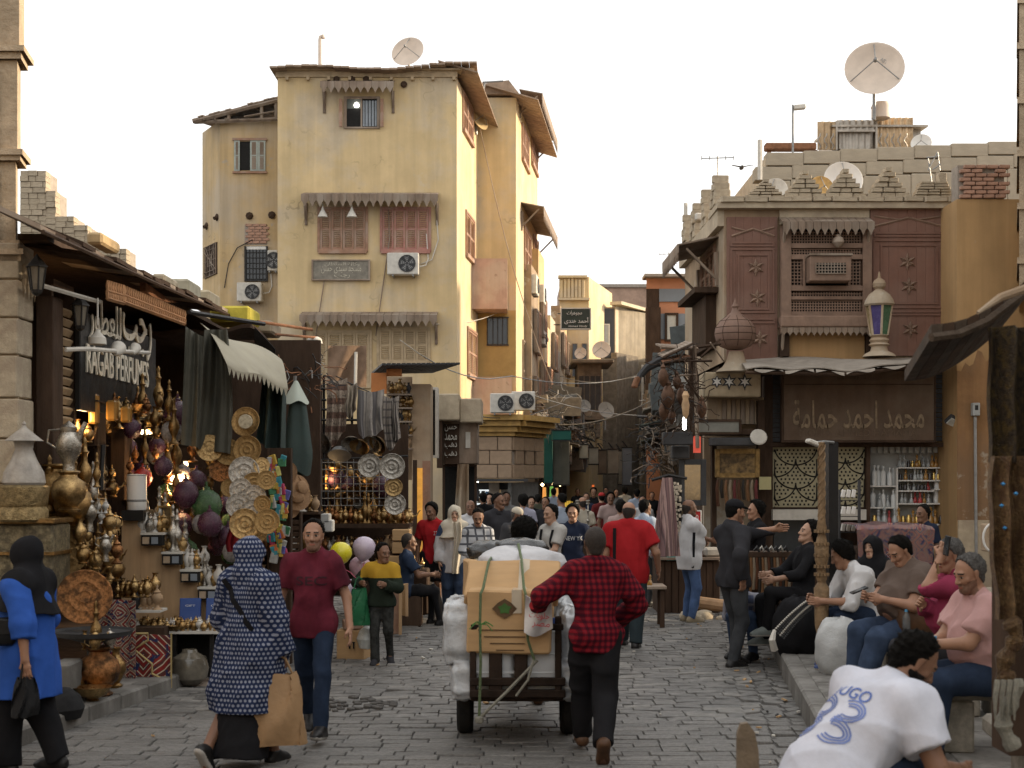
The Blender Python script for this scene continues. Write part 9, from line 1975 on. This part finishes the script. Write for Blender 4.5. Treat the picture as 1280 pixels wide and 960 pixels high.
# ---------- the hand cart and its load
DW_=11.05;wcx=X(646,DW_)
m_cartw=M('cart_wood',(.030,.020,.015),.8,var=.4,scale=6,bump=.4,spec=.1)
ca=empty('hand_cart',(wcx,DW_,0),'dark wooden slatted hand cart on two rubber wheels loaded with boxes','cart')
for sx in(-1,1):
 x=wcx+sx*.41;w=empty('wheel',Vector((x,DW_+.35,.28))-ca.location);w.parent=ca;q=Matrix.Rotation(pi/2,4,'Y')
 mb=MB();mb.lathe([(.20,-.06),(.255,-.062),(.278,-.04),(.283,0),(.278,.04),(.255,.062),(.20,.06)],28,(x,DW_+.35,.283),0,q,caps=False);mb.lathe([(.20,-.06),(.19,0),(.20,.06)],28,(x,DW_+.35,.283),0,q,caps=False);W(mb,'tyre',M('rubber',(.018,.017,.016),.8,var=.3,bump=.3),w)
 mb=MB();mb.lathe([(.0,-.03),(.05,-.05),(.05,.05),(.0,.03)],12,(x,DW_+.35,.283),0,q);mb.lathe([(.195,-.02),(.19,0),(.195,.02)],24,(x,DW_+.35,.283),0,q)
 for k in range(6):a=2*pi*k/6;mb.tube([(x,DW_+.35+.04*math.cos(a),.283+.04*math.sin(a)),(x,DW_+.35+.19*math.cos(a),.283+.19*math.sin(a))],.012,5)
 W(mb,'rim',m_iron,w)
mb=MB();mb.tube([(wcx-.46,DW_+.35,.283),(wcx+.46,DW_+.35,.283)],.022,8);W(mb,'axle',m_iron,ca)
mb=MB();mb.box((wcx,DW_+.45,.40),(.70,1.6,.07),0,0,.01);W(mb,'bed',m_cartw,ca,0)
mb=MB()
for z in(.43,.52):mb.box((wcx+.005,DW_-.38,z),(.72,.05,.06),0,0,.008)
mb.box((wcx,DW_-.38,.93),(.70,.05,.05),0,0,.008);W(mb,'rail',m_cartw,ca,0)
for k,x in enumerate((-.33,-.16,.03,.31)):
 mb=MB();mb.box((wcx+x+.0,DW_-.375,.70),(.10 if k in(1,2)else .05,.04,.62),0,0,.008);W(mb,'slat',m_cartw,ca,0)
mb=MB();mb.tube([(wcx-.30,DW_+1.2,.42),(wcx-.28,DW_+2.1,.95)],.03,7);mb.tube([(wcx+.30,DW_+1.2,.42),(wcx+.28,DW_+2.1,.95)],.03,7);W(mb,'shaft',m_cartw,ca)
def dent(o,amp=.007,seed=1):
 r=random.Random(seed);bm=bmesh.new();bm.from_mesh(o.data);bmesh.ops.subdivide_edges(bm,edges=[e for e in bm.edges if e.calc_length()>.05],cuts=7,use_grid_fill=True);ph=[r.uniform(0,6)for _ in range(6)]
 for v in bm.verts:c=v.co;v.co=c+Vector((math.sin(c.z*11+ph[0])+math.sin(c.y*17+ph[1]),math.sin(c.x*9+ph[2])+math.sin(c.z*15+c.x*6+ph[3]),math.sin(c.x*8+ph[4])*1.3+math.sin(c.y*13+c.x*5+ph[5])))*amp
 bm.to_mesh(o.data);bm.free()
def bigbox(px0,px1,py0,py1,d,dep,rz,lb,mark=True):
 o=empty('carton',P((px0+px1)/2,py1,d+dep/2),lb,'carton');c=(P(px0,py0,d)+P(px1,py1,d))/2+Vector((0,dep/2,0));w_,h_=(px1-px0)/F*d,(py1-py0)/F*d
 mb=MB();mb.box(c,(w_,dep,h_),rz,0,.015);dent(W(mb,'box',m_card,o,0),.004)
 q=Matrix.Rotation(rz,3,'Z');tp=M('clear_tape',(.50,.43,.33),.2,var=.1,bump=0)
 mb=MB();mb.box(c+q@Vector((.06,-.0,h_/2+.002)),(.075,dep*1.0,.006),rz);mb.box(c+q@Vector((.06,-dep/2-.009,h_*.32)),(.075,.006,h_*.36),rz);W(mb,'tape',tp,o,0)
 if mark:
  m_mk=M('dark_print',(.10,.06,.03),.8,bump=0);cc=c+q@Vector((-.03,-dep/2-.012,.10))
  mb=MB();mb.prism([(x*1.25,z)for x,z in star_poly(.075,.06,4)],.003,Matrix.Translation(cc)@Matrix.Rotation(rz,4,'Z'));W(mb,'printed_emblem',m_mk,o,0)
  mb=MB();mb.prism([(x*1.2,z)for x,z in star_poly(.045,.03,5)],.003,Matrix.Translation(cc-Vector((0,.003,0)))@Matrix.Rotation(rz,4,'Z'));W(mb,'printed_emblem',M('green_print',(.05,.12,.03),.8,bump=0),o,0)
  for k in range(4):mb=MB();mb.box(c+q@Vector((-.05+.02*k,-dep/2-.010,-.06-.05*k)),(.36-.05*k,.004,.008),rz);W(mb,'printed_line',M('dark_print',(0,0,0)),o,0)
 return o
bx1_=bigbox(586,692,738,817,DW_-.42,.62,-.06,'large brown carton with printed emblem tied on the back of the cart')
c2_=empty('carton',P(640,738,DW_-.1),'second carton tilted up behind the printed one under the white sack','carton');mb=MB();mb.box(P(641,729,DW_-.06),(.72,.42,.14),-.05,0,.012,.62);dent(W(mb,'box',m_card,c2_,0),.007,4);mb=MB();mb.box(P(655,729,DW_-.06)+Vector((0,-.043,.06)),(.08,.40,.012),-.05,0,0,.62);W(mb,'tape',M('clear_tape',(.50,.43,.33),.2,var=.1,bump=0),c2_,0)
bigbox(580,600,702,760,DW_+.75,.5,.12,'brown carton end sticking out at the left of the load',False)
m_jerry=M('milky_plastic',(.56,.58,.60),.35,var=.08,scale=3,bump=.05)
def jerry(c,w,dep,h,lb):
 o=empty('jerrycan',c-Vector((0,0,h/2)),lb,'jerrycan','white jerrycans on the cart');mb=MB();mb.box(c,(w,dep,h),0,0,.045);mb.box(c+Vector((0,0,h*.08)),(w*1.02,dep*1.02,.02),0,0,.008);mb.box(c-Vector((0,0,h*.2)),(w*1.02,dep*1.02,.02),0,0,.008);W(mb,'body',m_jerry,o,60)
 mb=MB();mb.lathe([(.03,0),(.03,.05),(.0,.05)],10,c+Vector((w*.28,0,h/2)));W(mb,'cap',m_bluebox,o);mb=MB();mb.tube([c+Vector((-w*.35,0,h/2-.02)),c+Vector((-w*.3,0,h/2+.05)),c+Vector((w*.05,0,h/2+.05)),c+Vector((w*.12,0,h/2-.02))],.015,6);W(mb,'handle',m_jerry,o)
for i,(x,y,z,w,h,lb)in enumerate(((-.17,-.19,.68,.31,.50,'white jerrycan behind the left slats of the cart'),(.18,-.19,.68,.31,.50,'white jerrycan behind the right slats of the cart'))):jerry(Vector((wcx+x,DW_+y,z)),w,.30,h,lb)
mb=MB()
def sack(cx,cy,cz,rx,ry,rz_,seed,n=34):
 r=random.Random(seed);p=[r.uniform(0,6)for _ in range(6)]
 def fn(u,v):
  a,b_=u*2*pi,(v-.5)*pi;k=1+.05*math.sin(a*3+p[0]+b_*2)+.03*math.sin(a*7+p[1]-b_*4)+.025*math.sin(a*2+b_*9+p[2]);return(cx+rx*k*math.cos(a)*abs(math.cos(b_))**.7,cy+ry*k*math.sin(a)*abs(math.cos(b_))**.7,cz+rz_*k*math.sin(b_))
 m=MB();m.grid(fn,n,n//2);return m
m_wrap=M('wrapped_plastic',(.50,.52,.54),.3,var=.12,scale=7,bump=.7,bscale=16,spec=.6)
for i,(x,y,z,rx,rz_,lb)in enumerate(((-.44,.02,.86,.13,.25,'upper left white wrapped bundle bulging from the cart'),(-.40,.0,.52,.11,.17,'lower left white wrapped bundle at the cart wheel'),(.45,.05,.80,.12,.24,'upper right white wrapped bundle beside the checked man'),(.41,.0,.52,.11,.17,'lower right white wrapped bundle at the cart wheel'),(-.44,.75,.80,.13,.26,'white wrapped bundle farther forward on the left of the cart'),(.44,.75,.80,.13,.26,'white wrapped bundle farther forward on the right of the cart'))):
 r9=random.Random(i);p9=[r9.uniform(0,6)for _ in range(4)]
 def bf(u,v):
  a,b_=u*2*pi,(v-.5)*pi;sg=lambda t,e:math.copysign(abs(t)**e,t);k=1+.03*math.sin(a*9+p9[0]+b_*3)+.03*math.sin(b_*11+p9[1])+.025*math.sin(a*4+b_*6+p9[2])
  return(wcx+x+rx*k*sg(math.cos(a),.5)*abs(math.cos(b_))**.35,DW_+y+.34*k*sg(math.sin(a),.5)*abs(math.cos(b_))**.35,z+rz_*k*sg(math.sin(b_),.6))
 mb=MB();mb.grid(bf,40,24);tag(mb.build('wrapped_bundle',m_wrap,None,None,70),lb,'bundle','wrapped bundles on the cart')
tag(sack(X(650,11.7),11.7,Z(706,11.7),.37,.45,.15,3).build('white_sack',M('woven_white',(.48,.48,.50),.55,var=.12,scale=6,bump=.5,bscale=18),None,None,80),'big white woven sack lying on top of the cartons of the cart','sack')
tag(sack(X(612,12.3),12.3,Z(690,12.3),.19,.2,.10,5).build('black_bag',M('shiny_black_bag',(.015,.016,.018),.22,var=.2,scale=6,bump=.7,bscale=14,spec=.7),None,None,80),'left shiny black plastic bag on top of the load','bag')
tag(sack(X(650,12.2),12.2,Z(686,12.2),.24,.22,.09,8).build('black_bag',M('shiny_black_bag',(0,0,0)),None,None,80),'right shiny black plastic bag on top of the load','bag')
wb_=empty('printed_bag',P(678,800,10.5),'white plastic bag with red Arabic print held by the checked man','bag')
m_wp=M('white_plastic_bag',(.55,.53,.52),.4,var=.1,bump=.3);mb=MB();mb.grid(lambda u,v:P(657+32*u+4*v*(u-.5),744+6*math.sin(u*4)+46*v,10.5)+Vector((0,.03*math.sin(u*6+v*4),0)),14,10,thick=(0,.05,0));W(mb,'body',m_wp,wb_,60)
m_rp=M('red_print',(.45,.03,.04),.6,bump=0)
mb=MB();mb.lathe([(.0,0),(.028,.0),(.028,.004),(.0,.004)],14,P(666,757,10.44),0,Matrix.Rotation(pi/2,4,'X'));W(mb,'red_disc',m_rp,wb_,0);lettering(arabic('حلويات'),m_rp,P(674,770,10.43),.15,.06,(1,0,-.12),(.12,0,1),.003,parent=wb_);lettering(arabic('مصر'),m_rp,P(676,782,10.43),.13,.04,(1,0,-.12),(.12,0,1),.003,parent=wb_)
m_rope=M('green_rope',(.12,.16,.08),.8,var=.3,scale=40,bump=.6,bscale=80);m_rope2=M('grey_rope',(.24,.23,.19),.85,var=.3,scale=40,bump=.6)
def rope(pts,r,mat,lb):
 o=PT('rope',[P(*p)for p in pts],r,mat,lb,'rope','ropes on the cart',5);return o
rope([(618,690,11.9),(611,702,11.1),(604,735,10.6),(601,742,10.56),(600,780,10.55),(601,830,10.55),(599,898,10.6)],.011,m_rope,'left rope running down over the printed carton');rope([(648,680,11.7),(652,700,11.1),(655,735,10.6),(657,742,10.56),(660,800,10.55),(668,825,10.6)],.011,m_rope,'right rope running down beside the white plastic bag');rope([(600,897,10.6),(630,868,10.6),(672,825,10.6)],.012,m_rope2,'slanting grey rope across the slats of the cart');rope([(668,822,10.6),(660,850,10.58),(645,870,10.6)],.01,m_rope2,'loose rope end hanging in front of the right slats')
kn=empty('rope_knot',P(602,785,10.5),'frayed green rope knot on the front of the printed carton','rope')
for k in range(9):
 a=R.uniform(-.4,pi+.4)if k<6 else R.uniform(pi,2*pi);mb=MB();p0=P(602,780,10.5);mb.tube([p0,p0+Vector((.05*math.cos(a),-.02,.02*math.sin(a)+.005)),p0+Vector((.09*math.cos(a),-.01,.04*math.sin(a)-.03))],.004,4);W(mb,'strand',M('bright_green_rope',(.09,.22,.06),.8,bump=.2),kn)
mb=MB();mb.lathe([(.0,-.03),(.03,-.02),(.035,0),(.03,.02),(.0,.03)],8,P(599,900,10.55));tag(mb.build('rope_ball',m_rope2),'grey knotted rope end hanging below the cart','rope')
# ---------- benches and things on the right pavement
m_bench=M('terrazzo',(.22,.20,.165),.55,var=.35,scale=14,bump=.3,col2=(.14,.125,.10))
def bench(x,y,rz,L,lb,dep=.46):
 o=empty('stone_bench',(x,y,KZ),lb,'bench',None,rz);mb=MB();mb.box((0,0,.42),(L,dep,.12),0,0,.035);mb.build('seat',m_bench,o,(0,0,0),40)
 for s in(-1,1):mb=MB();mb.box((s*(L/2-.28),0,.178),(.26,dep*.78,.352),0,0,.015);mb.build('leg',m_bench,o,(0,0,0),0)
 return o
bench(X(1135,12.4)+.12,12.5,-1.45,1.5,'grey stone bench under the men with phones, farther of the row');bench(X(1215,9.5)+.22,9.55,-.12,1.25,'grey stone bench under the man in pale pink');bench(X(1085,14.0)+.25,14.0,-.1,1.4,'grey stone bench under the man in white and the veiled woman');bench(X(1275,7.9)+.35,7.9,-.1,1.0,'bench end at the right edge by the beaded pillar');bench(X(1045,5.55),5.6,.5,1.1,'stone bench under the man in the HUGO shirt');bench(X(1215,10.9)+.1,11.0,-.1,.9,'stone bench under the man in raspberry')
mb=MB();mb.box((X(1010,15.6),15.6,KZ+.25),(.7,.5,.5),0,0,.03);tag(mb.build('wooden_box_seat',mWd),'dark box seat under the young man in the black jacket','seat')
mb=MB();mb.box((X(507,19.7),19.7,.22),(.45,.45,.44),0,0,.02);tag(mb.build('wooden_stool',mWd),'dark box stool under the seated man behind the boy','stool')
def bottle(px,d,z,lb):
 o=empty('water_bottle',(X(px,d),d,z),lb,'bottle');mb=MB();mb.lathe([(.0,0),(.03,0),(.033,.01),(.031,.03),(.033,.05),(.030,.07),(.033,.09),(.033,.14),(.030,.155),(.033,.17),(.015,.205),(.013,.22)],14,(X(px,d),d,z));W(mb,'body',M('clear_pet',(.75,.80,.82),.08,var=0,bump=0,trans=.85,spec=.6),o,50);mb=MB();mb.lathe([(.015,.218),(.016,.24),(.0,.242)],12,(X(px,d),d,z));W(mb,'cap',M('blue_cap',(.10,.35,.60),.4,bump=0),o);return o
bottle(1133,11.9,KZ+.49,'clear water bottle with blue cap on the bench edge');
bk=empty('hand_bag',(X(1145,11.95),11.95,KZ+.49),'dark brown bag beside the water bottle on the bench','bag');mb=MB();mb.box((X(1148,11.95),12.0,KZ+.62),(.34,.18,.26),.1,0,.05);W(mb,'body',f_leather,bk,60);mb=MB();mb.tube([(X(1142,11.95),11.95,KZ+.74),(X(1145,11.95),11.94,KZ+.86),(X(1158,11.95),11.96,KZ+.84),(X(1160,11.95),11.98,KZ+.73)],.012,6);W(mb,'handle',f_leather,bk)
for k in range(2):
 p=in_hand(pp,'l')+Vector((-.02+.05*k,-.06,.06));mb=MB();mb.lathe([(.014,-.05),(.015,.0),(.0,.002)],10,p);tag(mb.build('bottle_cap',M('blue_cap',(0,0,0))),['left','right'][k]+' light blue bottle top between the hands of the man in pink','bottle cap')
tag(sack(X(1052,13.2),13.25,KZ+.22,.24,.22,.30,12).build('white_sack',M('white_polybag',(.45,.46,.46),.5,var=.12,scale=5,bump=.5),None,None,80),'white plastic sack standing under the legs of the man in white','sack')
DPo=13.6
cpo=empty('carved_post',P(1026,760,DPo),'pale carved wooden post with spiral and beaded swellings on the right pavement','post');cpo.location.z=KZ
m_cw=M('carved_pale_wood',(.23,.15,.08),.6,var=.35,scale=14,bump=.8,bscale=30);x_=X(1027,DPo);zz=lambda y:Z(y,DPo)-KZ
mb=MB();mb.lathe([(.05,0),(.06,.1),(.035,.2),(.04,.3),(.065,.42),(.075,zz(735)),(.04,zz(728)),(.055,zz(722)),(.04,zz(712)),(.065,zz(700)),(.07,zz(685)),(.045,zz(672)),(.035,zz(668)),(.05,zz(660)),(.036,zz(650)),(.03,zz(600)),(.026,zz(556)),(.034,zz(553)),(.0,zz(552))],14,(x_,DPo,KZ));W(mb,'shaft',m_cw,cpo)
mb=MB()
for k in range(3):mb.tube([(x_+.032*math.cos(t*.42+k*2.1),DPo+.032*math.sin(t*.42+k*2.1),KZ+zz(650)+(zz(556)-zz(650))*t/40)for t in range(41)],.009,4)
W(mb,'spiral',m_cw,cpo)
for y in(718,708,694,680,664):
 mb=MB()
 for k in range(14):a=2*pi*k/14;mb.box((x_+.062*math.cos(a),DPo+.062*math.sin(a),KZ+zz(y)),(.02,.02,.028),a)
 W(mb,'bead_ring',m_cw,cpo,0)
mb=MB();mb.pb(1036,552,1048,760,DPo+.3,.16);o=mb.build('black_pole',f_shoe);tag(o,'black square pole right behind the pale carved post','pole')
sl_=empty('pole_light',P(1018,556,DPo+.2),'small pale flood lamp on a short arm at the top of the black pole','lamp');mb=MB();mb.tube([P(1042,553,DPo+.3),P(1030,552,DPo+.25),P(1022,553,DPo+.2)],.015,6);W(mb,'arm',m_grey,sl_);mb=MB();mb.box(P(1018,554,DPo+.2),(.16,.10,.04),.2,0,.01,0,.35);W(mb,'head',mDW,sl_,0)
rk2=empty('goods_rack',P(1062,690,16.4),'wire rack of small white packets behind the black pole','rack');mb=MB();mb.pb(1049,612,1051,700,16.4,.04);mb.pb(1073,600,1076,700,16.4,.04)
for y in(625,645,665):mb.pb(1051,y,1073,y+1,16.4,.04)
W(mb,'frame',mDg,rk2,0)
for y in(622,643,664):
 for k in range(3):mb=MB();mb.box(P(1054+k*6.5,y-5,16.36),(.045,.03,.09),.2,0,.006,0,.2);W(mb,'packet',m_white,rk2,0)
sdp=empty('strap_stand',P(950,800,16.6),'stand hung with brown leather straps and white beads beside the hooded man','stand');sdp.location.z=KZ
mb=MB();mb.pb(925,690,992,696,16.4,.3);mb.pb(926,696,930,800,16.5,.1);mb.pb(988,696,992,800,16.5,.1);mb.pb(926,690,990,780,16.75,.04);W(mb,'frame',mWd,sdp,0)
for k in range(16):
 a=931+k*3.7;mb=MB();mb.tube([P(a,697,16.38),P(a+1,712,16.36),P(a-.5,742+R.uniform(-6,8),16.38)],[.014,.018,.016],5);W(mb,'strap',beltm[k%4],sdp)
for k in range(7):
 mb=MB();mb.tube([P(943+k*6,688,16.3),P(946+k*6,683,16.25),P(949+k*6,689,16.3)],.018,5);W(mb,'bead_string',mDW if k%2 else mDg,sdp)
bs_=empty('bead_bundle',P(990,800,14.6),'slanting bundle of dark and white prayer beads leaning on the pavement edge','beads');
for k in range(6):
 mb=MB();a,b_=P(1022,742+k*2.5,14.4),P(966+k*2.5,790+k*2,14.2);n=26
 for i in range(n):p=a.lerp(b_,i/n);p.z+=.03*math.sin(pi*i/n);mb.lathe([(.0,-.014),(.014,0),(.0,.014)],5,p)
 W(mb,'bead_string',mDg if k%3 else mDW,bs_,0)
mb=MB();mb.tube([P(968,788,14.2),P(965,800,14.15),P(968,812,14.2)],[.02,.035,.04],6);W(mb,'tassel',mDW,bs_)
tag(sack(X(1000,14.8),14.9,KZ+.25,.26,.25,.33,15).build('black_bag',fB,None,None,80),'dark bulging bag under the bead bundle','bag')
ch_=empty('wicker_chair',P(1238,720,16.5),'cane chair with round pale back frame before the orange wall','chair');ch_.location.z=KZ
mb=MB();c=P(1243,672,16.5);mb.tube([c+Vector((.13*math.cos(2*pi*k/20),0,.17*math.sin(2*pi*k/20)))for k in range(21)],.014,6);W(mb,'back_frame',m_white,ch_);mb=MB();mb.box((c.x,16.25,KZ+.45),(.42,.42,.05),0,0,.01);W(mb,'seat',m_wood,ch_,0)
for sx in(-.17,.17):
 for sy in(-.17,.17):mb=MB();mb.tube([(c.x+sx,16.25+sy,KZ),(c.x+sx*.9,16.25+sy,KZ+.43)],.014,6);W(mb,'leg',m_white,ch_)
mb=MB();mb.pb(1234,655,1262,690,20,.3,0,.02);tag(mb.build('stone_shelf_block',mOw),'worn stone block standing against the orange wall','block')
# ---------- near stall at the right edge: board roof and sequinned pillar
DN=6.6
nr=empty('stall_roof',P(1210,400,DN),'near blurred stall roof of boards with torn edge at the right','roof')
a0,b0=P(1142,424,DN),P(1150,431,DN)
for k in range(9):
 t0,t1=k/9,(k+1)/9
 def ed(t):return P(1164+(1300-1164)*t,427-22*t-55*t*t+(18*(t-.3)if t<.3 else 0),DN+.25*t)
 e0,e1=ed(t0),ed(t1-.006);back=Vector((.18,1.1,-.13));up=Vector((0,0,.06));mb=MB();q=[e0,e1,e1+back,e0+back];mb.add(q+[v+up for v in q],[(0,1,2,3),(7,6,5,4),(0,4,5,1),(1,5,6,2),(2,6,7,3),(3,7,4,0)]);W(mb,'roof_board',mWd if k%2 else M('rotten_board',(.07,.05,.035),.85,var=.4,scale=9,bump=.5),nr,0)
mb=MB();mb.tube([ed(.0),ed(.25),ed(.5),ed(1)],.022,6);W(mb,'edge_pole',M('rotten_board',(0,0,0)),nr)
mb=MB();mb.tube([P(1222,391,DN-.1),P(1250,372,DN),P(1290,358,DN)],[.008,.02,.022],8);W(mb,'cloth_roll',mOw,nr)
npi=empty('sequin_pillar',(X(1275,DN),DN,KZ),'stall pillar wrapped in sequinned gold and rust cloth at the right edge','pillar')
m_seq=M('sequin_cloth',(.17,.105,.05),.35,metal=.5,var=.6,scale=45,bump=1.0,bscale=90,col2=(.10,.055,.03));m_seqd=M('dark_sequin_cloth',(.045,.032,.02),.4,metal=.4,var=.7,scale=60,bump=1.0,bscale=110,col2=(.09,.06,.02))
mb=MB();mb.grid(lambda u,v:P(1239+60*u+1.5*math.sin(v*9),408+170*v,DN+.05)+Vector((0,.05*math.sin(u*12),0)),24,14,thick=(0,.05,0));W(mb,'dark_hanging',m_seqd,npi,60)
mb=MB();mb.grid(lambda u,v:P(1244+55*u-4*math.sin(v*5)*(1-u),570+205*v,DN-.02)+Vector((0,.04*math.sin(u*16)+.02*math.sin(v*12),0)),30,18,thick=(0,.06,0));W(mb,'gold_hanging',m_seq,npi,60)
mb=MB();mb.pb(1262,410,1300,945,DN+.12,.25);W(mb,'post',mWd,npi,0)
for i,(y0,y1,r_)in enumerate(((775,850,.055),(850,935,.05))):
 mb=MB();n=12;mb.tube([P(1262+8*math.sin(k*.5+i),y0+(y1-y0)*k/n,DN-.1)for k in range(n+1)],[.7*r_*(1+.25*math.sin(k*1.8))for k in range(n+1)],9);W(mb,'beaded_swag',m_seq if i==0 else m_rope2,npi)
for(a,y)in((1254,605),(1252,632),(1256,660),(1270,617)):
 mb=MB();mb.lathe([(.0,-.01),(.012,0),(.0,.01)],8,P(a,y,DN-.06));mb.v=[tuple(v)for v in mb.v];W(mb,'blue_bead',M('blue_bead',(.05,.22,.45),.3,bump=0),npi)
mb=MB();mb.grid(lambda u,v:P(1251+8*u,735+75*v,DN+.3)+Vector((0,.01*math.sin(u*9),0)),6,6,thick=(0,.02,0));tag(mb.build('red_flag',f_red),'red and white cloth hanging beside the sequinned pillar','cloth')
for k in range(4):
 mb=MB();mb.tube([P(1247+k*8,850,DN-.15),P(1244+k*8,872,DN-.17),P(1241+k*8+3,900,DN-.15)],[.014,.012,.004],6);W(mb,'rope_fringe',m_rope2,npi)
cb=empty('wooden_chair',(X(934,6.2),6.2,0),'worn wooden chair back with rounded top in the near foreground','chair')
m_chair=M('worn_chair',(.17,.13,.09),.75,var=.4,scale=7,bump=.5)
prof=[(-.048,0),(.055,0),(.054,.7),(.046,.85),(.03,.93),(.0,.97),(-.03,.965),(-.046,.92)]
mb=MB();mb.prism([(X(935,6.2)+x,.02+z*.99)for x,z in prof],.035,Matrix.Translation((0,6.2,0))@Matrix.Rotation(0,4,'Z'));W(mb,'back_post',m_chair,cb,0)
mb=MB();mb.box((X(935,6.2)+.2,6.45,.45),(.42,.42,.04),0,0,.01);W(mb,'seat',m_chair,cb,0)
for x,y in((.38,6.25),(.02,6.62),(.38,6.62)):mb=MB();mb.box((X(935,6.2)+x,y,.215),(.045,.045,.43));W(mb,'leg',m_chair,cb,0)
mb=MB();mb.box((X(935,6.2)+.39,6.22,.7),(.05,.035,.5));mb2=MB();W(mb,'back_post',m_chair,cb,0)
for k,(px,py)in enumerate(((722,655),(735,660))):IT('hookah','silver',(X(px,25),25,1.0+.0*k),'displayed in the lane',.8,lab=['left','right'][k]+' tall silvery water pipe shining above the crowd')
mb=MB();mb.box((X(728,25),25.1,.5),(.6,.3,1.0));tag(mb.build('display_plinth',mWd),'dark plinth under the silvery water pipes in the crowd','plinth')
mb=MB()
for k in range(60):
 y=R.uniform(10,21);x=R.uniform(kerb_l(y)+.3 if y<14 else-1.6,kerb_r(y)-.1);x=x if k%2 else kerb_r(y)-R.uniform(.02,.5);a=R.uniform(0,3);w_=R.uniform(.015,.05);mb.box((x,y,.03),(w_,w_*.7,.012),a,R.randint(0,2),0,R.uniform(-.4,.4),R.uniform(-.4,.4))
tag(mb.build('litter',[mDW,m_card,mDg],road,(0,0,0),0),kind='stuff')
same={}
for o in COL.objects:
 if o.parent is None and 'group' in o and 'label' in o:same.setdefault(o['label'],[]).append(o)
for lb,os_ in same.items():
 if 1<len(os_)<=21 and len(lb.split())<=12:
  for i,o in enumerate(sorted(os_,key=lambda o:o.location.x/max(.1,o.location.y))):o['label']=f'{lb}, {NTH[i]} from the left'
cleanup_props()
